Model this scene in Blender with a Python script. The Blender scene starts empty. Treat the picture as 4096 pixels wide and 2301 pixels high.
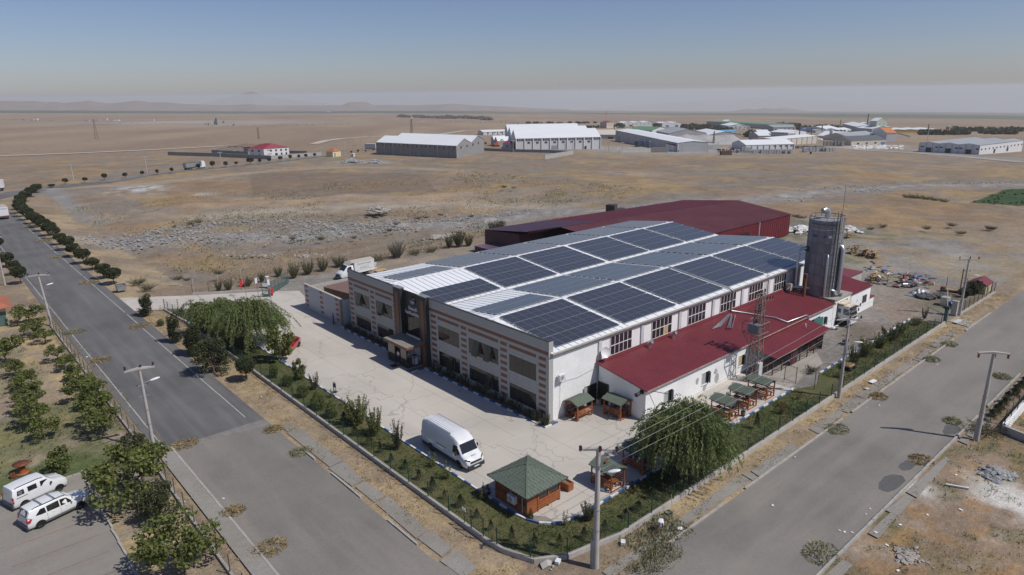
import bpy,bmesh,math,random
import numpy as np
from mathutils import Vector,Matrix,Euler
rd_=math.radians;cos_=math.cos;sin_=math.sin;pi_=math.pi;ru_=random.uniform;V_=Vector;hy_=math.hypot;at2_=math.atan2
random.seed(7);np.random.seed(7)
S=bpy.context.scene
COL=S.collection
PITCH,ROLL,YAW=rd_(15.948),rd_(0.735),rd_(41.471)
CAM=np.array([0.0,0.0,31.0])
def cam_axes():
 f=np.array([sin_(YAW)*cos_(PITCH),cos_(YAW)*cos_(PITCH),-sin_(PITCH)])
 r=np.array([cos_(YAW),-sin_(YAW),0.0])
 d=np.cross(f,r)
 c,s=cos_(ROLL),sin_(ROLL)
 return c*r+s*d,-s*r+c*d,f
AX_R,AX_D,AX_F=cam_axes()
cam=bpy.data.objects.new('camera',bpy.data.cameras.new('camera'))
COL.objects.link(cam)
cam.data.lens=24.0;cam.data.sensor_width=36.0
cam.data.clip_start=1.0;cam.data.clip_end=40000.0
M=Matrix.Identity(4)
for i in range(3):
 M[i][0],M[i][1],M[i][2],M[i][3]=AX_R[i],-AX_D[i],-AX_F[i],CAM[i]
cam.matrix_world=M
S.camera=cam
SUN_EL=rd_(52.0)
SUN_AZ=rd_(-63.0)
SUN_DIR=V_((cos_(SUN_AZ)*cos_(SUN_EL),sin_(SUN_AZ)*cos_(SUN_EL),sin_(SUN_EL)))
W=bpy.data.worlds.new('World');S.world=W;W.use_nodes=True
nt=W.node_tree;nt.nodes.clear()
sky=nt.nodes.new('ShaderNodeTexSky');sky.sky_type='NISHITA'
sky.sun_disc=False;sky.sun_elevation=SUN_EL
sky.sun_rotation=at2_(SUN_DIR.x,SUN_DIR.y)
sky.altitude=1000;sky.air_density=1.0;sky.dust_density=1.2;sky.ozone_density=3.0
hs=nt.nodes.new('ShaderNodeMix');hs.data_type='RGBA';hs.blend_type='MULTIPLY';hs.inputs[0].default_value=1.0;hs.inputs[7].default_value=(1.02,.98,1.13,1)
bg=nt.nodes.new('ShaderNodeBackground');bg.inputs[1].default_value=0.07
wo=nt.nodes.new('ShaderNodeOutputWorld')
nt.links.new(sky.outputs[0],hs.inputs[6]);nt.links.new(hs.outputs[2],bg.inputs[0]);nt.links.new(bg.outputs[0],wo.inputs[0])
sun=bpy.data.objects.new('sun',bpy.data.lights.new('sun','SUN'));COL.objects.link(sun)
sun.data.energy=3.7;sun.data.angle=rd_(0.5);sun.data.color=(1.0,0.955,0.89)
sun.rotation_euler=SUN_DIR.to_track_quat('Z','Y').to_euler()
sun.location=(40,-40,120)
S.view_settings.view_transform='Standard';S.view_settings.look='None'
S.view_settings.exposure=0.0;S.view_settings.gamma=1.0;S.view_settings.use_curve_mapping=False
S.render.engine='CYCLES'
S.cycles.use_denoising=True
S.cycles.max_bounces=6;S.cycles.diffuse_bounces=3;S.cycles.glossy_bounces=3
S.cycles.transparent_max_bounces=12;S.cycles.volume_bounces=1
S.cycles.caustics_reflective=False;S.cycles.caustics_refractive=False
DIRR=np.array([cos_(YAW),-sin_(YAW)]);DIRF=np.array([sin_(YAW),cos_(YAW)])
def base_z(x,y):
 x=np.asarray(x,float);y=np.asarray(y,float)
 d=np.hypot(x,y)
 az=np.arctan2(x*DIRR[0]+y*DIRR[1],x*DIRF[0]+y*DIRF[1])
 ti=np.interp(az,[-.63,-.35,0,.23,.63],[.008,.016,.0215,.026,.028])
 s=25.0
 q=np.clip((d-190.0)/s,-30,600)
 return-ti*s*np.log1p(np.exp(np.minimum(q,50)))*(q<50)-ti*(d-190.0)*(q>=50)
VIEWS={'a1':(0,350,.42852),'a2':(1000,350,.42852),'a3':(2000,350,.42852),'a4':(3000,350,.42846),'b1':(0,900,.42852),'b2':(1000,900,.42852),'b3':(2000,900,.42852),'b4':(3000,900,.42846),'e1':(0,1681,.42852),'e2':(1000,1500,.38971),'e3':(1900,1550,.38971),'e4':(2000,1900,.31056),'e5':(2900,1681,.46429),'c2':(2100,1330,.26954),'c3':(3000,780,.387),'c4':(2560,1100,.42849),'g1':(0,1180,.4284),'g2':(700,1100,.34551),'g3':(3300,1150,.38013),'g4':(2500,1480,.35939),'g5':(1650,1600,.38002),'h1':(2400,450,.31056),'h2':(3100,430,.38665),'h3':(1400,450,.42702),'h4':(600,540,.34938),'h5':(0,330,.54348),'h6':(1300,330,1.0854),'i1':(3320,960,.2935),'i2':(3640,1120,.2689),'j8':(2280,1740,.3179),'D':(0,0,1.59006)}
FPX=2731.0
def px(v,x,y):
 a,b,s=VIEWS[v];return a+x*s,b+y*s
def ray(v,x,y):
 u,w=px(v,x,y)
 return AX_R*((u-2048)/FPX)+AX_D*((w-1150.5)/FPX)+AX_F
def at(v,x,y,z=0.0):
 """where a sight line of the survey photograph meets the ground (plus z)"""
 d=ray(v,x,y);d=d/hy_(d[0],d[1])
 p=CAM+d*((z-CAM[2])/d[2])if d[2]<0 else None
 if p is not None and hy_(p[0],p[1])<150:return V_(p)
 s=100.0
 while s<40000:
  q=CAM+d*s
  if q[2]<base_z(q[0],q[1])+z:break
  s*=1.01
 lo,hi=s/1.01,s
 for _ in range(30):
  m=(lo+hi)/2;q=CAM+d*m
  if q[2]<base_z(q[0],q[1])+z:hi=m
  else:lo=m
 return V_(CAM+d*lo)
def proj(p):
 q=np.array(p)-CAM
 zc=q@AX_F
 return 2048+FPX*(q@AX_R)/zc,1150.5+FPX*(q@AX_D)/zc
def height_to(v,base,x,ytop):
 vt=px(v,x,ytop)[1];lo,hi=0.0,150.0
 for _ in range(40):
  m=(lo+hi)/2
  if proj((base[0],base[1],base[2]+m))[1]>vt:lo=m
  else:hi=m
 return lo
class MB:
 def __init__(s):s.v=[];s.f=[];s.m=[];s.sm=[]
 def add(s,vs,fs,mi=0,smooth=False):
  o=len(s.v);s.v+=[tuple(p)for p in vs]
  for f in fs:s.f.append(tuple(i+o for i in f));s.m.append(mi);s.sm.append(smooth)
  return s
 def box(s,x0,x1,y0,y1,z0,z1,mi=0,mat=None):
  vs=[(x0,y0,z0),(x1,y0,z0),(x1,y1,z0),(x0,y1,z0),(x0,y0,z1),(x1,y0,z1),(x1,y1,z1),(x0,y1,z1)]
  if mat is not None:vs=[mat@V_(p)for p in vs]
  return s.add(vs,[(0,3,2,1),(4,5,6,7),(0,1,5,4),(1,2,6,5),(2,3,7,6),(3,0,4,7)],mi)
 def cbox(s,c,size,rz=0,mi=0):
  m=Matrix.Translation(V_(c))@Matrix.Rotation(rz,4,'Z')
  a,b,h=size[0]/2,size[1]/2,size[2]/2
  return s.box(-a,a,-b,b,-h,h,mi,m)
 def beam(s,p,q,w=.05,h=None,mi=0):
  p,q=V_(p),V_(q);d=(q-p);L=d.length
  if L<1e-6:return s
  d.normalize();up=V_((0,0,1))if abs(d.z)<.95 else V_((1,0,0))
  r=d.cross(up).normalized();u=r.cross(d);h=h or w
  a,b=r*(w/2),u*(h/2)
  vs=[p-a-b,p+a-b,p+a+b,p-a+b,q-a-b,q+a-b,q+a+b,q-a+b]
  return s.add(vs,[(0,1,2,3),(7,6,5,4),(0,4,5,1),(1,5,6,2),(2,6,7,3),(3,7,4,0)],mi)
 def tube(s,pts,r,n=8,mi=0,cap=True,smooth=True):
  pts=[V_(p)for p in pts];rs=r if isinstance(r,(list,tuple))else[r]*len(pts)
  rings=[];ref=None
  for i,p in enumerate(pts):
   d=(pts[min(i+1,len(pts)-1)]-pts[max(i-1,0)]).normalized()
   if ref is None:
    ref=d.orthogonal().normalized()
   else:
    ref=(ref-d*ref.dot(d))
    ref=ref.normalized()if ref.length>1e-5 else d.orthogonal().normalized()
   b=d.cross(ref)
   rings.append([p+(ref*cos_(2*pi_*k/n)+b*sin_(2*pi_*k/n))*rs[i]for k in range(n)])
  vs=[v for rg in rings for v in rg];fs=[]
  for i in range(len(pts)-1):
   for k in range(n):
    fs.append((i*n+k,i*n+(k+1)%n,(i+1)*n+(k+1)%n,(i+1)*n+k))
  s.add(vs,fs,mi,smooth)
  if cap:
   s.add(rings[0],[tuple(range(n))[::-1]],mi);s.add(rings[-1],[tuple(range(n))],mi)
  return s
 def lathe(s,prof,n=16,c=(0,0,0),mi=0,axis='Z',smooth=True):
  vs=[]
  for(r,z)in prof:
   for k in range(n):
    a=2*pi_*k/n
    if axis=='Z':vs.append((c[0]+r*cos_(a),c[1]+r*sin_(a),c[2]+z))
    else:vs.append((c[0]+r*cos_(a),c[1]+z,c[2]+r*sin_(a)))
  fs=[]
  for i in range(len(prof)-1):
   for k in range(n):
    q=(i*n+k,i*n+(k+1)%n,(i+1)*n+(k+1)%n,(i+1)*n+k)
    fs.append(q if axis=='Z' else q[::-1])
  return s.add(vs,fs,mi,smooth)
 def poly(s,pts,mi=0):return s.add(pts,[tuple(range(len(pts)))],mi)
 def prism(s,pts,z0,z1,mi=0):
  n=len(pts);vs=[(p[0],p[1],z0)for p in pts]+[(p[0],p[1],z1)for p in pts]
  a=sum(pts[i][0]*pts[(i+1)%n][1]-pts[(i+1)%n][0]*pts[i][1]for i in range(n))
  fs=[tuple(range(n))[::-1],tuple(range(n,2*n))]+[(i,(i+1)%n,n+(i+1)%n,n+i)for i in range(n)]
  if a<0:fs=[f[::-1]for f in fs]
  return s.add(vs,fs,mi)
 def extr(s,prof,y0,y1,mi=0,smooth=False):
  """profile in XZ (counter-clockwise seen from -Y) extruded along Y"""
  n=len(prof);vs=[(p[0],y0,p[1])for p in prof]+[(p[0],y1,p[1])for p in prof]
  fs=[tuple(range(n)),tuple(range(n,2*n))[::-1]]
  s.add(vs,fs,mi)
  return s.add(vs,[(i,n+i,n+(i+1)%n,(i+1)%n)for i in range(n)],mi,smooth)
 def sphere(s,c,r,n=8,m=6,mi=0,sc=(1,1,1)):
  vs=[(c[0],c[1],c[2]+r*sc[2])]
  for i in range(1,m):
   a=pi_*i/m
   for k in range(n):
    b=2*pi_*k/n
    vs.append((c[0]+r*sc[0]*sin_(a)*cos_(b),c[1]+r*sc[1]*sin_(a)*sin_(b),c[2]+r*sc[2]*cos_(a)))
  vs.append((c[0],c[1],c[2]-r*sc[2]))
  fs=[(0,1+k,1+(k+1)%n)for k in range(n)]
  for i in range(m-2):
   for k in range(n):fs.append((1+i*n+k,1+(i+1)*n+k,1+(i+1)*n+(k+1)%n,1+i*n+(k+1)%n))
  L=len(vs)-1;b0=1+(m-2)*n
  fs+=[(L,b0+(k+1)%n,b0+k)for k in range(n)]
  return s.add(vs,fs,mi,True)
 def mesh(s,name,mats):
  me=bpy.data.meshes.new(name)
  me.from_pydata(s.v,[],s.f)
  mats=mats if isinstance(mats,(list,tuple))else[mats]
  for m in mats:me.materials.append(m)
  if len(mats)>1:me.polygons.foreach_set('material_index',s.m)
  me.polygons.foreach_set('use_smooth',s.sm)
  me.update();return me
 def build(s,name,mats,parent=None,world=True,bevel=0):
  return put(s.mesh(name,mats),name,parent,world)
def B0():return MB()
def put(me,name,parent=None,world=True,loc=None,rot=None):
 """link one mesh object; world=True: its vertices are in world space even under a parent"""
 o=bpy.data.objects.new(name,me);COL.objects.link(o)
 if parent is not None:
  o.parent=parent
  if world:o.matrix_parent_inverse=parent.matrix_basis.inverted()
 if loc is not None:o.location=loc
 if rot is not None:o.rotation_euler=rot
 return o
def tag(o,label=None,cat=None,group=None,kind=None):
 if label:o['label']=label
 if cat:o['category']=cat
 if group:o['group']=group
 if kind:o['kind']=kind
 return o
def thing(name,label,cat,loc=(0,0,0),rz=0.0,group=None):
 o=bpy.data.objects.new(name,None);COL.objects.link(o)
 o.empty_display_size=.2
 o.location=loc;o.rotation_euler=(0,0,rz)
 o.matrix_basis=Matrix.Translation(V_(loc))@Matrix.Rotation(rz,4,'Z')
 return tag(o,label,cat,group)
KIDS={}
def dup(src,loc=None,rz=None,scale=None,label=None,group=None,name=None):
 """copy a thing with its parts and their sub-parts"""
 kids={}
 for ch in src.children_recursive:kids.setdefault(ch.parent.name,[]).append(ch)
 def rec(o,parent):
  c=o.copy();COL.objects.link(c)
  if parent is not None:c.parent=parent
  for ch in kids.get(o.name,[]):rec(ch,c)
  return c
 r=rec(src,None)
 if loc is not None:r.location=loc
 if rz is not None:r.rotation_euler=(0,0,rz)
 if scale is not None:r.scale=scale if isinstance(scale,(tuple,list,Vector))else(scale,)*3
 if label:r['label']=label
 if group:r['group']=group
 return r
ORD=('first second third fourth fifth sixth seventh eighth ninth tenth eleventh twelfth thirteenth fourteenth fifteenth sixteenth seventeenth ' 'eighteenth nineteenth twentieth').split()
ORD+=['twenty-'+w for w in ORD[:9]]+['thirtieth']+['thirty-'+w for w in ORD[:9]]+['fortieth']
def mat(name,col,rough=.8,var=.12,scale=1.5,metal=0.0,bump=0.0,bscale=None,spec=.5,coat=0.0,world=True,fine=0.0,tint=None):
 m=bpy.data.materials.new(name);m.use_nodes=True
 n=m.node_tree.nodes;l=m.node_tree.links
 b=n['Principled BSDF']
 b.inputs['Roughness'].default_value=rough;b.inputs['Metallic'].default_value=metal
 b.inputs['Specular IOR Level'].default_value=spec;b.inputs['Coat Weight'].default_value=coat
 col=tuple(col)+(1,)
 if var<=0 and bump<=0:
  b.inputs['Base Color'].default_value=col;return m
 if world:src=n.new('ShaderNodeNewGeometry').outputs['Position']
 else:src=n.new('ShaderNodeTexCoord').outputs['Object']
 t=n.new('ShaderNodeTexNoise');t.inputs['Scale'].default_value=scale;t.inputs['Detail'].default_value=6;t.inputs['Roughness'].default_value=.65
 l.new(src,t.inputs['Vector'])
 r=n.new('ShaderNodeValToRGB');r.color_ramp.elements[0].position=.28;r.color_ramp.elements[1].position=.72
 lo=tuple(c*(1-var)for c in col[:3])+(1,)
 hi=tuple(min(1,c*(1+var))for c in(tint or col[:3]))+(1,)
 r.color_ramp.elements[0].color=lo;r.color_ramp.elements[1].color=hi
 l.new(t.outputs['Fac'],r.inputs[0]);out=r.outputs[0]
 if fine>0:
  t2=n.new('ShaderNodeTexNoise');t2.inputs['Scale'].default_value=scale*14;t2.inputs['Detail'].default_value=3
  l.new(src,t2.inputs['Vector'])
  mp=n.new('ShaderNodeMapRange');mp.inputs['From Min'].default_value=.3;mp.inputs['From Max'].default_value=.7
  mp.inputs['To Min'].default_value=1-fine;mp.inputs['To Max'].default_value=1+fine
  l.new(t2.outputs['Fac'],mp.inputs['Value'])
  mx=n.new('ShaderNodeVectorMath');mx.operation='SCALE'
  l.new(out,mx.inputs[0]);l.new(mp.outputs[0],mx.inputs['Scale']);out=mx.outputs[0]
 l.new(out,b.inputs['Base Color'])
 if bump>0:
  t3=n.new('ShaderNodeTexNoise');t3.inputs['Scale'].default_value=bscale or scale*6;t3.inputs['Detail'].default_value=4
  l.new(src,t3.inputs['Vector'])
  bp=n.new('ShaderNodeBump');bp.inputs['Strength'].default_value=bump;bp.inputs['Distance'].default_value=.05
  l.new(t3.outputs['Fac'],bp.inputs['Height']);l.new(bp.outputs[0],b.inputs['Normal'])
 return m
class _MT(dict):
 __getattr__=dict.__getitem__
MT=_MT()
def MM(k,*a,**kw):
 MT[k]=mat(k,*a,**kw);return MT[k]
MM('white_wall',(.80,.80,.79),.85,.10,.35,fine=.05)
MM('white_trim',(.70,.71,.72),.7,.06,.5)
MM('beam_grey',(.52,.53,.54),.8,.12,.8)
MM('roof_white',(.80,.82,.84),.45,.05,.4)
MM('seam',(.55,.57,.59),.5,.05,1)
MM('tile_white',(.40,.40,.39),.55,.10,9,fine=.12)
MM('tile_pale',(.42,.44,.47),.55,.08,9,fine=.10)
MM('tile_brown',(.20,.085,.055),.5,.22,14,fine=.2)
MM('tile_red',(.30,.10,.085),.6,.2,14,fine=.2)
MM('tile_dark',(.035,.037,.042),.35,.2,6)
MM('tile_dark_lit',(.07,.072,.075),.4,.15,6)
MM('joint',(.10,.10,.10),.9,0)
MM('cap_dark',(.055,.056,.06),.5,.15,2)
MM('glass_dark',(.026,.024,.021),.06,0,spec=.45)
MM('glass_side',(.028,.022,.026),.10,.3,2.2,spec=.5)
MM('void',(.006,.006,.007),.9,0)
MM('frame_dark',(.03,.03,.032),.4,0)
MM('frame_white',(.74,.74,.73),.5,0)
MM('frame_grey',(.33,.36,.37),.5,0)
MM('roof_red',(.185,.036,.045),.42,.14,.5,fine=.08)
MM('roof_wine',(.15,.052,.058),.45,.2,.25,fine=.15)
MM('roof_wine_far',(.18,.045,.058),.5,.12,.25)
MM('roof_purple',(.14,.085,.125),.4,.2,.4)
MM('wall_red',(.155,.018,.03),.55,.12,.5)
MM('wall_plum',(.07,.018,.03),.55,.12,.5)
MM('steel',(.50,.52,.54),.38,.12,2,metal=.85)
MM('steel_dull',(.34,.36,.38),.5,.15,1.2,metal=.5)
MM('silo_a',(.215,.225,.235),.5,.12,1.2)
MM('silo_b',(.26,.27,.28),.5,.12,1.2)
MM('silo_c',(.25,.24,.215),.5,.12,1.2)
MM('silo_d',(.17,.175,.19),.5,.12,1.2)
MM('rust',(.20,.085,.035),.85,.45,3,fine=.25)
MM('rust_dark',(.10,.055,.04),.8,.4,3)
MM('angle_iron',(.21,.165,.14),.7,.35,3)
MM('red_steel',(.22,.035,.035),.55,.2,3)
MM('dark_steel',(.045,.05,.055),.5,.2,3)
MM('post_green',(.012,.05,.040),.5,.1,3)
MM('gate_green',(.075,.13,.125),.5,.15,2)
MM('mesh_green',(.02,.055,.045),.6,0)
MM('mesh_grey',(.13,.14,.14),.6,0)
MM('concrete_wall',(.40,.38,.35),.9,.16,.8,bump=.2,fine=.1)
MM('concrete_pole',(.42,.395,.37),.85,.12,1.2,fine=.08)
MM('insulator',(.045,.016,.018),.15,0,spec=.8)
MM('insulator_red',(.25,.05,.04),.3,0)
MM('lamp_white',(.72,.74,.76),.35,0)
MM('cable',(.34,.34,.34),.6,0)
MM('cable_dark',(.05,.05,.05),.6,0)
MM('kerb_white',(.66,.67,.68),.75,.18,3,fine=.15)
MM('kerb_blue',(.045,.11,.30),.75,.2,3,fine=.15)
MM('kerb_grey',(.36,.345,.32),.9,.18,1.2,fine=.12)
MM('wood',(.30,.095,.030),.6,.3,3,fine=.2)
MM('wood_dark',(.17,.05,.02),.6,.3,3,fine=.2)
MM('wood_pale',(.48,.33,.16),.75,.2,3,fine=.15)
MM('lumber',(.36,.25,.14),.85,.35,2.5,fine=.25)
MM('shingle',(.112,.140,.110),.9,.18,5,fine=.25)
MM('shingle_edge',(.066,.084,.066),.9,.1,5)
MM('soil',(.17,.125,.085),.95,.3,3,fine=.2)
MM('bark',(.13,.10,.075),.95,.3,6)
MM('rubber',(.018,.018,.019),.85,.2,5)
MM('plastic_dark',(.035,.036,.038),.6,.1,5)
MM('plastic_grey',(.11,.11,.115),.6,.1,5)
MM('car_white',(.74,.75,.76),.22,0,coat=.8)
MM('car_red',(.34,.012,.018),.22,0,coat=.9)
MM('car_glass',(.015,.017,.018),.05,0,spec=.8)
MM('chrome',(.55,.56,.57),.25,0,metal=.9)
MM('tail_red',(.35,.015,.015),.25,0)
MM('head_lamp',(.55,.57,.58),.12,0,spec=.8)
MM('amber',(.6,.2,.03),.3,0)
MM('tarp',(.43,.385,.33),.85,.08,.6)
MM('tarp_white',(.66,.67,.68),.6,.05,.6)
MM('print_grey',(.22,.23,.24),.7,0)
MM('plate',(.62,.66,.74),.5,0)
MM('skin',(.32,.17,.11),.6,0)
MM('hair',(.012,.010,.009),.6,0)
MM('shirt_blue',(.012,.10,.27),.85,.2,9)
MM('shirt_white',(.68,.69,.70),.85,.1,9)
MM('trousers_dark',(.020,.024,.032),.85,.2,9)
MM('trousers_jean',(.13,.19,.26),.85,.2,9)
MM('shoes',(.03,.03,.03),.6,0)
MM('shoes_white',(.6,.6,.6),.6,0)
MM('blue_plastic',(.02,.085,.30),.4,.15,2)
MM('white_plastic',(.70,.71,.70),.5,.05,2)
MM('flag_red',(.50,.022,.022),.7,.08,3)
MM('flag_white',(.72,.73,.75),.7,.08,3)
MM('stone',(.33,.30,.27),.95,.3,2.5,fine=.15)
MM('stone_white',(.62,.61,.59),.95,.2,2.5)
MM('rubble_grey',(.27,.275,.275),.95,.3,2)
MM('dry_weed',(.36,.27,.155),.95,.3,4)
MM('cut_grass',(.24,.22,.12),.95,.35,4)
MM('paper',(.75,.76,.77),.8,0)
MM('asphalt_patch',(.10,.10,.10),.95,.2,2)
MM('ceiling_shade',(.12,.10,.09),.9,.2,2)
MM('brown_plaster',(.24,.17,.105),.9,.25,1.5)
MM('brown_sheet',(.20,.115,.095),.6,.15,2)
MM('mat_red',(.09,.02,.02),.9,.1,3)
MM('logo_blue',(.02,.03,.13),.4,0)
MM('letter',(.62,.64,.66),.4,0)
MM('tan_plaster',(.60,.57,.34),.9,.08,1)
MM('roof_tile_orange',(.36,.13,.075),.85,.2,1.2,fine=.15)
MM('excavator',(.55,.12,.02),.5,.1,2)
MM('green_door',(.055,.19,.16),.6,.1,2)
MM('cream_paint',(.62,.55,.42),.6,.25,1.4)
# ================================================================== GROUND
def _hash(ix,iy,seed):
 h=(ix.astype(np.int64)*374761393+iy.astype(np.int64)*668265263+seed*974634777)&0x7fffffff
 h=(h^(h>>13))*1274126177&0x7fffffff
 return((h^(h>>16))&0xffff)/65535.0
def vnoise(x,y,seed=0):
 ix=np.floor(x);iy=np.floor(y);fx=x-ix;fy=y-iy
 fx=fx*fx*(3-2*fx);fy=fy*fy*(3-2*fy)
 a=_hash(ix,iy,seed);b=_hash(ix+1,iy,seed);c=_hash(ix,iy+1,seed);d=_hash(ix+1,iy+1,seed)
 return(a*(1-fx)+b*fx)*(1-fy)+(c*(1-fx)+d*fx)*fy
def fbm(x,y,scale,octv=4,seed=0):
 t=0;amp=.5;s=1.0/scale;n=0
 for o in range(octv):
  t=t+amp*vnoise(x*s+o*17.3,y*s-o*9.1,seed+o);n+=amp;amp*=.5;s*=2.03
 return t/n
def sstep(a,b,x):
 t=np.clip((x-a)/(b-a),0,1);return t*t*(3-2*t)
def pline_dist(x,y,pts):
 d=np.full(x.shape,1e9)
 for(ax,ay),(bx,by)in zip(pts[:-1],pts[1:]):
  vx,vy=bx-ax,by-ay;L=vx*vx+vy*vy+1e-9
  t=np.clip(((x-ax)*vx+(y-ay)*vy)/L,0,1)
  d=np.minimum(d,np.hypot(x-ax-t*vx,y-ay-t*vy))
 return d
def in_poly(x,y,pts):
 r=np.zeros(x.shape,bool);n=len(pts)
 for i in range(n):
  (ax,ay),(bx,by)=pts[i],pts[(i+1)%n]
  c=((ay>y)!=(by>y))&(x<(bx-ax)*(y-ay)/((by-ay)if abs(by-ay)>1e-9 else 1e-9)+ax)
  r^=c
 return r
def P2(*views):return[tuple(at(*v)[:2])for v in views]
BAND=P2(('a1',850,1390),('a1',1200,1400),('a1',1800,1330),('a1',2560,1330),('a2',600,1310),('a2',1300,1240),('a2',1900,1230),('a2',2560,1150),('a3',600,1130),('a3',1100,1150),('a3',1700,1080),('a4',0,1060),('a4',700,975),('a4',1500,925),('a4',2500,905))
BAND2=P2(('a1',1200,1370),('a1',2000,1200),('a2',300,1200),('a2',900,1240),('a2',1700,1190),('a2',2560,1140))
TRACK=P2(('a1',1900,1160),('a1',2560,1105),('a2',900,1085),('a2',1800,1045),('a2',2560,1060),('a3',500,1090))
TRACK2=P2(('a1',380,950),('a1',1300,905),('a1',2560,775),('a2',900,745),('a2',1500,750),('a2',1950,775))
TRACK3=P2(('a1',2100,1000),('a2',0,1000),('a2',800,975),('a2',1300,1010),('a2',1900,985))
GREYP=P2(('a1',470,955),('a1',700,1100),('a1',950,1220))
PLOW=P2(('a2',0,800),('a2',900,790),('a2',1600,800),('a2',1750,950),('a2',900,965),('a2',0,1000))
SCARP=P2(('a1',1700,1080),('a1',2560,1040),('a2',400,1030),('a2',900,990),('a2',1500,1010),('a2',2000,970))
GRVY=P2(('a4',1400,560),('a4',2150,640),('a4',2560,660),('a4',2560,700),('a4',1700,640))
HFLD=P2(('a4',2060,1075),('a4',2400,955),('a4',2600,950),('a4',2600,1105),('a4',2250,1090))
def terrain():
 view0=at2_(DIRF[1],DIRF[0])
 a_in=np.linspace(-.86,.86,421);a_out=np.linspace(.86,2*pi_-.86,62)[1:-1]
 ang=np.concatenate([a_in,a_out]);na=len(ang)
 rad=[6.0]
 while rad[-1]<17000:rad.append(rad[-1]*(1.0105 if rad[-1]<900 else 1.03))
 rad=np.array(rad);nr=len(rad)
 A,R=np.meshgrid(view0-ang,rad)
 x=(R*np.cos(A));y=(R*np.sin(A))
 d=R
 az=np.arctan2(x*DIRR[0]+y*DIRR[1],x*DIRF[0]+y*DIRF[1])
 z=base_z(x,y)
 field=sstep(116,128,y)*sstep(25,34,x)*(1-sstep(255,300,y+0*x))*(1-sstep(150,220,np.abs(x-150)*0+x*0))
 far=sstep(150,260,d)
 open_=np.clip(sstep(116,130,y)*sstep(25,36,x)+sstep(118,150,x)*sstep(30,60,y),0,1)
 built=sstep(260,330,d)
 dep=-1.5*sstep(116,130,y)*sstep(25,36,x)*(1-sstep(235,290,y))*(1-sstep(120,200,x))
 rel=(fbm(x,y,26,4,3)-.5)*2.2*open_*(1-.75*built)+(fbm(x,y,4.5,3,9)-.5)*.35*open_
 rel+=1.1*np.exp(-(pline_dist(x,y,SCARP)/5)**2)*open_*(fbm(x,y,7,3,5)+.2)
 rel+=(.55*np.exp(-(pline_dist(x,y,BAND)/4)**2))*open_*(fbm(x,y,5,3,15)+.3)
 z=z+dep+rel*(1-.93*built)-.04
 lot=(y<14.6)
 z=z+np.where(lot&(d<160),(fbm(x,y,3.5,3,31)-.4)*.22*sstep(0,1.2,14.6-y),0)
 orch=(x<11.4)&(y>30)&(y<125)
 z=z+np.where(orch,(fbm(x,y,3,3,33)-.5)*.12*sstep(0,.5,11.4-x)*sstep(63.8,65,y),0)
 n1=fbm(x,y,30,5,1);n2=fbm(x,y,9,4,2);n3=fbm(x,y,2.2,4,4);n4=fbm(x,y*3.0,55,4,6)
 c=np.empty(x.shape+(3,))
 def C(*v):return np.array(v)
 c[:]=C(.235,.182,.132)
 def lay(mask,col):
  m=np.clip(mask,0,1)[...,None];c[:]=c*(1-m)+np.array(col)*m
 lay(sstep(.45,.7,n1)*.8,(.285,.222,.158))
 lay(sstep(.52,.7,n4)*.7*open_,(.20,.175,.15))
 lay(sstep(.50,.66,fbm(x,y,16,4,41))*.75*open_,(.325,.235,.12))
 lay(sstep(.56,.66,fbm(x,y,11,4,42))*.6*open_,(.20,.185,.17))
 lay(sstep(.60,.7,fbm(x,y,22,4,47))*.55*open_,(.26,.165,.095))
 lay(sstep(.58,.68,n2)*.35,(.17,.135,.10))
 lay(sstep(.60,.70,n3)*.35*open_,(.15,.135,.085))
 farm=sstep(330,700,d)
 n5=fbm(x*.6+y*.8,(y*.6-x*.8)*5,300,4,51)
 lay(farm*.9,(.262,.198,.142));lay(farm*sstep(.5,.7,n5)*.7,(.31,.245,.17));lay(farm*sstep(.52,.7,1-n5)*.6,(.215,.165,.125))
 lay(farm*sstep(.55,.75,fbm(x,y,160,5,52))*.5,(.225,.17,.135))
 gb=sstep(4000,4400,d+(fbm(x,y,900,3,55)-.5)*900)*(1-sstep(11500,12500,d))*(1-sstep(-.12,.05,az))
 gb2=sstep(3300,3900,d)*(1-sstep(15500,16500,d))*sstep(-.25,.0,az)*sstep(.34,.5,fbm(x,y*.7,700,3,57))
 lay(gb*.95,(.050,.078,.052));lay(gb2*.9,(.058,.085,.055))
 lay(sstep(2600,3000,d)*(1-sstep(3300,3700,d))*sstep(.3,.45,az)*.8,(.07,.10,.06))
 nb=fbm(x,y,6,3,61)
 dp=lambda pts,w:np.exp(-(pline_dist(x,y,pts)/w)**2)
 lay(in_poly(x,y,PLOW)*sstep(.2,.5,n1+.15)*.75,(.185,.142,.105))
 lay(dp(TRACK2,5)*.75,(.345,.285,.215));lay(dp(TRACK3,4)*.5,(.33,.265,.2))
 lay(dp(TRACK,8)*sstep(.2,.5,nb)*.9,(.36,.30,.23));lay(dp(TRACK,4)*.5,(.33,.30,.26))
 lay(dp(SCARP,5)*.6,(.33,.25,.185))
 lay(np.clip(dp(BAND,9)+dp(BAND2,6),0,1)*sstep(.25,.5,nb+.1)*.85,(.225,.215,.205))
 lay(dp(BAND,5)*sstep(.5,.62,n3)*.7,(.36,.345,.325))
 lay(dp(GREYP,3.0)*.85,(.235,.24,.235))
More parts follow.
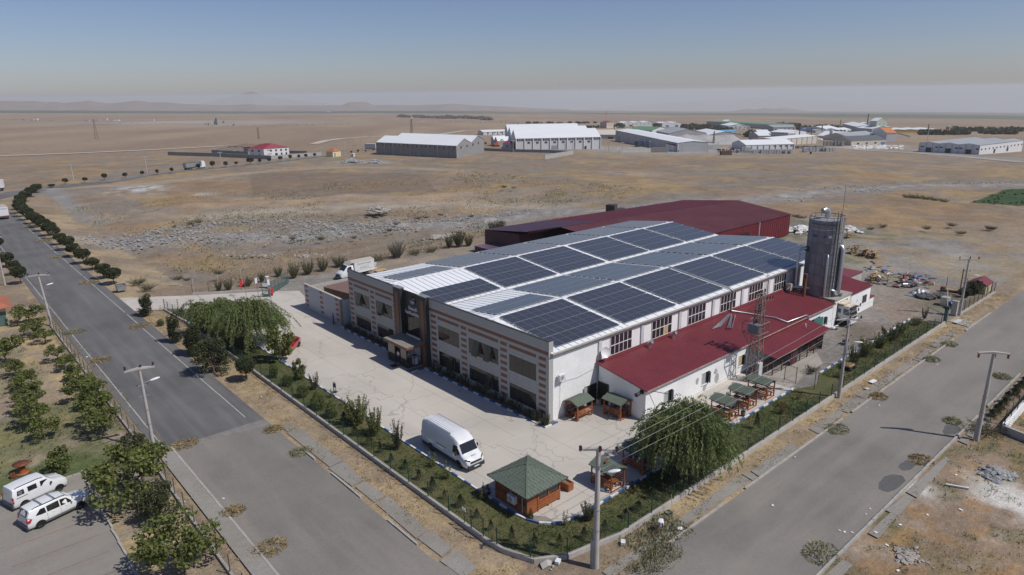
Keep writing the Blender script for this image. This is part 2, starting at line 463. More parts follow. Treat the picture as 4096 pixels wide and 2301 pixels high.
 for v,w,col in((('a1',1250,960),9,(.44,.44,.43)),(('a1',1330,930),7,(.46,.46,.45)),(('a1',1870,965),4,(.45,.42,.38)),(('a2',960,700),12,(.30,.305,.305)),(('a2',1160,705),9,(.29,.30,.30)),(('a3',1350,1130),5,(.3,.29,.28)),(('a1',1150,1140),10,(.36,.29,.21)),(('a3',1250,800),14,(.34,.27,.21))):
  q=at(*v);lay(np.exp(-(np.hypot(x-q.x,y-q.y)/w)**2)*sstep(.4,.55,n3*.5+nb*.5)*.95,col)
 lay(in_poly(x,y,GRVY)*.85,(.25,.245,.235))
 q=at('h2',1000,410);lay(np.exp(-(np.hypot((x-q.x)/2.2,y-q.y)/16)**2)*.9,(.5,.49,.47))
 q=at('h1',600,480);lay(np.exp(-(np.hypot(x-q.x,y-q.y)/42)**2)*.8,(.33,.32,.30))
 q=at('h1',1250,480);lay(np.exp(-(np.hypot(x-q.x,y-q.y)/45)**2)*.8,(.33,.325,.31))
 q=at('h5',1500,295);lay(np.exp(-(np.hypot(x-q.x,y-q.y)/230)**2)*sstep(.3,.5,fbm(x,y,120,4,71))*.8,(.34,.33,.31))
 gy=((x>42)&(y>28)&(y<112.4)&(x<150))|((x>100)&(y>27.5)&(y<78)&(x<165))
 gsoft=gy*1.0
 lay(gsoft*.9*np.where((x>130)|(y>95),sstep(.3,.55,n2+.15),1),(.215,.205,.192))
 lay(gsoft*sstep(.5,.65,n2)*.6,(.285,.265,.235));lay(gsoft*sstep(.55,.7,n3)*.4,(.16,.15,.14))
 lay(((x>60)&(y>103)&(y<112))*sstep(.4,.6,n2)*.7,(.30,.235,.165))
 for qx,qy,w,col in((97,32.5,4.5,(.30,.235,.175)),(103,33,4,(.31,.22,.155)),(93.5,33.5,3,(.14,.125,.11)),(88,33.0,3,(.15,.12,.095)),(108,36,5,(.27,.22,.18)),(120,33,6,(.25,.19,.14)),(118,29,3.5,(.20,.14,.10)),(135,45,9,(.31,.285,.25)),(148,40,12,(.3,.275,.24)),(112,30,3,(.075,.09,.045))):
  lay(np.exp(-(np.hypot((x-qx)/1.7,y-qy)/w)**2)*sstep(.3,.6,n2)*.8,col)
 lay(((x>120)&(x<170)&(y>16)&(y<80))*sstep(.5,.6,fbm(x,y,7,3,81))*.6,(.29,.225,.13))
 lay(((x>110)&(x<170)&(y>45)&(y<90))*sstep(.57,.64,fbm(x,y,5,3,82))*.7,(.13,.14,.075))
 vg=((x>22)&(x<26.6)&(y>29)&(y<240))|((y>23.5)&(y<27)&(x>26))|((x>11.4)&(x<13.9)&(y>20)&(y<240))
 lay(vg*.9,(.295,.228,.155));lay(vg*sstep(.45,.62,n3)*.7,(.37,.285,.165));lay(vg*sstep(.55,.66,n2)*.6,(.205,.165,.125))
 lay(((x>22)&(x<34)&(y>112)&(y<235))*sstep(.45,.65,n2)*.7,(.38,.30,.19))
 lay(orch*.85,(.305,.245,.175));lay(orch*sstep(.40,.56,fbm(x,y,5.5,4,91))*.9,(.39,.30,.165))
 lay(orch*sstep(.50,.60,fbm(x,y,5,4,92))*np.where(y<82,.75,.3)*.9,(.10,.125,.05))
 lay(orch*((y>63.5)&(y<68.5))*sstep(.42,.58,fbm(x,y,3,3,93))*.9,(.10,.13,.05))
 lay(orch*sstep(.58,.68,fbm(x,y,4,3,94))*.7,(.24,.205,.175))
 lt=(y<15.4)&(d<170)
 lay(lt*.9,(.27,.20,.145));lay(lt*sstep(.48,.6,fbm(x,y,3.2,4,96))*.8,(.215,.17,.095));lay(lt*sstep(.55,.65,fbm(x,y,2.2,4,97))*.6,(.33,.20,.09))
 lay(lt*sstep(.58,.66,fbm(x,y,2.6,4,98))*.6,(.13,.125,.06));lay(lt*sstep(.6,.7,n3)*.5,(.33,.285,.235))
 for v,w in((('e5',2420,650),2.2),(('e5',2540,720),2.0),(('e5',1650,580),1.2)):
  q=at(*v);lay(np.exp(-(np.hypot(x-q.x,y-q.y)/w)**2)*1.3*sstep(.3,.5,n3),(.56,.54,.50))
 lay(in_poly(x,y,HFLD)*.95,(.035,.075,.03))
 me=bpy.data.meshes.new('terrain')
 nv=na*nr
 co=np.stack([x,y,z],-1).reshape(-1)
 i=np.arange(nr-1)[:,None]*na;j=np.arange(na)[None,:];j2=(j+1)%na
 q=np.stack([i+j,i+na+j,i+na+j2,i+j2],-1).reshape(-1,4)[:,::-1]
 q=q[:,::-1]
 me.vertices.add(nv);me.vertices.foreach_set('co',co)
 nq=len(q);me.loops.add(nq*4);me.polygons.add(nq)
 me.loops.foreach_set('vertex_index',q.reshape(-1).astype(np.int32))
 me.polygons.foreach_set('loop_start',np.arange(0,nq*4,4,dtype=np.int32))
 me.polygons.foreach_set('use_smooth',np.ones(nq,bool))
 at_=me.attributes.new('soil_colour','FLOAT_COLOR','POINT')
 at_.data.foreach_set('color',np.concatenate([c,np.ones(c.shape[:2]+(1,))],-1).reshape(-1))
 me.update(calc_edges=True)
 m=bpy.data.materials.new('soil_and_dry_grass');m.use_nodes=True
 n=m.node_tree.nodes;l=m.node_tree.links;b=n['Principled BSDF'];b.inputs['Roughness'].default_value=.95;b.inputs['Specular IOR Level'].default_value=.15
 av=n.new('ShaderNodeAttribute');av.attribute_name='soil_colour'
 geo=n.new('ShaderNodeNewGeometry')
 prev=av.outputs['Color']
 for sc,lo_,hi_,rough in((1.3,.80,1.20,.7),(.22,.86,1.14,.6),(5.5,.78,1.24,.7)):
  t=n.new('ShaderNodeTexNoise');t.inputs['Scale'].default_value=sc;t.inputs['Detail'].default_value=5;t.inputs['Roughness'].default_value=rough
  l.new(geo.outputs['Position'],t.inputs['Vector'])
  mp=n.new('ShaderNodeMapRange');mp.inputs['From Min'].default_value=.32;mp.inputs['From Max'].default_value=.68
  mp.inputs['To Min'].default_value=lo_;mp.inputs['To Max'].default_value=hi_
  l.new(t.outputs['Fac'],mp.inputs['Value'])
  v=n.new('ShaderNodeVectorMath');v.operation='SCALE';l.new(prev,v.inputs[0]);l.new(mp.outputs[0],v.inputs['Scale']);prev=v.outputs[0]
 l.new(prev,b.inputs['Base Color'])
 t=n.new('ShaderNodeTexNoise');t.inputs['Scale'].default_value=2.2;t.inputs['Detail'].default_value=6;t.inputs['Roughness'].default_value=.7
 l.new(geo.outputs['Position'],t.inputs['Vector'])
 bp=n.new('ShaderNodeBump');bp.inputs['Strength'].default_value=.55;bp.inputs['Distance'].default_value=.25
 l.new(t.outputs['Fac'],bp.inputs['Height']);l.new(bp.outputs[0],b.inputs['Normal'])
 me.materials.append(m)
 if me.polygons[len(me.polygons)//2].normal.z<0:me.flip_normals()
 tag(put(me,'terrain'),kind='structure')
terrain()
def surf_mat(name,col,lay2,streak=None,brick=None,crack=0.0,rough=.9,speck=.1):
 """hard surfaces: broad tone changes, fine speckle, optional paver pattern and hairline cracks"""
 m=bpy.data.materials.new(name);m.use_nodes=True
 n=m.node_tree.nodes;l=m.node_tree.links;b=n['Principled BSDF'];b.inputs['Roughness'].default_value=rough;b.inputs['Specular IOR Level'].default_value=.3
 geo=n.new('ShaderNodeNewGeometry');pos=geo.outputs['Position']
 def noise(sc,det=5,ro=.6,vec=None):
  t=n.new('ShaderNodeTexNoise');t.inputs['Scale'].default_value=sc;t.inputs['Detail'].default_value=det;t.inputs['Roughness'].default_value=ro
  l.new(vec or pos,t.inputs['Vector']);return t.outputs['Fac']
 def rng(fac,a,b_,lo,hi):
  mp=n.new('ShaderNodeMapRange');mp.inputs['From Min'].default_value=a;mp.inputs['From Max'].default_value=b_
  mp.inputs['To Min'].default_value=lo;mp.inputs['To Max'].default_value=hi;l.new(fac,mp.inputs['Value']);return mp.outputs[0]
 def mix(fac,a,b_):
  x=n.new('ShaderNodeMix');x.data_type='RGBA'
  if isinstance(fac,float):x.inputs[0].default_value=fac
  else:l.new(fac,x.inputs[0])
  for s,v in((6,a),(7,b_)):
   if isinstance(v,tuple):x.inputs[s].default_value=v+(1,)
   else:l.new(v,x.inputs[s])
  return x.outputs[2]
 out=mix(rng(noise(.12,5),.38,.64,0,1),col,lay2)
 if streak:
  mp=n.new('ShaderNodeMapping');mp.inputs['Scale'].default_value=streak[1];l.new(pos,mp.inputs['Vector'])
  out=mix(rng(noise(1.0,4,.6,mp.outputs[0]),.45,.7,0,.75),out,streak[0])
 if brick:
  mp=n.new('ShaderNodeMapping');mp.inputs['Rotation'].default_value=(0,0,rd_(brick[2]));l.new(pos,mp.inputs['Vector'])
  bt=n.new('ShaderNodeTexBrick');bt.inputs['Scale'].default_value=1;bt.inputs['Brick Width'].default_value=brick[0];bt.inputs['Row Height'].default_value=brick[1]
  bt.inputs['Mortar Size'].default_value=.012;bt.inputs['Color1'].default_value=(1,1,1,1);bt.inputs['Color2'].default_value=(.84,.84,.84,1);bt.inputs['Mortar'].default_value=(.62,.6,.56,1)
  l.new(mp.outputs[0],bt.inputs['Vector'])
  x=n.new('ShaderNodeMix');x.data_type='RGBA';x.blend_type='MULTIPLY';x.inputs[0].default_value=.75;l.new(out,x.inputs[6]);l.new(bt.outputs[0],x.inputs[7]);out=x.outputs[2]
 if crack:
  wv=n.new('ShaderNodeVectorMath');wv.operation='ADD';tn=n.new('ShaderNodeTexNoise');tn.inputs['Scale'].default_value=.5;l.new(pos,tn.inputs['Vector'])
  sc_=n.new('ShaderNodeVectorMath');sc_.operation='SCALE';sc_.inputs['Scale'].default_value=2.5;l.new(tn.outputs['Color'],sc_.inputs[0]);l.new(pos,wv.inputs[0]);l.new(sc_.outputs[0],wv.inputs[1])
  vo=n.new('ShaderNodeTexVoronoi');vo.feature='DISTANCE_TO_EDGE';vo.inputs['Scale'].default_value=.16;l.new(wv.outputs[0],vo.inputs['Vector'])
  out=mix(rng(vo.outputs['Distance'],0.0,.012,crack,0),out,(.16,.145,.125))
 f=noise(16,3,.7)
 v=n.new('ShaderNodeVectorMath');v.operation='SCALE';l.new(out,v.inputs[0]);l.new(rng(f,.3,.7,1-speck,1+speck),v.inputs['Scale'])
 l.new(v.outputs[0],b.inputs['Base Color'])
 bp=n.new('ShaderNodeBump');bp.inputs['Strength'].default_value=.25;bp.inputs['Distance'].default_value=.02;l.new(f,bp.inputs['Height']);l.new(bp.outputs[0],b.inputs['Normal'])
 return m
MT.asphalt=surf_mat('asphalt',(.105,.104,.106),(.14,.138,.136),streak=((.175,.17,.163),(.9,.05,1)),rough=.85)
MT.pavers=surf_mat('pavers',(.245,.228,.208),(.195,.183,.170),streak=((.285,.262,.232),(.5,.05,1)),brick=(.2,.1,0))
MT.pavers_side=surf_mat('pavers_side',(.255,.238,.216),(.20,.188,.175),streak=((.295,.27,.24),(.05,.45,1)),brick=(.2,.1,90))
MT.walk=surf_mat('walk',(.30,.285,.26),(.25,.23,.20),brick=(.4,.2,0),speck=.14)
MT.park=surf_mat('park',(.30,.276,.25),(.25,.235,.212),streak=((.33,.30,.265),(.08,.7,1)),brick=(.2,.1,0))
MT.concrete=surf_mat('concrete',(.50,.465,.415),(.43,.40,.36),streak=((.54,.50,.45),(.25,.06,1)),crack=.45,speck=.05)
MT.concrete_joint=mat('concrete_joint',(.25,.23,.20),.95,0)
MT.concrete_old=surf_mat('concrete_old',(.38,.35,.31),(.31,.285,.25),crack=.6,speck=.09)
MT.lawn=surf_mat('lawn',(.062,.080,.026),(.085,.088,.034),streak=((.15,.12,.06),(.35,.35,1)),speck=.35)
MT.white_line=mat('white_line',(.36,.36,.345),.9,.4,1.6,fine=.25)
MT.pale_road=mat('pale_road',(.46,.42,.36),.95,.12,.2,fine=.1)
MT.far_road=mat('far_road',(.17,.17,.17),.9,.1,.3)
def sheet(name,rects,m,z,kind='structure',step=None):
 b=MB()
 for r in rects:
  pts=[(r[0],r[2]),(r[1],r[2]),(r[1],r[3]),(r[0],r[3])]if len(r)==4 and not isinstance(r[0],tuple)else r
  b.poly([(p[0],p[1],z)for p in pts])
 return tag(b.build(name,m),kind=kind)
def strip(name,pts,w,m,dz,seg=6.0):
 """a way that follows the ground"""
 q=[]
 for a,b_ in zip(pts[:-1],pts[1:]):
  n=max(1,int(hy_(b_[0]-a[0],b_[1]-a[1])/seg))
  q+=[(a[0]+(b_[0]-a[0])*i/n,a[1]+(b_[1]-a[1])*i/n)for i in range(n)]
 q.append(pts[-1]);L=[]
 for i,p in enumerate(q):
  a,b_=q[max(i-1,0)],q[min(i+1,len(q)-1)];dx,dy=b_[0]-a[0],b_[1]-a[1];k=hy_(dx,dy);nx,ny=-dy/k*w/2,dx/k*w/2
  for s in(-1,1):
   X,Y_=p[0]+nx*s,p[1]+ny*s;L.append((X,Y_,float(base_z(X,Y_))+dz))
 bm_=MB();bm_.add(L,[(2*i,2*i+1,2*i+3,2*i+2)[::-1]for i in range(len(q)-1)])
 return tag(bm_.build(name,m),kind='structure')
strip('street',[(17.45,62.9),(17.45,120),(17.6,180),(17.2,235),(13,275),(4,310),(-15,350)],9.9,MT.asphalt,.0)
strip('street_bend',[(8,268),(24,292),(38,303),(60,311.5)],11,MT.asphalt,.035)
FR=[(60,311.5)]+[tuple((at('h4',x,y))[:2])for x,y in((0,452),(400,408),(870,365),(1350,318),(1800,265),(1960,242))]
strip('far_street',FR,6.5,MT.far_road,.09)
for xs in(13.25,21.1):
 b=MB()
 y=63.5 if xs<15 else 64.5
 while y<226:
  L=ru_(5,14);x0=xs+ru_(-.02,.02)
  z=float(base_z(xs,y+L/2))+.012
  b.poly([(x0-.06,y,z),(x0+.06,y,z),(x0+.06,min(y+L,226),z),(x0-.06,min(y+L,226),z)])
  y+=L+random.choice((0,0,.3,1.2))
 tag(b.build('road_line',MT.white_line),kind='structure')
sheet('paver_street',[(13.8,22.4,-60,62.9)],MT.pavers,.0)
sheet('side_street',[(22.4,330,15.4,23.9),[(22.4,23.9),(28.2,23.9),(25.2,26.2),(23.4,29.2),(22.4,34)]],MT.pavers_side,.0)
b=MB();b.poly([(13.8,62.4,.004),(22.3,61.4,.004),(22.3,62.9,.004),(13.8,63.1,.004)]);tag(b.build('road_joint',mat('joint_dust',(.20,.188,.175),.95,.3,1.5,fine=.2)),kind='structure')
sheet('pavement',[(12.45,13.66,10,62.2)],MT.walk,.10)
def ragged(x0,x1,y0,y1,along,n,prob,seed):
 """what is left of a pavement between drifts of soil"""
 rnd=random.Random(seed);R=[];t=y0 if along=='y' else x0;end=y1 if along=='y' else x1
 while t<end:
  L=rnd.uniform(.8,n)
  if rnd.random()<prob:
   a=rnd.uniform(0,.35);c=rnd.uniform(0,.35);e=min(t+L,end)
   R.append([(x0+a,t),(x1-c,t+rnd.uniform(0,.3)),(x1-rnd.uniform(0,.4),e),(x0+rnd.uniform(0,.4),e-rnd.uniform(0,.3))]if along=='y' else[(t,y0+a),(e-rnd.uniform(0,.3),y0+rnd.uniform(0,.4)),(e,y1-c),(t+rnd.uniform(0,.3),y1-rnd.uniform(0,.4))])
  t+=L
 return R
sheet('pavement',ragged(22.65,24.3,31,60,'y',9,.93,3),MT.walk,.03)
sheet('pavement',ragged(30,100,24.1,25.4,'x',11,.94,5),MT.walk,.03)
sheet('pavement',ragged(34,130,14.1,15.2,'x',9.0,.85,8),MT.walk,.06)
def kerb_line(p,q,gaps,w=.16,h=.12,seed=1,L=1.0):
 rnd=random.Random(seed);b=MB();p,q=V_(p),V_(q);T=(q-p).length;d=(q-p)/T;t=0
 root=tag(B0().box(p.x-.01,p.x+.01,p.y-.01,p.y+.01,-.2,-.15).build('kerb',MT.kerb_grey),kind='structure')
 ang=at2_(d.y,d.x);cnt=0
 me=B0().box(-L/2+.01,L/2-.01,-w/2,w/2,-.1,h).mesh('kerb_stone',MT.kerb_grey)
 while t<T:
  if not any(a<=t<=b_ for a,b_ in gaps):
   c=p+d*(t+L/2)
   if cnt<110:
    put(me,'kerb_stone',root,True,(c.x,c.y,rnd.uniform(-.02,.01)),(0,0,ang+rnd.uniform(-.01,.01)));cnt+=1
  t+=L
kerb_line((13.74,34),(13.74,62.2),[],seed=2)
kerb_line((22.5,31),(22.5,60),[(0,4),(9,12),(18,20),(24,29)],seed=3)
kerb_line((34,23.98),(112,23.98),[(9,11),(30,31.5),(62,66)],seed=4)
kerb_line((34,15.3),(120,15.3),[(40,42),(55,60)],h=.2,seed=5)
for v,w in((('e5',1440,530),1.5),(('e5',1570,390),1.0),(('e5',1950,80),1.2)):
 q=at(*v);b=MB();n=14
 b.poly([(q.x+w*ru_(.7,1.1)*1.3*cos_(2*pi_*k/n),q.y+.55*w*ru_(.7,1.1)*sin_(2*pi_*k/n),.005)for k in range(n)])
 tag(b.build('road_patch',MT.asphalt_patch),kind='structure')
sheet('parking_lot',[(-40,6.7,20,63.6)],MT.park,.004)
b=MB()
for y0 in(55.6,52.95,50.3,47.65,45.0):
 b.poly([(.5,y0-.045,.009),(6.0,y0-.045,.009),(6.0,y0+.045,.009),(.5,y0+.045,.009)])
tag(b.build('bay_marking',mat('bay_red',(.235,.135,.12),.9,.25,2)),kind='structure')
b=MB();yk=40.0
while yk<63.4:
 b.cbox((6.72+ru_(-.05,.05),yk+.5,.05),(.14,.97,.16),ru_(-.05,.05));yk+=1.0
xk=-9.0
while xk<6.4:
 b.cbox((xk+.5,63.66,.05),(.97,.14,.16),ru_(-.02,.02));xk+=1.0
tag(b.build('parking_kerb',MT.kerb_grey),kind='structure')
YARD=[(30.15,34.0),(30.15,86),(33,97.5),(31.2,103.7),(25.6,109.0),(22.3,111.2),(22.3,121),(27,117.2),(32.2,113.6),(41,108),(45.5,104.5),(43.6,96),(49.6,96),(49.6,36.8),(68,36.8),(68,34.2),(79.5,33.8),(76.5,31.6),(71.5,31.5),(67.2,30.7),(35.3,30.65),(33.5,30.65),(32.0,31.0),(31.3,31.4),(30.7,32.0),(30.3,33)]
yard=sheet('yard',[YARD],MT.concrete_joint,.002)
slabs=[]
def slab_grid(x0,x1,y0,y1,dx,dy):
 nx=max(1,round((x1-x0)/dx));ny=max(1,round((y1-y0)/dy))
 for i in range(nx):
  for j in range(ny):
   slabs.append(((x0+(x1-x0)*i/nx,x0+(x1-x0)*(i+1)/nx),(y0+(y1-y0)*j/ny,y0+(y1-y0)*(j+1)/ny)))
slab_grid(30.2,42.3,43.3,86,4.0,5.4);slab_grid(31.6,49.5,30.75,43.3,4.5,4.2);slab_grid(49.5,67.1,30.75,36.8,4.4,3.05)
for(xa,xb),(ya,yb)in slabs:
 put(B0().box(xa+.012,xb-.012,ya+.012,yb-.012,-.05,.010).mesh('concrete_slab',MT.concrete),'concrete_slab',yard)
g=.012
for pts in([(30.2+g,34),(31.6-g,32.2),(31.6-g,43.3-g),(30.2+g,43.3-g)],[(30.2+g,86+g),(42.3,86+g),(43.6,96),(45.3,104.3),(41,107.8),(33,97.3)],[(32.9,97.5),(40.9,107.9),(32.2,113.4),(31.2,103.9)],[(31.1,103.9),(32.1,113.5),(22.4,120.8),(22.4,111.3),(25.6,109.1)],[(42.3+g,83.4),(49.5,83.4),(49.5,96),(43.6,96),(42.3+g,86)]):
 b=MB();b.poly([(p[0],p[1],.010)for p in pts]);put(b.mesh('concrete_slab',MT.concrete),'concrete_slab',yard)
for pts in([(67.1+g,31),(71.5,31.6),(76.5,31.7),(79.4,33.8),(68,34.2),(67.1+g,36.7)],[(68+g,34.25),(79.4,33.9),(82,36.7),(68+g,36.7)]):
 b=MB();b.poly([(p[0],p[1],.009)for p in pts]);put(b.mesh('concrete_slab',MT.concrete_old),'concrete_slab',yard)
b=MB();b.poly([(103.0,24.1,.012),(105.6,24.1,.012),(106.8,26.6,.012),(103.8,26.8,.012)]);tag(b.build('gate_ramp',MT.concrete_old),kind='structure')
LAWN1=[(26.45,33.0),(26.6,31.4),(27.3,29.2),(29.3,28.0),(31.4,27.6),(33.9,27.0),(67.2,26.85),(67.2,30.45),(35.3,30.4),(33.4,30.4),(31.9,30.75),(31.1,31.2),(30.5,31.9),(30.1,32.9),(29.95,34),(29.95,86),(32.7,97.5),(30.8,103.5),(26.2,107.9),(26.45,100)]
lawn=sheet('lawn',[LAWN1,[(67.2,26.85),(102,27.1),(101.3,30.6),(73,30.5),(70,29.3),(67.2,30.45)]],MT.lawn,.02)
KW={}
def stone_mesh(L,m):
 k=(round(L,2),m)
 if k not in KW:KW[k]=B0().box(-L/2+.008,L/2-.008,-.075,.075,-.1,.13).mesh('kerb_stone',MT[m])
 return KW[k]
def painted_kerb(pts,L=.9,closed=False,start=0):
 root=tag(B0().box(pts[0][0]-.01,pts[0][0]+.01,pts[0][1]-.01,pts[0][1]+.01,-.2,-.15).build('painted_kerb',MT.kerb_white),kind='structure')
 k=start;carry=[]
 for a,b_ in zip(pts[:-1],pts[1:]):
  D=hy_(b_[0]-a[0],b_[1]-a[1]);n=max(1,round(D/L));l_=D/n;ang=at2_(b_[1]-a[1],b_[0]-a[0])
  for i in range(n):
   t=(i+.5)/n
   put(stone_mesh(l_,'kerb_white' if k%2==0 else 'kerb_blue'),'kerb_stone',root,True,(a[0]+(b_[0]-a[0])*t,a[1]+(b_[1]-a[1])*t,ru_(-.012,.012)),(0,0,ang+ru_(-.012,.012)));k+=1
painted_kerb([(30.05,86),(30.05,34.0),(30.22,32.95),(30.62,31.95),(31.25,31.28),(31.95,30.86),(33.4,30.52),(35.3,30.52),(67.2,30.57)])
painted_kerb([(73.4,30.6),(101.0,30.75)])
painted_kerb([(41.5,82.8),(41.5,68.4)]);painted_kerb([(39.65,63.5),(39.65,62.62),(41.5,62.62),(41.5,42.42),(43.2,42.42)],start=1)
sheet('flower_bed',[(41.58,42.4,42.5,62.5),(41.58,42.4,68.4,82.7),(42.4,43.15,42.5,42.96),(39.73,42.3,62.7,63.5)],MT.soil,.06)
# ================================================================== THE WORKS
FX,FY=42.45,43.0
Z0,DZ=.04,.3475
def cz(k):return Z0+k*DZ
fac=thing('factory_building','long white factory hall with brown and white tiled front and four roof slopes','factory',(72,60,0))
b=MB()
b.box(42.56,101.4,43.0,43.25,0,7.05);b.box(42.56,42.75,43.25,81.3,0,8.33);b.box(101.2,101.4,43.25,81.0,0,7.05);b.box(42.75,101.2,80.8,81.0,0,7.05)
for y0,yr,y1 in((43.25,52.2,61.8),(61.8,71.2,80.8)):
 b.add([(101.2,y0,7.05),(101.4,y0,7.05),(101.4,y1,7.05),(101.2,y1,7.05),(101.2,yr,8.2),(101.4,yr,8.2)],[(0,4,3),(1,2,5),(0,1,5,4),(2,3,4,5)])
b.build('wall',MT.white_wall,fac)
b=MB();b.box(42.49,42.56,43.0,62.6,0,8.36);b.box(42.49,42.56,69.4,81.45,0,8.36);b.box(42.49,43.06,42.97,43.02,0,8.34);b.build('tile_backing',MT.joint,fac)
FCOL=[]
def cols(seq):
 y=seq[0]
 for w,k in seq[1]:
  FCOL.append((y,y+w,k));y+=w
cols((43.0,[(.31,'n'),(.97,'b'),(.38,'n')]+[(.985,'E')]*4+[(.36,'n'),(1.0,'b'),(.36,'n')]+[(.985,'D')]*5+[(.36,'n'),(.99,'b'),(.35,'n')]+[(.985,'C')]*4+[(.36,'n'),(.97,'b'),(.33,'n')]))
cols((69.47,[(.01,'x'),(.80,'b'),(.36,'n')]+[(.97,'B')]*4+[(.38,'n'),(.91,'b'),(.36,'n')]+[(.965,'A')]*4+[(.38,'n'),(.96,'b'),(.15,'n')]))
WIN={}
white,brown=[],[]
for(y0,y1,k)in FCOL:
 if k=='x':continue
 if k in 'ABCDE':WIN.setdefault(k,[y0,y1]);WIN[k][1]=y1
 for c in range(24):
  win=k in 'ABCDE' and(2<=c<7 or 11<=c<16)
  if win:continue
  isb=c==20 or(c==18 and k in 'ABCDE')or(k=='b' and c%2==0 and 2<=c<=18)
  (brown if isb else white).append((y0,y1,c))
TM={}
def tile_mesh(w,h,m):
 key=(round(w,2),round(h,2),m)
 if key not in TM:TM[key]=B0().box(0,.045,-w/2+.009,w/2-.009,.008,h-.008).mesh('tile',MT[m])
 return TM[key]
white.sort(key=lambda t:t[0])
def lay_tile(t,m,nm):
 put(tile_mesh(t[1]-t[0],DZ,m),nm,fac,True,(FX+ru_(-.002,.002),(t[0]+t[1])/2,cz(t[2])))
for t in brown:lay_tile(t,'tile_brown','brown_tile')
for t in white[:275]:lay_tile(t,'tile_white','white_tile')
b=MB()
for t in white[275:]:b.box(FX+ru_(-.002,.002),FX+.045,t[0]+.009,t[1]-.009,cz(t[2])+.008,cz(t[2]+1)-.008)
tag(b.build('white_tile',MT.tile_white,fac),kind='stuff')
for c in range(24):
 put(B0().box(FX+.02,43.06,42.92,42.97,cz(c)+.008,cz(c+1)-.008).mesh('white_tile',MT.tile_white),'white_tile',fac)
b=MB();b.box(42.40,42.62,42.9,62.6,8.38,8.46);b.box(42.40,42.62,69.4,81.5,8.38,8.46);b.box(42.62,43.08,42.9,43.02,8.38,8.46);b.build('parapet_cap',MT.cap_dark,fac)
def strip_window(y0,y1,zb,zt,n,opened):
 w=MB();w.box(42.50,42.56,y0+.01,y1-.01,zb+.005,zt-.005)
 fr=w.build('window',MT.frame_dark,fac)
 st=(y1-y0)/n
 for i in range(n):
  a,c=y0+st*i+.022,y0+st*(i+1)-.022
  if i in opened:
   put(B0().box(42.493,42.50,a,c,zb+.02,zt-.02).mesh('opening',MT.void),'opening',fr)
   h=zt-zb-.03;ang=.30
   s=MB();s.box(-.02,.02,a,c,-h,0)
   o=put(s.mesh('open_sash',MT.glass_dark),'open_sash',fr,True,(42.45,0,zt-.015),(0,ang,0))
  else:
   s=MB();s.box(42.478,42.498,a,c,zb+.03,zt-.03)
   o=put(s.mesh('pane',MT.glass_dark),'pane',fr)
zU0,zU1,zL0,zL1=cz(11),cz(16),cz(2),cz(7)
for k,n,up,low in(('A',4,[2],[]),('B',4,[2],[0]),('C',4,[],[1]),('D',5,[1,3],[1]),('E',4,[],[])):
 strip_window(*WIN[k],zU0,zU1,n,up);strip_window(*WIN[k],zL0,zL1,n,low)
b=MB()
b.box(42.49,42.555,64.0,67.9,5.55,8.36)
b.build('entrance_panel',MT.tile_dark,fac)
for(ya,yb)in((62.55,64.0),(67.9,69.42)):
 q=MB();q.box(42.0,42.6,ya,yb,.0,8.55);pr_=q.build('entrance_pier',MT.tile_dark,fac)
 yy=(ya+.42,yb-.42)
 for k in range(23):
  put(B0().box(41.965,42.01,yy[0],yy[1],.1+k*.345,.1+k*.345+.335).mesh('brown_tile',MT.tile_brown),'brown_tile',pr_)
 put(B0().box(41.93,42.65,ya-.05,yb+.05,8.55,8.62).mesh('pier_cap',MT.steel_dull),'pier_cap',pr_)
b=MB();b.box(42.50,42.555,64.0,67.9,2.9,5.545);g=b.build('entrance_glass',MT.frame_dark,fac)
for i in range(4):
 for j in range(2):
  put(B0().box(42.485,42.499,64.05+i*.965,64.98+i*.965,2.95+j*1.3,4.2+j*1.3).mesh('pane',MT.glass_dark),'pane',g)
def lettering(name,body,size,loc,rot,m,parent,ext=.02,align='CENTER',sx=1.0,off=0.0):
 cu=bpy.data.curves.new(name,'FONT');cu.body=body;cu.size=size;cu.extrude=ext;cu.align_x=align;cu.offset=off;cu.resolution_u=3
 cu.materials.append(MT[m])
 tmp=bpy.data.objects.new(name,cu);COL.objects.link(tmp)
 me=bpy.data.meshes.new_from_object(tmp.evaluated_get(bpy.context.evaluated_depsgraph_get()));bpy.data.objects.remove(tmp)
 me.materials.clear();me.materials.append(MT[m])
 o=put(me,name,parent)
 o.location=loc;o.rotation_euler=rot;o.scale=(sx,1,1)
 return o
RW=(pi_/2,0,-pi_/2)
lettering('lettering','DiamonD',.60,(42.46,65.94,6.16),RW,'letter',fac,.03,sx=.78,off=.006)
lettering('lettering','Kap\u0131&KapaK&Banyo',.52,(42.46,65.90,5.56),RW,'letter',fac,.03,sx=.80,off=.008)
lettering('lettering','DMD',.50,(42.44,65.92,6.98),RW,'letter',fac,.03,sx=.72,off=.004)
b=MB()
for p,q in(((66.55,7.33),(66.02,6.86)),((66.55,7.33),(66.35,7.37)),((66.02,6.86),(65.9,6.93)),((65.95,7.58),(65.42,7.68)),((65.42,7.68),(65.42,7.58))):
 b.beam((42.44,p[0],p[1]),(42.44,q[0],q[1]),.05,.05)
b.build('logo_stroke',MT.letter,fac)
b=MB();c0=(65.86,7.32)
for p,q in(((-.62,0),(0,.62)),((0,.62),(.62,0)),((0,-.62),(.62,0)),((0,-.62),(-.62,0))):
 b.beam((42.47,c0[0]+p[0],c0[1]+p[1]),(42.47,c0[0]+q[0],c0[1]+q[1]),.12,.04)
b.build('logo_stroke',MT.logo_blue,fac)
por=thing('entrance_porch','flat roofed porch with brown band and glazed sides at the front door','porch',(40.8,65.5,0))
b=MB();b.box(39.95,42.0,63.85,68.05,-.05,.11);b.build('step',MT.tile_dark_lit,por)
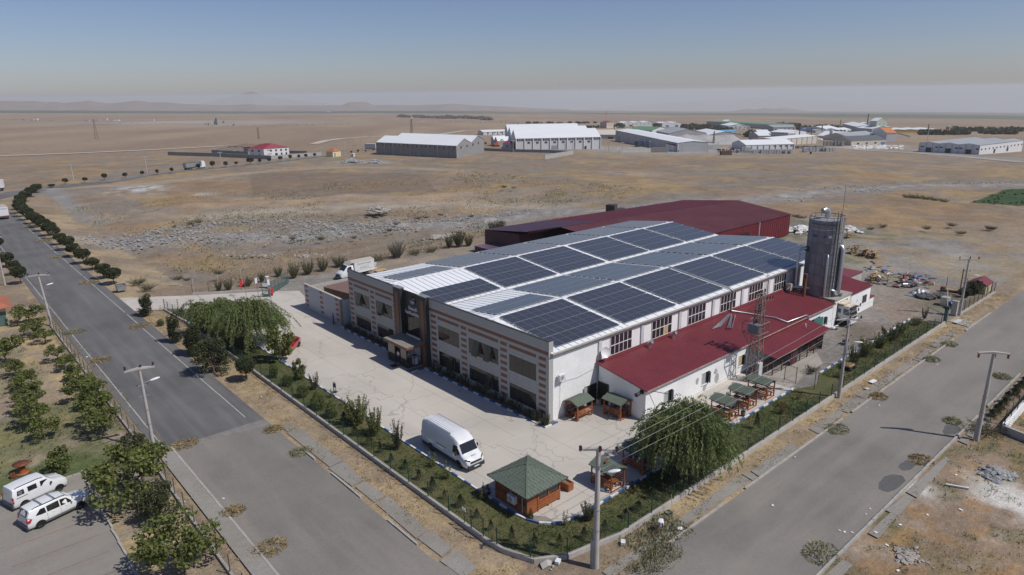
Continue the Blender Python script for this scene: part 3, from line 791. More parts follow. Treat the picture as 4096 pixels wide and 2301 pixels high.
b=MB();b.box(39.42,42.0,63.02,67.98,2.62,2.78);b.build('soffit',MT.tile_dark_lit,por)
b=MB();b.box(39.40,42.0,63.0,68.0,2.78,2.93)
rb=MB();
for yy in np.arange(63.05,67.9,.62):rb.box(39.385,39.40,yy,yy+.6,2.66,2.90)
for xx in np.arange(39.42,41.7,.62):rb.box(xx,xx+.6,62.985,63.0,2.66,2.90)
b.build('fascia',MT.tile_brown,por);tag(rb.build('brown_tile',MT.tile_brown,por))
for i in range(4):
 put(B0().box(39.40+.65*i+.008,39.40+.65*(i+1)-.008,63.0,67.98,2.93,2.97).mesh('roof_slab',MT.walk),'roof_slab',por)
for(ya,yb)in((63.95,65.2),(66.45,67.95)):
 f=MB();f.box(39.96,40.04,ya,yb,.1,2.62);f=f.build('side_light',MT.frame_dark,por)
 put(B0().box(39.95,39.96,ya+.05,yb-.05,1.15,2.55).mesh('pane',mat('pane_buff',(.21,.185,.135),.25,.1,3)),'pane',f)
 put(B0().box(39.95,39.96,ya+.05,yb-.05,.15,1.1).mesh('pane',MT.glass_dark),'pane',f)
f=MB()
for xx in(40.0,41.0,41.95):f.box(xx,xx+.05,63.93,63.98,.1,2.62)
f.box(40.0,42.0,63.93,63.98,1.05,1.12);f.box(40.0,42.0,63.93,63.98,.1,.16);f.build('side_frame',MT.frame_dark,por)
f=MB()
for xx in(40.0,41.95):f.box(xx,xx+.05,67.9,67.95,.1,2.62)
f.build('side_frame',MT.frame_dark,por)
tag(B0().box(38.95,39.85,65.3,66.3,.0,.025).build('door_mat',MT.mat_red),'dark red doormat on the concrete before the porch','doormat')
st=thing('reception_desk','pale reception stand inside the glazed porch','stand',(41.3,64.4,.11))
B0().box(41.1,41.6,64.1,64.6,.11,1.2).build('cabinet',MT.white_trim,st);B0().box(41.05,41.65,64.05,64.65,1.2,1.25).build('top',MT.tile_dark,st)
YE,YR1,YV,YR2,YB=42.72,52.15,61.8,71.3,81.05
ZE,ZR,ZV=7.22,8.34,7.28
SL=[(YE,ZE,YR1,ZR),(YV,ZV,YR1,ZR),(YV,ZV,YR2,ZR),(YB,ZE,YR2,ZR)]
RX0,RX1=42.70,101.7
for(y0,z0,y1,z1)in SL:
 b=MB();b.add([(RX0,y0,z0),(RX1,y0,z0),(RX1,y1,z1),(RX0,y1,z1),(RX0,y0,z0-.12),(RX1,y0,z0-.12),(RX1,y1,z1-.12),(RX0,y1,z1-.12)],[(0,1,2,3)if y1>y0 else(3,2,1,0),(7,6,5,4),(0,4,5,1),(1,5,6,2),(2,6,7,3),(3,7,4,0)])
 b.build('roof',MT.roof_white,fac)
 s=MB();xx=RX0+.3
 dy,dz=y1-y0,z1-z0
 while xx<RX1-.2:
  lim=1.0
  s.beam((xx,y0+.03*dy/abs(dy),z0+.02),(xx,y1-.05*dy/abs(dy),z1+.02),.055,.05);xx+=.85 if xx<54 else 1.7
 tag(s.build('roof_rib',MT.seam,fac))
for yr in(YR1,YR2):
 b=MB();b.add([(RX0,yr-.42,ZR-.025),(RX0,yr,ZR+.05),(RX0,yr+.42,ZR-.025),(RX1,yr-.42,ZR-.025),(RX1,yr,ZR+.05),(RX1,yr+.42,ZR-.025)],[(0,3,4,1),(1,4,5,2)])
 r=b.build('ridge_cap',MT.roof_white,fac)
 s=MB();xx=RX0+.6
 while xx<RX1:
  s.beam((xx,yr-.40,ZR-.01),(xx,yr,ZR+.065),.03,.03);s.beam((xx,yr,ZR+.065),(xx,yr+.40,ZR-.01),.03,.03);xx+=1.15
 s.build('ridge_rib',MT.seam,fac)
b=MB();b.box(RX0,RX1,YV-.33,YV+.33,ZV-.02,ZV+.015);b.build('valley_gutter',mat('valley_sheet',(.36,.33,.29),.6,.25,.5),fac)
b=MB();b.box(RX0,92.2,YE-.14,YE,ZE-.16,ZE-.02);b.build('gutter',mat('gutter_dirt',(.40,.36,.28),.8,.25,1),fac)
b=MB();b.box(43.08,92.0,42.90,43.0,6.72,7.03);b.build('wall_beam',MT.beam_grey,fac)
for x0 in(49.57,56.45,63.37,70.2,76.82,83.5,89.7):
 B0().box(x0,x0+.46,42.86,43.0,0 if x0<50 else 4.3,6.72).build('pilaster',MT.beam_grey,fac)
def hall_window(x0,x1,z0=4.55,z1=6.66,missing=()):
 f=MB();f.box(x0,x1,42.965,42.985,z0,z1,1)
 for i in range(6):
  xx=x0+(x1-x0)*i/5;f.box(xx-.035,xx+.035,42.93,42.965,z0,z1)
 for zz in(z0,(z0+z1)/2,z1):f.box(x0-.035,x1+.035,42.925,42.965,zz-.04,zz+.04)
 f.box(x0-.06,x1+.06,42.85,42.965,z0-.08,z0-.04)
 o=f.build('window',[MT.frame_white,MT.void],fac)
 for i in range(5):
  for j in range(2):
   if(i,j)in missing and missing[(i,j)]=='open':continue
   a=x0+(x1-x0)*i/5+.035;c=x0+(x1-x0)*(i+1)/5-.035;lo=z0+(z1-z0)/2*j+.04;hi=z0+(z1-z0)/2*(j+1)-.04
   m=MT.wood_pale if(i,j)in missing else MT.glass_side
   put(B0().box(a,c,42.945,42.958,lo,hi).mesh('pane',m),'pane',o)
hall_window(51.46,54.92);hall_window(58.42,62.06,missing={(2,0):'open',(3,0):'board'});hall_window(65.27,68.82,missing={(2,0):'open'})
hall_window(72.09,75.55);hall_window(78.71,82.13);hall_window(85.21,88.4)
d=MB();d.box(47.6,49.45,42.95,42.99,0,2.15);d=d.build('door',MT.void,fac)
put(B0().box(47.45,47.9,42.85,42.93,0.02,2.1).mesh('door_leaf',MT.frame_grey),'door_leaf',d)
B0().box(90.5,92.2,42.88,43.0,4.3,6.72).build('wall_panel',mat('panel_violet',(.30,.27,.33),.6,.1,1),fac)
def ac_unit(loc,rz,label,m='car_white'):
 t=thing('air_conditioner',label,'air conditioner',loc,rz)
 b=MB();b.box(-.42,.42,-.15,.15,0,.62);put(b.mesh('case',MT.white_plastic),'case',t,False)
 b=MB();b.lathe([(.25,0),(.25,-.02),(.21,-.02),(.21,0)],18,(-.1,-.15,.31),axis='Y');b.lathe([(.05,-.02),(.0,-.03)],8,(-.1,-.15,.31),axis='Y');put(b.mesh('fan_guard',MT.steel_dull),'fan_guard',t,False)
 b=MB()
 for k in range(6):a=k*pi_/3;b.beam((-.1,-.158,.31),(-.1+.2*cos_(a),-.158,.31+.2*sin_(a)),.05,.01)
 put(b.mesh('fan',MT.plastic_grey),'fan',t,False)
 b=MB();b.box(-.35,-.31,-.2,.3,-.05,0);b.box(.31,.35,-.2,.3,-.05,0);put(b.mesh('bracket',MT.steel_dull),'bracket',t,False)
 return t
ac_unit((44.0,42.66,4.15),0,'white air conditioner box high on the white side wall near the tiled corner')
t=thing('satellite_dish','white satellite dish on the side wall above the lean-to roof edge','satellite dish',(50.1,42.5,5.4))
b=MB();b.lathe([(0,0),(.25,.03),(.45,.10),(.56,.17)],20,axis='Y');o=put(b.mesh('dish',MT.white_plastic),'dish',t,False);o.rotation_euler=(rd_(18),0,rd_(180-18))
b=MB();b.beam((0,.1,0),(0,.5,-.25),.05);b.beam((.1,-.1,-.4),(.25,-.6,-.1),.02);b.cbox((.25,-.62,-.08),(.07,.1,.07));put(b.mesh('arm',MT.steel_dull),'arm',t,False)
tag(B0().tube([(43.9,42.93,3.7),(44.4,42.93,3.75),(45.3,42.93,3.72),(46.5,42.93,3.6),(48,42.93,3.75),(49.4,42.93,3.9)],.012,5).tube([(44.05,42.93,3.7),(44.02,42.93,2.0),(44.0,42.93,.02)],.014,5).build('wall_cable',MT.cable),'thin grey cable drooping across the white side wall','cable')
tag(B0().tube([(49.47,42.8,4.2),(49.47,42.8,2.2),(49.44,42.8,.2)],.035,6).build('downpipe',MT.cable_dark),'thin dark downpipe in the corner beside the lean-to','downpipe')
# ================================================================== SOLAR PANELS
def solar_glass():
 m=bpy.data.materials.new('solar_cells');m.use_nodes=True
 n=m.node_tree.nodes;l=m.node_tree.links;b=n['Principled BSDF']
 tc=n.new('ShaderNodeTexCoord')
 bt=n.new('ShaderNodeTexBrick');bt.offset=0;bt.inputs['Scale'].default_value=1;bt.inputs['Brick Width'].default_value=.182;bt.inputs['Row Height'].default_value=.091
 bt.inputs['Mortar Size'].default_value=.003;bt.inputs['Color1'].default_value=(.026,.027,.032,1);bt.inputs['Color2'].default_value=(.029,.030,.035,1);bt.inputs['Mortar'].default_value=(.07,.073,.08,1)
 l.new(tc.outputs['Object'],bt.inputs['Vector']);l.new(bt.outputs[0],b.inputs['Base Color'])
 b.inputs['Roughness'].default_value=.3;b.inputs['Specular IOR Level'].default_value=.7;b.inputs['Sheen Weight'].default_value=.22;b.inputs['Sheen Roughness'].default_value=.4;b.inputs['Coat Weight'].default_value=.5;b.inputs['Coat Roughness'].default_value=.15
 return m
MT.cells=solar_glass();MM('panel_rim',(.55,.57,.60),.35,0,metal=.6)
PW,PL=1.125,2.06
b=MB();b.box(-PW/2,PW/2,-PL/2,PL/2,-.035,0,0)
for s in(-1,1):
 y0,y1=(.012,PL/2-.022)if s>0 else(-PL/2+.022,-.012)
 b.box(-PW/2+.016,PW/2-.016,y0,y1,-.01,.004,1)
PANEL=b.mesh('solar_panel',[MT.panel_rim,MT.cells])
MM('rail',(.60,.62,.64),.4,0,metal=.5)
RAIL=None
SLN=('right hand slope from the eave','second slope in from the right eave','third slope in from the right eave','far left slope')
def array(si,x0,x1,rows,nth,total=6):
 y0,z0,y1,z1=SL[si]
 L=hy_(y1-y0,z1-z0);ang=at2_(z1-z0,y1-y0)
 sgn=1 if y1>y0 else-1
 slope=at2_(z1-z0,abs(y1-y0))
 rot=Euler((slope,0,0 if sgn>0 else pi_))
 ncol=round((x1-x0)/1.147);px_=(x1-x0)/ncol
 off0=.62
 c=V_(((x0+x1)/2,y0+(y1-y0)*.5,z0+(z1-z0)*.5))
 lab={0:'solar panel array, %s from the tiled front, on the roof slope along the right eave',1:'solar panel array, %s from the tiled front, on the slope behind the nearer ridge',2:'solar panel array, %s from the tiled front, between the valley and the farther ridge',3:'solar panel array, %s from the tiled front, on the slope behind the farther ridge'}[si]%ORD[nth]
 t=thing('solar_array',lab,'solar panels',tuple(c),0,'solar panel arrays on the factory roof')
 e=V_((0,(y1-y0)/L,(z1-z0)/L));nrm=V_((0,-(z1-z0)/L*sgn,abs(y1-y0)/L))
 for r in rows:
  for k in range(ncol):
   d=off0+PL/2+r*(PL+.085)
   p=V_((x0+px_*(k+.5),y0,z0))+e*d+nrm*.16
   put(PANEL,'panel',t,True,p,rot)
 rb=MB()
 for r in rows:
  for q in(.25,.75):
   d=off0+r*(PL+.085)+PL*q
   a=V_((x0-.28,y0,z0))+e*d+nrm*.085;c2=V_((x1+.22,y0,z0))+e*d+nrm*.085
   rb.beam(a,c2,.06,.07)
 rb.build('rail',MT.rail,t)
XS=[(43.95,53.3),(54.1,63.35),(64.05,73.2),(74.15,83.1),(83.85,92.5),(93.25,101.3)]
for i,(xa,xb)in enumerate(XS):
 array(0,xa,xb,range(4),i)
 if i:array(1,xa,xb,range(4),i);array(2,xa,xb,range(4),i);array(3,xa,xb,range(4),i)
array(1,44.3,53.1,(2,3),0);array(2,44.0,53.3,(0,1),0);array(3,44.6,53.1,(2,3),0)
c=MB();y0,z0,y1,z1=SL[0]
c.tube([(73.65,YR1-.3,ZR+.16),(73.65,YE+.1,ZE+.2),(73.9,YE-.32,ZE-.1),(74.0,42.62,4.5)],.11,8)
tag(c.build('cable_conduit',MT.steel_dull),'grey conduit running down the right roof slope and over the eave','conduit')
# ================================================================== LEAN-TO, SHED, SILO, BACK BUILDINGS
YA=36.75
ann=thing('lean_to','low white lean-to with red ribbed roof along the side of the hall','lean-to',(69,40,0))
def gable_wall(b,x,th,pts):b.add([(x,p[0],p[1])for p in pts]+[(x+th,p[0],p[1])for p in pts],[tuple(range(len(pts)))[::-1],tuple(range(len(pts),2*len(pts)))]+[(i,(i+1)%len(pts),len(pts)+(i+1)%len(pts),len(pts)+i)for i in range(len(pts))])
b=MB();b.box(49.5,89.9,YA,YA+.2,0,3.36)
gable_wall(b,49.5,.2,[(YA+.2,0),(42.9,0),(42.9,4.2),(YA+.2,3.36)]);gable_wall(b,89.7,.2,[(YA+.2,0),(42.9,0),(42.9,4.2),(YA+.2,3.36)])
b.build('wall',MT.white_wall,ann)
def ribbed(xa,xb,ya,za,yb,zb,pitch,h,th=.03):
 """trapezoid sheet with its ribs running from (ya, za) up to (yb, zb)"""
 prof=[];x=xa
 while x<xb-1e-6:
  prof+=[(x,0),(x+pitch*.5,0),(x+pitch*.62,h),(x+pitch*.88,h)];x+=pitch
 prof.append((min(x,xb+pitch),0));n=len(prof);b=MB()
 vs=[(p[0],ya,za+p[1])for p in prof]+[(p[0],yb,zb+p[1])for p in prof]
 fs=[(i,i+1,n+i+1,n+i)if yb>ya else(n+i,n+i+1,i+1,i)for i in range(n-1)]
 return b.add(vs,fs)
b=ribbed(49.2,90.0,36.45,3.34,42.86,4.36,.30,.045);b.build('roof',MT.roof_red,ann)
B0().box(49.2,90.1,42.62,42.87,4.37,4.44).box(49.2,90.1,42.80,42.86,4.37,4.58).build('flashing',MT.roof_red,ann)
b=MB();b.add([(49.17,36.43,3.31),(49.17,42.86,4.34),(49.17,42.86,4.44),(49.17,36.43,3.42),(49.24,36.43,3.31),(49.24,42.86,4.34),(49.24,42.86,4.44),(49.24,36.43,3.42)],[(0,3,2,1),(4,5,6,7),(0,4,7,3),(3,7,6,2),(0,1,5,4)]);b.build('roof_edge',MT.roof_red,ann)
B0().box(49.3,89.9,36.40,36.47,3.24,3.35).build('eave_trim',mat('eave_rust',(.36,.26,.21),.85,.4,2),ann)
def leaf_window(x0,x1,z0,z1,board=None):
 w=MB();w.box(x0-.05,x1+.05,YA-.03,YA-.002,z0-.05,z1+.05);w=w.build('window',MT.frame_white,ann)
 xm=(x0+x1)/2
 put(B0().box(x0+.02,xm,YA-.045,YA-.03,z0+.02,z1-.02).mesh('pane',MT.wood_pale if board else MT.frame_grey),'pane',w)
 put(B0().box(xm,x1-.02,YA-.036,YA-.031,z0+.02,z1-.02).mesh('opening',MT.void),'opening',w)
 put(B0().box(-.36,0,-.02,.02,z0,z1).mesh('sash',MT.frame_grey),'sash',w,True,(x1+.02,YA-.05,0),(0,0,rd_(62)))
 put(B0().box(x0-.1,x1+.1,YA-.1,YA-.03,z0-.1,z0-.05).mesh('sill',MT.white_trim),'sill',w)
leaf_window(52.5,53.72,.93,2.2);leaf_window(59.12,60.35,.93,2.24);leaf_window(66.4,67.5,.98,2.19,True);leaf_window(86.86,87.8,.92,2.02)
def patch(x,z,rx,rz_,seed):
 r=random.Random(seed);n=14
 b=MB();b.poly([(x+rx*r.uniform(.75,1.1)*cos_(2*pi_*k/n),YA-.006,z+rz_*r.uniform(.75,1.1)*sin_(2*pi_*k/n))for k in range(n)])
 b.build('plaster_patch',mat('plaster_grey',(.36,.36,.36),.95,.2,3),ann)
patch(58.25,1.62,.32,.42,1);patch(61.72,1.72,.33,.38,2);patch(62.05,.85,.45,.65,3);patch(59.7,.45,.36,.40,4);patch(74.7,2.75,.25,.2,6)
d=MB();d.box(41.5 and 49.44,49.5,41.45,42.68,0,2.34);d=d.build('door',MT.void,ann)
B0().box(49.42,49.47,41.36,41.46,0,2.42).box(49.42,49.47,42.67,42.77,0,2.42).box(49.42,49.47,41.46,42.67,2.33,2.42).build('door_frame',MT.plastic_dark,ann)
d=MB();d.box(82.2,86.2,YA-.012,YA-.002,0,2.4);d.build('door_opening',MT.void,ann)
put(B0().box(0,1.9,-.03,.03,.1,2.45).mesh('door_leaf',MT.green_door),'door_leaf',ann,True,(84.25,YA-.08,0),(0,0,rd_(-10)))
b=MB();b.tube([(49.5,37.15,3.05),(48.55,37.3,2.95)],.2,14);b.lathe([(.27,0),(.27,.1)],14,(0,0,0),axis='Y');
t=tag(B0().tube([(49.55,37.2,3.02),(48.6,37.2,2.94)],.17,14).tube([(49.52,37.2,3.02),(49.44,37.2,3.01)],.26,14).tube([(48.64,37.2,2.944),(48.58,37.2,2.938)],.22,14).build('vent_pipe',MT.plastic_dark),'short black vent pipe sticking out under the lean-to gable','vent pipe')
tag(B0().beam((50.2,36.5,3.1),(51.6,35.7,2.62),.05).build('roof_spout',MT.cable_dark),'thin dark spout under the lean-to eave corner','spout')
for i,x in enumerate((57.0,61.3)):
 t=thing('roof_cowl',('silver roof cowl by the wall above the second window of the lean-to','silver roof cowl by the wall farther along, near the third hall window')[i]if False else('silver bent vent cowl on the red roof, the one nearer the dish','silver bent vent cowl on the red roof, the one farther from the dish')[i],'vent cowl',(x,42.2,4.3))
 b=MB();b.tube([(0,0,-.1),(0,0,.35),(0,-.14,.58),(.0,-.42,.7)],.22,12);put(b.mesh('duct',MT.steel),'duct',t,False)
 b=MB();b.lathe([(.25,0),(.25,.05)],12,(0,-.44,.7),axis='Y');put(b.mesh('rim',MT.steel_dull),'rim',t,False)
t=thing('steel_bundle','bundle of pale steel sections laid on the red roof','steel sections',(70.4,41.9,4.3))
for k in range(13):
 x=68.4+k*.06;s=MB();a0=ru_(-.08,.05)
 p=V_((67.3+k*.17,40.9-(.11*k if k>8 else .02*k),4.15));q=V_((72.9+ru_(-.4,.3),42.2-.03*k-(.10*(k-8)if k>8 else 0),4.42))
 s.beam(p,q,.085,.06);s.build('steel_section',MT.steel,t)
tag(B0().tube([(74.0,42.5,4.52),(75.0,41.6,4.3),(77.3,38.4,3.85),(77.4,36.9,3.6),(81.6,36.6,3.62),(81.8,36.35,3.5),(81.85,36.3,2.75)],.09,8).build('conduit',MT.steel),'silver conduit crossing the red roof down to its lower edge','conduit')
tag(B0().tube([(79.1,35.4,3.4),(78.6,34.9,2.55),(84.3,33.6,2.35)],.06,7).build('drain_pipe',MT.white_trim),'bent white pipe lying over the shed roof','pipe')
t=thing('roof_air_conditioner','cream ventilation box on the red roof beside the last hall window','ventilation box',(87.5,42.2,4.4))
B0().box(87.9,88.5,41.9,42.6,4.35,5.35).build('case',MT.cream_paint,t);B0().tube([(87.4,42.2,4.45),(87.9,42.2,4.9)],.2,8).build('blower',MT.plastic_grey,t)
t=thing('wall_ladder','thin steel ladder against the hall wall above the lean-to','ladder',(82.9,42.7,4.3))
for dx in(0,.4):B0().beam((82.7+dx,42.72,4.3),(82.7+dx,42.72,7.6),.05).build('rail',MT.steel_dull,t)
for k in range(10):B0().beam((82.7,42.72,4.5+k*.32),(83.1,42.72,4.5+k*.32),.03).build('rung',MT.steel_dull,t)
sh=thing('open_shed','open shed on brown posts with a red sheet roof below the lean-to','shed',(76,35,0))
SZ0,SZ1,SY0=2.52,3.05,33.15
ribbed(67.9,79.7,SY0,SZ0,36.7,SZ1,.28,.035).build('roof',MT.roof_red,sh)
for x in(68.9,71.0,73.3,75.3,77.2,78.9,81.0):B0().box(x-.05,x+.05,33.9,34.0,0,2.6 if x<79.7 else 2.5).build('post',MT.rust_dark,sh)
ribbed(79.7,81.9,SY0+.2,SZ0,36.7,SZ1,.28,.035).build('roof',MT.roof_red,sh)
b=MB()
for z in(.75,1.5,2.45):b.beam((68.9,33.95,z),(81.0,33.95,z),.05)
b.build('rail',MT.rust_dark,sh)
B0().beam((68.4,33.3,2.42),(72.8,33.3,2.42),.08,.2).build('timber',MT.wood_pale,sh)
B0().box(72.9,74.6,33.9,33.97,.05,2.3).build('door_panel',MT.wall_plum,sh)
b=MB()
for x in np.arange(69.0,81,.22):b.beam((x,33.93,0.05),(x,33.93,2.4),.008)
for z in np.arange(.2,2.4,.22):b.beam((68.9,33.93,z),(81.0,33.93,z),.008)
tag(b.build('wire_mesh',MT.cable_dark,sh),kind='stuff')
B0().box(81.0,81.06,33.9,36.7,0,2.5).build('end_panel',MT.plastic_dark,sh)
for i,(x,lab)in enumerate(((70.0,'wooden trestle table under the open shed near the pylon'),(77.0,'dark machine standing under the open shed'))):
 t=thing(('trestle_table','machine')[i],lab,('table','machine')[i],(x,35.2,0))
 if i==0:
  B0().box(69.4,71.0,34.8,35.6,.8,.86).build('tabletop',MT.wood_pale,t)
  for px_ in(69.5,70.9):
   for py in(34.9,35.5):B0().beam((px_,py,0),(px_,py,.8),.07).build('leg',MT.wood_pale,t)
 else:
  B0().box(76.4,77.8,34.8,35.7,.3,1.2).build('body',MT.plastic_dark,t);B0().box(76.5,77.7,34.9,35.6,0,.3).build('base',MT.rust_dark,t)
t=thing('gas_cylinder','dark red pressure cylinder under the far end of the shed','cylinder',(79.6,34.4,0))
B0().lathe([(.0,1.5),(.2,1.45),(.32,1.3),(.34,1.2),(.34,.1),(.3,0)],14,(79.6,34.6,0)).build('tank',MT.red_steel,t);B0().tube([(79.6,34.6,1.45),(79.6,34.6,1.62)],.06,6).build('valve',MT.steel_dull,t)
cg=thing('cage_gate','wire mesh gate panel standing open on dark posts before the shed','gate',(68.8,31.8,0))
for p in((68.9,32.5),(68.7,31.1)):B0().beam((*p,0),(*p,1.95),.06).build('post',MT.rust_dark,cg)
b=MB()
for z in(.12,1.8):b.beam((68.9,32.5,z),(68.7,31.1,z),.035)
b.build('frame',MT.rust_dark,cg)
b=MB()
for k in range(12):b.beam((68.9-.2*k/12,32.5-1.4*k/12,.12),(68.9-.2*k/12,32.5-1.4*k/12,1.8),.006)
tag(b.build('wire_mesh',MT.cable_dark,cg),kind='stuff')
pl=thing('fence_post','lone thin dark post at the edge of the lawn beyond the last pavilion','post',(68.6,29.0,0));B0().beam((68.6,29,0),(68.6,29,2.0),.06).build('pole',MT.rust_dark,pl);B0().beam((68.6,29,2.0),(68.6,29.0,2.04),.09).build('cap',MT.rust_dark,pl)
bay=thing('truck_bay','open concrete bay with flat slab roof between the lean-to and small white building','garage',(93,38,0))
b=MB();b.box(90.0,91.0,YA,YA+.3,0,3.55);b.box(94.3,95.2,YA,YA+.3,0,3.55);b.box(91.0,94.3,YA,YA+.3,3.15,3.55);b.box(90.0,90.2,YA+.3,43,0,3.55);b.box(95.0,95.2,YA+.3,42.4,0,3.55);b.box(90.2,95.0,42.2,42.4,0,3.55)
b.build('wall',MT.white_wall,bay)
B0().box(89.95,95.3,YA-.12,42.9,3.55,3.8).build('roof',MT.concrete_old,bay)
wb=thing('white_outbuilding','small white outbuilding with red lean roof at the far end','outbuilding',(98.5,39,0))
b=MB();b.box(95.4,102.0,YA,YA+.2,0,3.35);b.box(101.8,102.0,YA+.2,41.5,0,3.35);b.box(95.4,95.6,YA+.2,41.5,0,3.4);b.box(95.6,101.8,41.3,41.5,0,3.9);b.build('wall',MT.white_wall,wb)
ribbed(95.2,102.2,36.55,3.42,41.6,4.15,.3,.04).build('roof',MT.roof_red,wb)
w=MB();w.box(99.3,100.9,YA-.03,YA-.002,1.2,2.5);w=w.build('window',MT.frame_white,wb)
for i in range(2):put(B0().box(99.38+.74*i,100.06+.74*i,YA-.045,YA-.03,1.28,2.42).mesh('pane',MT.glass_side),'pane',w)
for x,z,m in((97.65,2.1,'frame_white'),(98.9,1.2,'void')):
 B0().tube([(x,YA-.03,z),(x,YA-.01,z)],.25,14).build('vent_hole',MT[m],wb)
 if m!='void':B0().tube([(x,YA-.035,z),(x,YA-.031,z)],.19,14).build('vent_cover',MT.beam_grey,wb)
wc=thing('white_annex','low white annex with red top beside the small outbuilding','outbuilding',(102.8,38,0))
B0().box(102.05,103.6,YA,39.4,0,1.5).build('wall',MT.white_wall,wc);B0().box(102.05,103.7,YA-.1,39.5,1.5,1.62).build('roof',MT.roof_red,wc)
gb=thing('grey_shed','bare grey concrete shed behind the silo with red edged roof','shed',(108,42,0))
b=MB();b.box(103.9,109.4,41.0,45.6,0,3.3);b.build('wall',MT.concrete_wall,gb);B0().box(103.8,109.5,40.9,45.7,3.3,3.42).build('roof',MT.roof_red,gb)
stx=thing('steel_staircase','red steel outside staircase beside the silo','staircase',(101,42.5,3))
for p in((100.4,42.3),(104.2,42.3),(100.4,44.0),(104.2,44.0)):B0().beam((*p,3.3 if p[0]<102 else 0),(*p,7.4),.10).build('post',MT.red_steel,stx)
for k in range(11):B0().cbox((104.0-.3*k,42.8,3.7+.24*k),(.34,.95,.06)).build('step',MT.red_steel,stx)
for y in(42.3,43.3):B0().beam((104.2,y,3.6),(100.8,y,6.3),.09,.22).build('stringer',MT.red_steel,stx);B0().beam((104.2,y,4.7),(100.8,y,7.3),.06).build('handrail',MT.red_steel,stx)
B0().box(98.9,100.9,42.2,44.1,6.2,6.3).build('landing',MT.red_steel,stx)
SC=V_((91.9,39.75));SR=2.2;SZB,SZT=3.8,14.6
silo=thing('silo','tall grey plated steel silo rising over the hall','silo',(SC.x,SC.y,SZB))
NP,NR=16,7
hts=[SZB+(SZT-.45-SZB)*k/NR for k in range(NR+1)]
rnd=random.Random(4)
def arc_plate(r,a0,a1,z0,z1,th,n=3):
 b=MB();vs=[]
 for k in range(n+1):
  a=a0+(a1-a0)*k/n
  for rr in(r,r-th):
   for z in(z0,z1):vs.append((SC.x+rr*cos_(a),SC.y+rr*sin_(a),z))
 fs=[]
 for k in range(n):
  o=4*k;fs+=[(o,o+4,o+5,o+1),(o+2,o+3,o+7,o+6),(o+1,o+5,o+7,o+3),(o,o+2,o+6,o+4)]
 fs+=[(0,1,3,2),(4*n,4*n+2,4*n+3,4*n+1)]
 return b.add(vs,fs,0,False)
for j in range(NR):
 for k in range(NP):
  m=rnd.choice(['silo_a','silo_a','silo_b','silo_d','silo_c'])
  arc_plate(SR,2*pi_*k/NP+.004,2*pi_*(k+1)/NP-.004,hts[j]+.012,hts[j+1]-.012,.03).build('plate',MT[m],silo)
for j in range(1,NR):B0().lathe([(SR-.02,hts[j]-.03),(SR+.045,hts[j]-.03),(SR+.045,hts[j]+.03),(SR-.02,hts[j]+.03)],32,(SC.x,SC.y,0)).build('flange',MT.silo_d,silo)
b=MB()
for k in range(NP):a=2*pi_*k/NP;b.beam((SC.x+(SR+.01)*cos_(a),SC.y+(SR+.01)*sin_(a),SZB),(SC.x+(SR+.01)*cos_(a),SC.y+(SR+.01)*sin_(a),SZT),.05)
b.build('seam',MT.silo_d,silo)
B0().lathe([(SR-.02,SZT-.05),(SR+.03,SZT-.05),(SR+.03,SZT+.04),(SR-.02,SZT+.04)],32,(SC.x,SC.y,0)).build('top_ring',MT.silo_b,silo)
b=MB()
for k in range(NP):a=2*pi_*(k+.5)/NP;
B0().lathe([(SR-.08,SZT-.46),(.3,SZT-.30),(0.0,SZT-.30)][::-1],32,(SC.x,SC.y,0)).build('top_deck',MT.silo_b,silo)
B0().lathe([(SR-.06,hts[0]),(SR-.06,SZT-.5)],32,(SC.x,SC.y,0)).build('inner_wall',MT.void,silo)
B0().tube([(SC.x,SC.y,SZT-.4),(SC.x,SC.y,SZT+.35),(SC.x-.18,SC.y+.06,SZT+.72),(SC.x-.6,SC.y+.2,SZT+.86),(SC.x-.95,SC.y+.3,SZT+.7)],.36,14).build('exhaust_bend',MT.steel,silo)
def silo_pt(a,r,z):return(SC.x+r*cos_(a),SC.y+r*sin_(a),z)
AV=at2_(-SC.y,-SC.x)
for da,lab in((-.34,'Siloma'),(0.05,'Siloma'),(.44,'Siloma'),(-.73,'Siloma')):
 a=AV+da;o=lettering('lettering',lab,.34,silo_pt(a,SR+.015,SZT-1.0),(pi_/2,0,a+pi_/2),'frame_dark',silo,.004)
for da,m,w in((.28,'paper',.5),(-.02,'kerb_blue',.45),(-.62,'kerb_blue',.8)):
 arc_plate(SR+.02,AV+da-.5*w/SR*.8,AV+da+.5*w/SR*.8,SZT-2.7,SZT-2.35,.015).build('sticker',MT[m],silo)
b=MB()
for k in range(24):a=AV-.8+k*.06;b.cbox(silo_pt(a,SR+.012,SZT-1.62),(.05,.05,.07))
tag(b.build('bolt_row',MT.paper,silo))
LA=AV+.62
for da in(-.09,.09):B0().beam(silo_pt(LA+da,SR+.22,SZB),silo_pt(LA+da,SR+.22,SZT+.9),.05).build('ladder_rail',MT.dark_steel,silo)
b=MB()
for k in range(40):b.beam(silo_pt(LA-.09,SR+.22,SZB+.15+k*.28),silo_pt(LA+.09,SR+.22,SZB+.15+k*.28),.03)
b.build('ladder_rung',MT.dark_steel,silo)
b=MB()
for k in range(14):
 z=SZB+2.2+k*.66;pts=[silo_pt(LA+.15*sin_(t),SR+.25+.36*sin_(abs(pi_/2-abs(t))*1.0)if False else SR+.22+.38*cos_(t),z)for t in np.linspace(-pi_/2,pi_/2,7)]
 b.tube(pts,.02,4,cap=False)
for t in(-.9,0,.9):b.tube([silo_pt(LA+.15*sin_(t),SR+.22+.38*cos_(t),z)for z in(SZB+2.2,SZT+.6)],.015,4)
b.build('ladder_cage',MT.dark_steel,silo)
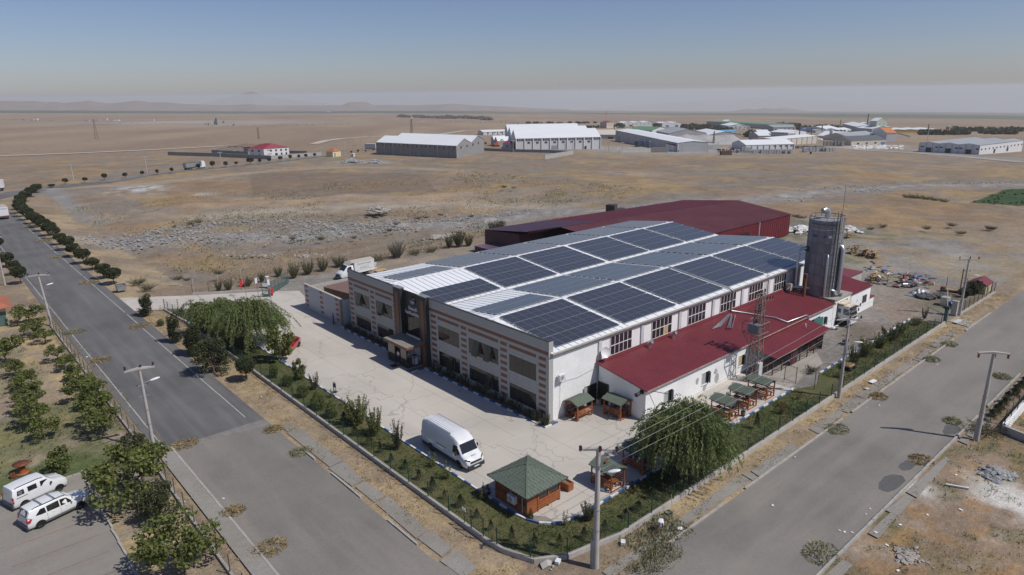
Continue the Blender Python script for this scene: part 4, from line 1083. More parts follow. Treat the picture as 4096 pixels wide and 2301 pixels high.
def duct(pts,r,lab):
 t=B0().tube(pts,r,12).build('dust_duct',MT.steel);return tag(t,lab,'duct','dust ducts on the silo')
duct([silo_pt(AV+.25,SR+.28,SZB),silo_pt(AV+.25,SR+.28,9.1),silo_pt(AV+.25,SR+.15,9.5),silo_pt(AV+.25,SR-.1,9.6)],.17,'straight silver duct up the middle of the silo front')
duct([(89.2,41.9,4.6),(89.2,41.9,9.6),(89.5,41.7,10.1),(90.3,41.1,10.15)],.19,'silver duct left of the silo bending into its side')
duct([(88.8,42.3,4.75),(89.6,41.0,4.75),(90.9,38.2,4.75),(91.3,37.5,4.6),(91.35,37.35,4.1)],.21,'silver duct lying low across the roof in front of the silo')
duct([silo_pt(AV+1.15,SR+.32,4.2),silo_pt(AV+1.15,SR+.32,10.2),silo_pt(AV+1.15,SR+.15,10.65),silo_pt(AV+1.15,SR-.3,10.7)],.30,'thick silver duct on the right of the silo')
b=MB();b.box(89.9,90.4,40.9,41.5,9.8,10.35);tag(b.build('duct_box',MT.plastic_dark),'black inlet box where the left duct meets the silo','inlet box')
tag(B0().tube([silo_pt(AV+.9,SR,SZT),silo_pt(AV+.9,SR,SZT+4.3)],.025,5).build('lightning_rod',MT.dark_steel),'thin lightning rod standing on the silo top','lightning rod')
ch=thing('chimney_pipe','rusty brown chimney pipe rising from the red roof before the silo','chimney',(84.6,38.4,3.6))
p0=at('c3',552,1070,3.65)
B0().tube([(p0.x,p0.y,3.55),(p0.x,p0.y,6.9)],.2,12).build('pipe',MT.rust,ch);B0().tube([(p0.x,p0.y,6.6),(p0.x,p0.y,7.1)],.27,12).build('cap',MT.rust_dark,ch)
for k,(x,y,sx,sy,sz,m,lab)in enumerate(((94.3,39.0,.9,.7,.5,'beam_grey','grey tub with rubbish on the bay roof beside the silo'),(92.3,37.0,.5,.4,.4,'steel_dull','small grey box at the foot of the silo ladder'))):
 t=thing(('tub','junction_box')[k],lab,('tub','box')[k],(x,y,3.8));B0().prism([(x-sx/2,y-sy/2),(x+sx/2,y-sy/2),(x+sx/2,y+sy/2),(x-sx/2,y+sy/2)],3.8,3.8+sz).build('body',MT[m],t);B0().box(x-sx/2-.04,x+sx/2+.04,y-sy/2-.04,y+sy/2+.04,3.8+sz,3.84+sz).build('rim',MT.steel_dull,t)
 if k==0:B0().sphere((x,y,4.4),.3,8,6,sc=(1.1,.9,.6)).build('rubbish',MT.cream_paint,t)
rw=thing('red_warehouse','large wine red sheet metal warehouse behind the solar roof','warehouse',(115,86,0))
NE,RG,FE=[(86.0,71.0),(144.0,70.4)],[(86.0,90.6),(144.0,83.2)],[(85.5,104.8),(144.6,98.6)]
ZW,ZG=4.55,6.2
b=MB();
b.add([(86.0,71.0,0),(144.0,70.4,0),(144.0,70.4,ZW),(86.0,71.0,ZW)],[(0,1,2,3)]);b.add([(144.0,70.4,0),(144.6,98.6,0),(144.6,98.6,ZW),(144.0,83.2,ZG-.05),(144.0,70.4,ZW)],[(0,1,2,3,4)]);b.build('wall',MT.wall_red,rw)
b=MB();b.add([(85.5,104.8,0),(86.0,95.0,0),(86.0,95.0,ZW+.35),(85.5,104.8,ZW)],[(0,1,2,3)]);b.add([(86.0,95.0,0),(92,94.6,0),(92,94.6,ZW+.3),(86,95.0,ZW+.3)],[(0,1,2,3)]);b.add([(85.5,104.8,0),(144.6,98.6,0),(144.6,98.6,ZW),(85.5,104.8,ZW)],[(3,2,1,0)]);b.build('wall',MT.wall_plum,rw)
def quad_ribbed(A,B_,C,D,n,h,m,name='roof'):
 """ribbed sheet over A-B (low edge) and D-C (high edge)"""
 b=MB();A,B_,C,D=map(Vector,(A,B_,C,D));lo,hi=[],[]
 for i in range(n):
  for f,z in((0,0),(.55,0),(.68,h),(.88,h)):
   t=(i+f)/n;lo.append(A.lerp(B_,t)+V_((0,0,z)));hi.append(D.lerp(C,t)+V_((0,0,z)))
 k=len(lo);up=(B_-A).cross(D-A).z>0
 b.add(lo+hi,[(i,i+1,k+i+1,k+i)if up else(k+i,k+i+1,i+1,i)for i in range(k-1)]);return b.build(name,m,rw)
quad_ribbed((92,70.7,ZW),(144.3,70.2,ZW),(144.3,83.2,ZG),(92,89.8,ZG),150,.05,MT.roof_wine)
quad_ribbed((101,103.3,ZW),(144.9,98.8,ZW),(144.4,83.2,ZG),(101,88.6,ZG),120,.05,MT.roof_wine_far)
quad_ribbed((85.3,105.0,ZW),(101,103.3,ZW),(101,88.6,ZG),(85.8,92.5,ZG-.4),30,.09,MT.roof_purple)
quad_ribbed((88,94.8,ZW+.1),(92,94.5,ZW+.1),(92,89.8,ZG),(86,92.4,ZG-.4),12,.05,MT.roof_wine)
B0().box(121.5,127.0,70.3,70.42,0,3.0).build('door_opening',MT.void,rw);B0().beam((130.6,70.2,.1),(130.6,70.2,ZW),.14).build('downpipe',MT.beam_grey,rw)
b=MB()
for x in np.arange(104,144,.9):b.box(x,x+.06,70.33-.0065*(x-86)*0,70.40,0,ZW-.05)
b.build('wall_rib',MT.wall_red,rw)
low=thing('plum_shed','low plum coloured lean shed before the red warehouse','shed',(84,99,0))
B0().box(81.8,86.2,95.6,103.5,0,1.9).build('wall',MT.wall_plum,low);B0().box(81.7,86.3,95.5,103.6,1.9,2.02).build('roof',MT.roof_purple,low)
sb=thing('tiled_side_block','open topped side block with pale tiles and red tile columns left of the front','side block',(45,89,0))
b=MB();b.box(42.04,42.3,83.2,94.75,0,3.75);b.box(42.3,43.9,83.0,83.2,0,3.75);b.build('wall',MT.brown_plaster,sb)
KR=10;TH=3.72/KR;nT=0
ycols=[];y=94.75;seq=[.30,.95]+[.95]*4+[.95]+[.95]*4+[.90,.30]
for w in seq:ycols.append((y-w,y));y-=w
for i,(ya,yb)in enumerate(ycols):
 for r in range(KR):
  red=i in(1,6,11)and r%2==1 and r<10
  put(tile_mesh(yb-ya,TH,'tile_red' if red else 'tile_pale'),'red_tile' if red else 'pale_tile',sb,True,(42.0,(ya+yb)/2,.02+r*TH))
for r in range(KR):put(B0().box(42.04,43.3,82.95,83.0,.03+r*TH,.01+(r+1)*TH).mesh('pale_tile',MT.tile_pale),'pale_tile',sb)
B0().box(41.98,42.34,82.93,94.8,3.75,3.82).build('coping',MT.concrete_wall,sb)
b=MB();b.box(42.3,49.5,94.5,94.75,0,3.3);b.box(49.3,49.5,83,94.5,0,3.3);b.build('wall',MT.concrete_wall,sb)
b=MB();b.add([(44.6,93.6,3.0),(44.6,81.6,3.9),(44.6,81.6,2.0),(44.6,93.6,2.0)],[(0,1,2,3)]);b.build('inner_wall',MT.brown_plaster,sb)
b=MB();yy=[]
nr=40
vs=[];
for i in range(nr+1):
 t=i/nr;z=(.0 if i%2 else .035)
 vs+=[(44.5,93.7-12.3*t,3.02+.95*t+z),(56.0-5.5*(1-t),94.2-12.3*t,3.02+.95*t+z)]
b.add(vs,[(2*i,2*i+1,2*i+3,2*i+2)[::-1]for i in range(nr)]);b.build('roof',MT.brown_sheet,sb)
# ================================================================== TREES AND PLANTS
def leaf_mat(name,dark,mid,light,trans=.25):
 m=bpy.data.materials.new(name);m.use_nodes=True
 n=m.node_tree.nodes;l=m.node_tree.links;n.clear()
 geo=n.new('ShaderNodeNewGeometry');oi=n.new('ShaderNodeObjectInfo')
 r=n.new('ShaderNodeValToRGB');e=r.color_ramp.elements;e[0].position=0;e[0].color=tuple(dark)+(1,);e[1].position=1;e[1].color=tuple(light)+(1,)
 k=e.new(.55);k.color=tuple(mid)+(1,)
 t=n.new('ShaderNodeTexNoise');t.inputs['Scale'].default_value=1.6;t.inputs['Detail'].default_value=2;l.new(geo.outputs['Position'],t.inputs['Vector'])
 a=n.new('ShaderNodeMath');a.operation='MULTIPLY_ADD';a.inputs[1].default_value=.55;l.new(geo.outputs['Random Per Island'],a.inputs[0]);
 b2=n.new('ShaderNodeMath');b2.operation='MULTIPLY_ADD';b2.inputs[1].default_value=1.3;b2.inputs[2].default_value=-.42;l.new(t.outputs['Fac'],b2.inputs[0]);l.new(b2.outputs[0],a.inputs[2])
 c2=n.new('ShaderNodeMath');c2.operation='MULTIPLY_ADD';c2.inputs[1].default_value=.16;l.new(oi.outputs['Random'],c2.inputs[0]);l.new(a.outputs[0],c2.inputs[2])
 l.new(c2.outputs[0],r.inputs[0])
 d=n.new('ShaderNodeBsdfPrincipled');d.inputs['Roughness'].default_value=.6;d.inputs['Specular IOR Level'].default_value=.3;l.new(r.outputs[0],d.inputs['Base Color'])
 tr=n.new('ShaderNodeBsdfTranslucent');l.new(r.outputs[0],tr.inputs['Color'])
 mx=n.new('ShaderNodeMixShader');mx.inputs[0].default_value=trans;l.new(d.outputs[0],mx.inputs[1]);l.new(tr.outputs[0],mx.inputs[2])
 o=n.new('ShaderNodeOutputMaterial');l.new(mx.outputs[0],o.inputs[0]);return m
LM=dict(street=leaf_mat('leaf_street',(.022,.030,.012),(.038,.050,.019),(.065,.078,.03)),apricot=leaf_mat('leaf_apricot',(.06,.078,.022),(.115,.14,.038),(.20,.215,.06)),willow=leaf_mat('leaf_willow',(.085,.115,.038),(.15,.195,.066),(.24,.28,.11),.3),dark=leaf_mat('leaf_dark',(.034,.043,.02),(.06,.072,.031),(.10,.11,.048)),pine=leaf_mat('leaf_pine',(.018,.032,.016),(.038,.055,.026),(.085,.095,.04)),thuja=leaf_mat('leaf_thuja',(.04,.058,.018),(.075,.10,.03),(.15,.165,.045)),field=leaf_mat('leaf_field',(.05,.065,.028),(.085,.10,.045),(.14,.15,.07)),grey=leaf_mat('leaf_grey',(.07,.075,.055),(.115,.12,.085),(.17,.17,.12)),straw=leaf_mat('leaf_straw',(.17,.125,.06),(.30,.225,.115),(.42,.33,.18),.15),cut=leaf_mat('leaf_cut',(.13,.145,.08),(.235,.235,.135),(.36,.33,.2),.15),lawn=leaf_mat('leaf_lawn',(.030,.050,.014),(.055,.080,.022),(.11,.125,.04)),russet=leaf_mat('leaf_russet',(.14,.075,.02),(.22,.13,.035),(.28,.20,.06)))
def quads_mesh(name,P,U,V,mats):
 """one leaf per row: centre P, half axes U and V"""
 P,U,V=map(np.asarray,(P,U,V));n=len(P)
 co=np.stack([P-U-V*.35,P+U*.1-V,P+U,P+U*.1+V],1).reshape(-1)
 me=bpy.data.meshes.new(name)
 me.vertices.add(4*n);me.vertices.foreach_set('co',co)
 me.loops.add(4*n);me.polygons.add(n)
 me.loops.foreach_set('vertex_index',np.arange(4*n,dtype=np.int32));me.polygons.foreach_set('loop_start',np.arange(0,4*n,4,dtype=np.int32))
 me.materials.append(mats);me.update(calc_edges=True);return me
def rand_axes(n,rs,N,size,flat=.5,asp=.6):
 """leaf axes whose normals lean to N"""
 Nr=rs.normal(size=(n,3));Nr/=np.linalg.norm(Nr,axis=1)[:,None]
 nn=N*flat+Nr*(1-flat);nn/=np.linalg.norm(nn,axis=1)[:,None]+1e-9
 t=np.cross(nn,rs.normal(size=(n,3)));t/=np.linalg.norm(t,axis=1)[:,None]+1e-9
 b=np.cross(nn,t);s=size*rs.uniform(.65,1.35,n)[:,None]
 return t*s,b*s*asp
def blobs_crown(name,blobs,per,leaf,m,seed,shell=.55,flat=.45):
 rs=np.random.RandomState(seed);P,N=[],[]
 for(c,r)in blobs:
  n=int(per*(r[0]*r[1]*r[2])**(2/3.)*10)
  d=rs.normal(size=(n,3));d/=np.linalg.norm(d,axis=1)[:,None]
  rad=(shell+(1-shell)*rs.uniform(0,1,n)**.6)[:,None]
  P.append(np.array(c)+d*np.array(r)*rad);N.append(d)
 P=np.concatenate(P);N=np.concatenate(N)
 U,V=rand_axes(len(P),rs,N,leaf,flat)
 return quads_mesh(name,P,U,V,LM[m])
def trunk_mesh(h,r,limbs,seed,top=None):
 rs=random.Random(seed);b=MB();lean=(rs.uniform(-.1,.1),rs.uniform(-.1,.1))
 b.tube([(0,0,-.1),(lean[0]*.3,lean[1]*.3,h*.5),(lean[0],lean[1],h)],[r*1.15,r*.9,r*.7],7)
 for e in limbs:
  b.tube([(lean[0],lean[1],h*.92),((lean[0]+e[0])*.5,(lean[1]+e[1])*.5,(h+e[2])*.5+.05),e],[r*.6,r*.38,r*.15],5)
 return b.mesh('trunk',MT.bark)
PROTO={}
def proto(key,name,crown,trunk):
 PROTO[key]=(name,crown,trunk)
def plant(key,x,y,sx,sz,label,cat,group=None,rz=None,z=None,crown_name='crown'):
 name,cr,tr=PROTO[key]
 zz=float(base_z(x,y))if z is None else z
 t=thing(name,label,cat,(x,y,zz),ru_(0,6.28)if rz is None else rz,group)
 t.scale=(sx,sx,sz)
 if cr:put(cr,crown_name,t,False)
 if tr:put(tr,'trunk',t,False)
 return t
def clipped(seed):
 rs=np.random.RandomState(seed);bl=[((0,0,1.85),(1.25,1.25,.95))]
 for k in range(16):
  a=rs.uniform(0,6.28);e=rs.uniform(-.5,.9);bl.append(((.95*cos_(a)*cos_(e),.95*sin_(a)*cos_(e),1.8+.72*sin_(e)),(.52,.52,.42)))
 return bl
for s in range(3):proto('street%d'%s,'street_tree',blobs_crown('crown',clipped(s),62,.105,'street',s,.72,.5),trunk_mesh(1.25,.075,[(.3,.2,1.6),(-.3,.1,1.7),(0,-.3,1.65)],s))
def spreading(seed,n=17,R=1.2,z0=1.1,z1=2.8):
 rs=np.random.RandomState(seed+50);bl=[]
 for k in range(n):
  a=rs.uniform(0,6.28);q=R*math.sqrt(rs.uniform(.05,1));z=z0+(z1-z0)*rs.uniform(0,1)*(1-.35*q/R)
  r=rs.uniform(.28,.58);bl.append(((q*cos_(a),q*sin_(a),z),(r,r,r*.75)))
 return bl
for s in range(4):
 bl=spreading(s);proto('apricot%d'%s,'apricot_tree',blobs_crown('crown',bl,44,.115,'apricot',s+10,.35,.3),trunk_mesh(.9,.07,[b_[0]for b_ in bl[:9]],s))
bl=spreading(9,34,1.25,.9,3.0);proto('walnut','leafy_tree',blobs_crown('crown',bl,60,.085,'apricot',31,.3,.3),trunk_mesh(.9,.06,[b_[0]for b_ in bl[:11]],9))
bl=spreading(11,30,1.2,.5,2.8);proto('darkbush','bushy_tree',blobs_crown('crown',bl,62,.085,'dark',33,.3,.3),trunk_mesh(.6,.06,[b_[0]for b_ in bl[:11]],10))
bl=spreading(12,22,1.1,.5,2.7);proto('mulberry','young_tree',blobs_crown('crown',bl,40,.14,'apricot',34,.3,.3),trunk_mesh(.8,.05,[b_[0]for b_ in bl[:9]],12))
def stack(seed,h=4.2):
 rs=np.random.RandomState(seed);bl=[]
 for k in range(26):
  z=rs.uniform(.4,h-.4);a=rs.uniform(0,6.28);w=.95*(1-.25*abs(z-h*.45)/h);q=.5*w;r=rs.uniform(.42,.6);bl.append(((q*cos_(a),q*sin_(a),z),(r,r,r)))
 return bl
for s in range(2):proto('column%d'%s,'clipped_shrub',blobs_crown('foliage',stack(s),58,.095,'street',s+40,.6,.5),trunk_mesh(.7,.06,[(0,0,2.5)],s))
proto('ballbush','round_shrub',blobs_crown('foliage',[((0,0,.62),(.52,.52,.6))]+[((.3*cos_(a),.3*sin_(a),.55+.2*sin_(3*a)),(.28,.28,.36))for a in np.linspace(0,5.6,8)],120,.055,'thuja',3,.75,.4),trunk_mesh(.2,.03,[(0,0,.6)],1))
proto('thuja','conifer_shrub',blobs_crown('foliage',[((0,0,.45),(.6,.6,.45)),((0,0,.85),(.55,.55,.55)),((0,0,1.3),(.38,.38,.5)),((0,0,1.65),(.18,.18,.35))]+[((.4*cos_(a),.4*sin_(a),.7+.35*sin_(2*a)),(.24,.24,.34))for a in np.linspace(0,5.6,8)],110,.06,'thuja',5,.7,.3),trunk_mesh(.2,.04,[(0,0,.9)],2))
def pine_mesh(h,r,seed,m='pine',dens=1.0):
 rs=np.random.RandomState(seed);P,U,V=[],[],[]
 n=int(620*dens)
 for k in range(n):
  f=rs.uniform(0,1)**.8;z=h*(.12+.86*f);rr=r*(1-f)**.8*rs.uniform(.25,1);a=rs.uniform(0,6.28)
  a=round(a/(pi_/4))*pi_/4+rs.normal()*.22+f*9
  p=np.array([rr*cos_(a),rr*sin_(a),z+.25*rr]);d=np.array([cos_(a)*.8,sin_(a)*.8,.55])+rs.normal(size=3)*.35;d/=np.linalg.norm(d)
  L=rs.uniform(.05,.10)*h/1.2;s=np.cross(d,rs.normal(size=3));s/=np.linalg.norm(s)+1e-9
  P.append(p);U.append(d*L);V.append(s*L*.22)
 return quads_mesh('foliage',P,U,V,LM[m])
for s in range(3):proto('pine%d'%s,'pine_sapling',pine_mesh(1.2,.5,s),B0().tube([(0,0,-.05),(0,0,1.1)],[.03,.008],5).mesh('trunk',MT.bark))
proto('cedar','blue_spruce',pine_mesh(1.2,.5,8,'dark',1.4),B0().tube([(0,0,-.05),(0,0,1.1)],[.035,.008],5).mesh('trunk',MT.bark))
def shoots(h,r,n,seed,m,leaf=.07,lpm=26,spread=.6):
 """many upright shoots with leaves along them"""
 rs=np.random.RandomState(seed);P,U,V=[],[],[];b=MB()
 for k in range(n):
  a=rs.uniform(0,6.28);q=r*math.sqrt(rs.uniform(0,1));L=h*rs.uniform(.55,1)
  p0=np.array([q*.35*cos_(a),q*.35*sin_(a),.1]);p1=np.array([q*cos_(a)*(1+spread*rs.uniform(-.2,.6)),q*sin_(a)*(1+spread*rs.uniform(-.2,.6)),L])
  b.tube([p0,(p0+p1)/2+rs.normal(size=3)*.05,p1],[.02,.014,.006],4,cap=False)
  for j in range(int(lpm*L)):
   f=rs.uniform(.12,1);p=p0+(p1-p0)*f+rs.normal(size=3)*np.array([.10,.10,.05])*(1.3-f)
   d=rs.normal(size=3)*.7+np.array([cos_(a)*.3,sin_(a)*.3,.5]);d/=np.linalg.norm(d);s=np.cross(d,rs.normal(size=3));s/=np.linalg.norm(s)+1e-9
   l_=leaf*rs.uniform(.7,1.3);P.append(p);U.append(d*l_);V.append(s*l_*.45)
 return quads_mesh('foliage',P,U,V,LM[m]),b.mesh('stems',MT.bark)
for k,a in(('plum',(3.0,1.0,34,1,'apricot',.075,38)),('quince',(2.4,.8,22,2,'dark',.075,34)),('sapling',(1.8,.28,7,3,'apricot',.06,30)),('fieldbush',(2.4,1.1,46,4,'field',.07,26)),('greybush',(2.9,1.6,90,5,'grey',.06,24)),('reed',(2.6,1.0,60,6,'field',.10,14)),('lowweed',(.7,.8,40,7,'field',.05,22)),('russet',(1.4,.35,10,8,'russet',.05,40)),('hedge',(2.6,.6,34,9,'dark',.075,40))):
 f,s_=shoots(*a);proto(k,{'plum':'plum_tree','quince':'quince_bush','sapling':'sapling','fieldbush':'wild_shrub','greybush':'tamarisk_bush','reed':'tall_wild_shrub','lowweed':'weed_clump','russet':'russet_sapling','hedge':'hedge_bush'}[k],f,s_)
def willow(seed,h,R,n=300,m='willow'):
 rs=np.random.RandomState(seed);P,U,V=[],[],[];b=MB()
 b.tube([(0,0,-.1),(.1,.05,h*.2),(.05,-.05,h*.38)],[.24,.19,.16],8)
 tips=[]
 for k in range(13):
  a=6.28*k/13+rs.uniform(-.2,.2);q=R*rs.uniform(.25,.72);z=h*rs.uniform(.55,.92)
  e=np.array([q*cos_(a),q*sin_(a),z]);b.tube([(.05,-.05,h*.36),(e[0]*.45,e[1]*.45,h*.36+(z-h*.36)*.7),tuple(e)],[.12,.075,.03],5);tips.append(e)
 for k in range(n):
  e=tips[rs.randint(len(tips))];f=rs.uniform(.15,1.15);a=rs.uniform(0,6.28)
  p=e*np.array([f,f,1])+rs.normal(size=3)*np.array([.5,.5,.35]);p[2]=min(p[2]+h*.10*(1-f)*rs.uniform(-.6,1.4),h*.96)
  out=np.array([p[0],p[1],0]);out=out/(np.linalg.norm(out)+.3)+rs.normal(size=3)*.35;out[2]=0
  L=rs.uniform(1.2,4.2)*h/6.5;q=p.copy();v=out*.5+np.array([0,0,.45]);st=13
  for j in range(st):
   v=v+np.array([out[0]*.02,out[1]*.02,-.17]);q=q+v/np.linalg.norm(v)*L/st
   if q[2]<.5:break
   for _ in range(4):
    d=v/np.linalg.norm(v)+rs.normal(size=3)*.45;d/=np.linalg.norm(d);s=np.cross(d,rs.normal(size=3));s/=np.linalg.norm(s)+1e-9
    l_=rs.uniform(.11,.19);P.append(q+rs.normal(size=3)*.05);U.append(d*l_);V.append(s*l_*.22)
 return quads_mesh('crown',P,U,V,LM[m]),b.mesh('trunk',MT.bark)
cw,tw=willow(1,6.6,4.0,1000);proto('willowL','willow_tree',cw,tw)
cw,tw=willow(2,6.4,3.7,1050);proto('willowR','willow_tree',cw,tw)
cw,tw=willow(3,4.6,2.7,620);proto('willowS','willow_tree',cw,tw)
i=0
for(x,y,h,w)in((23.9,131,3.0,3.5),(23.5,136.6,2.9,3.1),(23.5,145.5,2.5,3.0),(23.3,152.4,3.1,3.5),(23.2,160.2,3.0,3.2),(23.4,169.5,3.3,3.6),(23.5,177,2.7,3.0),(23.5,185.6,3.2,3.4),(23.7,191,3.6,3.8),(23.6,199.2,3.2,3.8),(23.6,206.5,3.4,3.7),(23.4,214,3.3,3.8),(23.2,222,3.5,3.9),(23.2,230,3.5,3.9),(23.4,238,3.5,4.0),(24.5,247,3.4,4.0),(26.0,257,3.5,4.2),(28.5,268,3.6,4.2),(31.5,279,3.5,4.3),(34.6,290,3.4,4.3)):
 plant('street%d'%(i%3),x,y,w/3.1,h/2.95,'clipped round tree on the right of the street, %s from the dumpster'%ORD[i],'tree','clipped trees along the street');i+=1
for j,(x,y,h,w)in enumerate(((12.0,142.9,3.3,2.9),(12.0,151.2,2.9,2.7),(11.6,159.4,3.2,3.5),(12.3,179.6,2.9,3.2),(12.3,191,2.7,2.9),(12.0,200,3,3.2))):
 plant('street%d'%(j%3),x,y,w/3.1,h/2.95,'dark clipped tree left of the street, %s beyond the pale hut'%ORD[j],'tree','clipped trees on the left verge')
far_px=[('a1',485,937,60,900),('a1',610,905,50,845),('a1',795,885,45,835),('a1',978,865,50,800),('a1',1172,848,45,793),('a1',1330,828,35,772),('a1',1470,815,30,763),('a1',1605,800,35,745),('a1',1855,765,35,705),('h4',720,382,58,295),('h4',867,372,50,300),('h4',988,352,40,300),('h4',1150,338,85,260),('h4',1258,328,45,270),('h4',1367,315,45,260),('h4',1495,302,55,240),('h4',1608,290,45,222),('h4',1707,278,35,220),('h4',1787,268,42,215),('h4',1888,258,40,205),('h4',2305,215,28,180),('h4',2383,205,26,165),('h4',2470,200,22,172),('h4',2560,180,28,155)]
for j,(v,x,y,w,yt)in enumerate(far_px):
 q=at(v,x,y);h=height_to(v,q,x,yt);ww=w*VIEWS[v][2]/FPX*hy_(q.x,q.y)
 plant('street%d'%(j%3),q.x,q.y,ww/3.0,max(h,.8)/2.9,'small ball crowned tree along the far side road, %s from the street bend'%ORD[j],'tree','ball trees along the far road',z=q.z)
plant('column0',23.1,107.4,.95,.80,'tall dark shrub standing by the drive mouth','shrub');plant('lowweed',22.9,109.2,1.1,1.4,'straggly low bush beside the dark shrub at the drive mouth','shrub')
plant('column1',22.7,92.6,.85,.98,'slim tall clipped shrub on the verge with pinched waist','shrub')
plant('ballbush',23.3,101.2,.95,.8,'small round bush alone on the dry verge','bush')
plant('column0',23.1,86.1,1.15,.93,'bulky dark clipped shrub on the verge, next before the grey leaved tree','shrub')
plant('darkbush',22.8,78.3,1.55,1.6,'spreading dark tree on the verge shading the street','tree')
plant('street0',24.8,73.6,.86,.98,'neatly clipped round tree on the verge by the wall corner','tree')
plant('willowL',29.3,83.4,1.0,1.0,'large pale willow over the red car','tree');plant('willowS',27.6,91.8,1.05,1.02,'smaller yellowish willow before the little red roof','tree')
plant('mulberry',30.2,76.6,1.25,1.75,'broad leaved green tree hanging over the red car bonnet','tree')
for(k,x,y,sx,sz,lab,cat)in(('ballbush',27.4,72.2,.95,1.35,'first clipped egg shaped bush on the lawn from the trees','bush'),('ballbush',27.6,69.0,1.15,1.15,'second clipped ball bush on the lawn from the trees','bush'),('ballbush',27.5,65.1,1.15,1.18,'third clipped ball bush on the lawn, beside the taller conifers','bush'),('mulberry',29.3,69.6,.55,1.0,'young tree leaning over the painted kerb near the red car','tree'),('quince',29.3,65.9,.62,.86,'thin grey green young tree beside the exercise bar','tree'),('sapling',29.6,62.9,.9,.6,'tiny sapling at the kerb by the exercise bar','sapling'),('thuja',27.3,61.2,1.22,1.08,'large egg shaped conifer on the lawn','conifer'),('thuja',27.5,58.6,1.05,.92,'second egg shaped conifer on the lawn, smaller','conifer'),('plum',28.7,55.4,1.25,1.12,'big bush with upright shoots on the lawn edge','bush'),('plum',28.8,52.3,.85,1.05,'second upright shooting bush on the lawn edge, slimmer','bush'),('quince',28.9,48.6,.78,1.2,'dark small tree with one tall shoot near the van','tree'),('sapling',29.5,44.0,1.2,.8,'thin sapling on the lawn behind the van','sapling'),('sapling',29.3,41.6,1.3,.85,'yellowish sapling on the lawn beside the van front','sapling'),('sapling',29.6,37.2,1.2,.75,'leafy sapling at the kerb by the kiosk','sapling')):
 plant(k,x,y,sx,sz,lab,cat,crown_name='foliage')
for j,(x,y,h,w)in enumerate(((27.8,56.5,1.25,1.1),(27.3,53.5,1.05,.95),(27.3,50.9,1.3,1.0),(27.4,49.1,.9,.8),(27.2,47.0,.9,.75),(27.5,45.2,.95,.85),(27.4,43.0,.95,.85),(27.3,40.9,1.3,1.0),(27.3,39.3,.9,.45),(27.6,37.6,1.1,1.0),(27.6,35.6,.8,.7),(27.4,33.7,.9,.6))):
 plant('pine%d'%(j%3),x,y,w*1.0,h/1.15,'pine sapling on the front lawn along the fence, %s from the big conifers'%ORD[j],'sapling','pine saplings on the front lawn',crown_name='foliage')
for j,(x,y,h,w)in enumerate(((27.6,31.6,1.35,.7),(28.4,30.1,1.15,.8),(29.8,29.0,1.05,.65),(31.7,28.4,1.0,.8),(33.4,27.9,1.05,.75),(35.9,28.0,.8,.85),(37.3,27.9,.9,1.1),(39.3,28.2,1.0,.9),(41.2,27.9,1.35,1.0))):
 plant('pine%d'%((j+1)%3),x,y,w*1.0,h/1.15,'dark pine sapling on the corner lawn, %s round from the street side'%ORD[j],'sapling','pine saplings on the corner lawn',crown_name='foliage')
plant('reed',33.6,29.7,.55,.6,'pale feathery bush behind the concrete pole','bush',crown_name='foliage');plant('sapling',31.9,30.4,.8,.7,'spindly sapling at the rounded kerb','sapling',crown_name='foliage')
plant('thuja',30.55,33.4 if False else 32.75,.35,.5,'little conifer at the kiosk corner','conifer',crown_name='foliage')
plant('willowR',44.4,28.6,.98,1.06,'big weeping willow hanging over the side fence','tree')
for(k,x,y,sx,sz,lab)in(('quince',77.8,28.8,.85,1.15,'first dark bush on the far lawn beside the pole'),('plum',82.1,29.2,.85,.9,'second bush on the far lawn with many shoots'),('plum',86.6,29.3,.9,.66,'third bush on the far lawn, broad'),('quince',90.2,29.4,1.4,.82,'fourth bush on the far lawn, low and wide'),('plum',94.2,29.5,.8,.5,'fifth bush on the far lawn, small'),('lowweed',98.7,29.2,1.0,1.8,'last low bush on the far lawn near the gate'),('quince',102.3,29.4,.5,.75,'upright bush at the lawn end by the gate'),('sapling',73.8,28.8,1.2,.6,'small thin sapling on the far lawn by the pole'),('cedar',56.0,28.6,.7,1.5,'dark narrow spruce on the side lawn'),('russet',60.7,28.5,1.0,1.1,'russet brown sapling on the side lawn'),('russet',65.0,29.0,.6,.6,'smaller russet sapling near the last pavilion'),('lowweed',72.9,31.4,1.1,1.3,'green weed clump at the painted kerb end')):
 plant(k,x,y,sx,sz,lab,'bush',crown_name='foliage')
OR=[(10.0,104.2,2.1,2.9,0),(9.4,108.2,2.9,3.9,1),(9.7,116.0,3.1,4.6,1),(10.0,95.3,2.4,2.5,0),(10.2,91.6,2.2,2.6,2),(10.3,87.2,2.2,2.4,3),(10.2,83.5,2.7,3.0,1),(10.0,80.5,3.1,3.5,2),(10.3,77.0,3.3,3.3,3),(9.9,73.2,3.4,3.4,0),(9.7,70.3,3.3,3.6,1),(5.4,73.0,2.4,2.7,2),(5.1,76.5,3.0,3.9,3),(5.4,80.7,2.7,3.0,0),(5.6,83.9,2.7,3.3,1),(5.6,88.4,2.5,3.2,2),(5.6,93.3,2.2,2.8,3),(5.2,98.1,4.0,4.4,0),(1.2,88.0,2.7,3.2,1),(.9,95.5,3.0,3.4,2)]
for j,(x,y,h,w,s)in enumerate(OR):
 row='fence' if x>8 else 'inner'
 n=sum(1 for q in OR[:j]if(q[0]>8)==(x>8))
 plant('apricot%d'%s,x,y,w/3.0,h/2.85,'apricot tree in the %s row of the orchard, %s in the row'%(('row nearest the fence' if False else row),ORD[n]),'tree','orchard apricot trees')
plant('mulberry',5.4,64.9,.80,.95,'small pale young tree on the grass by the white cars','tree')
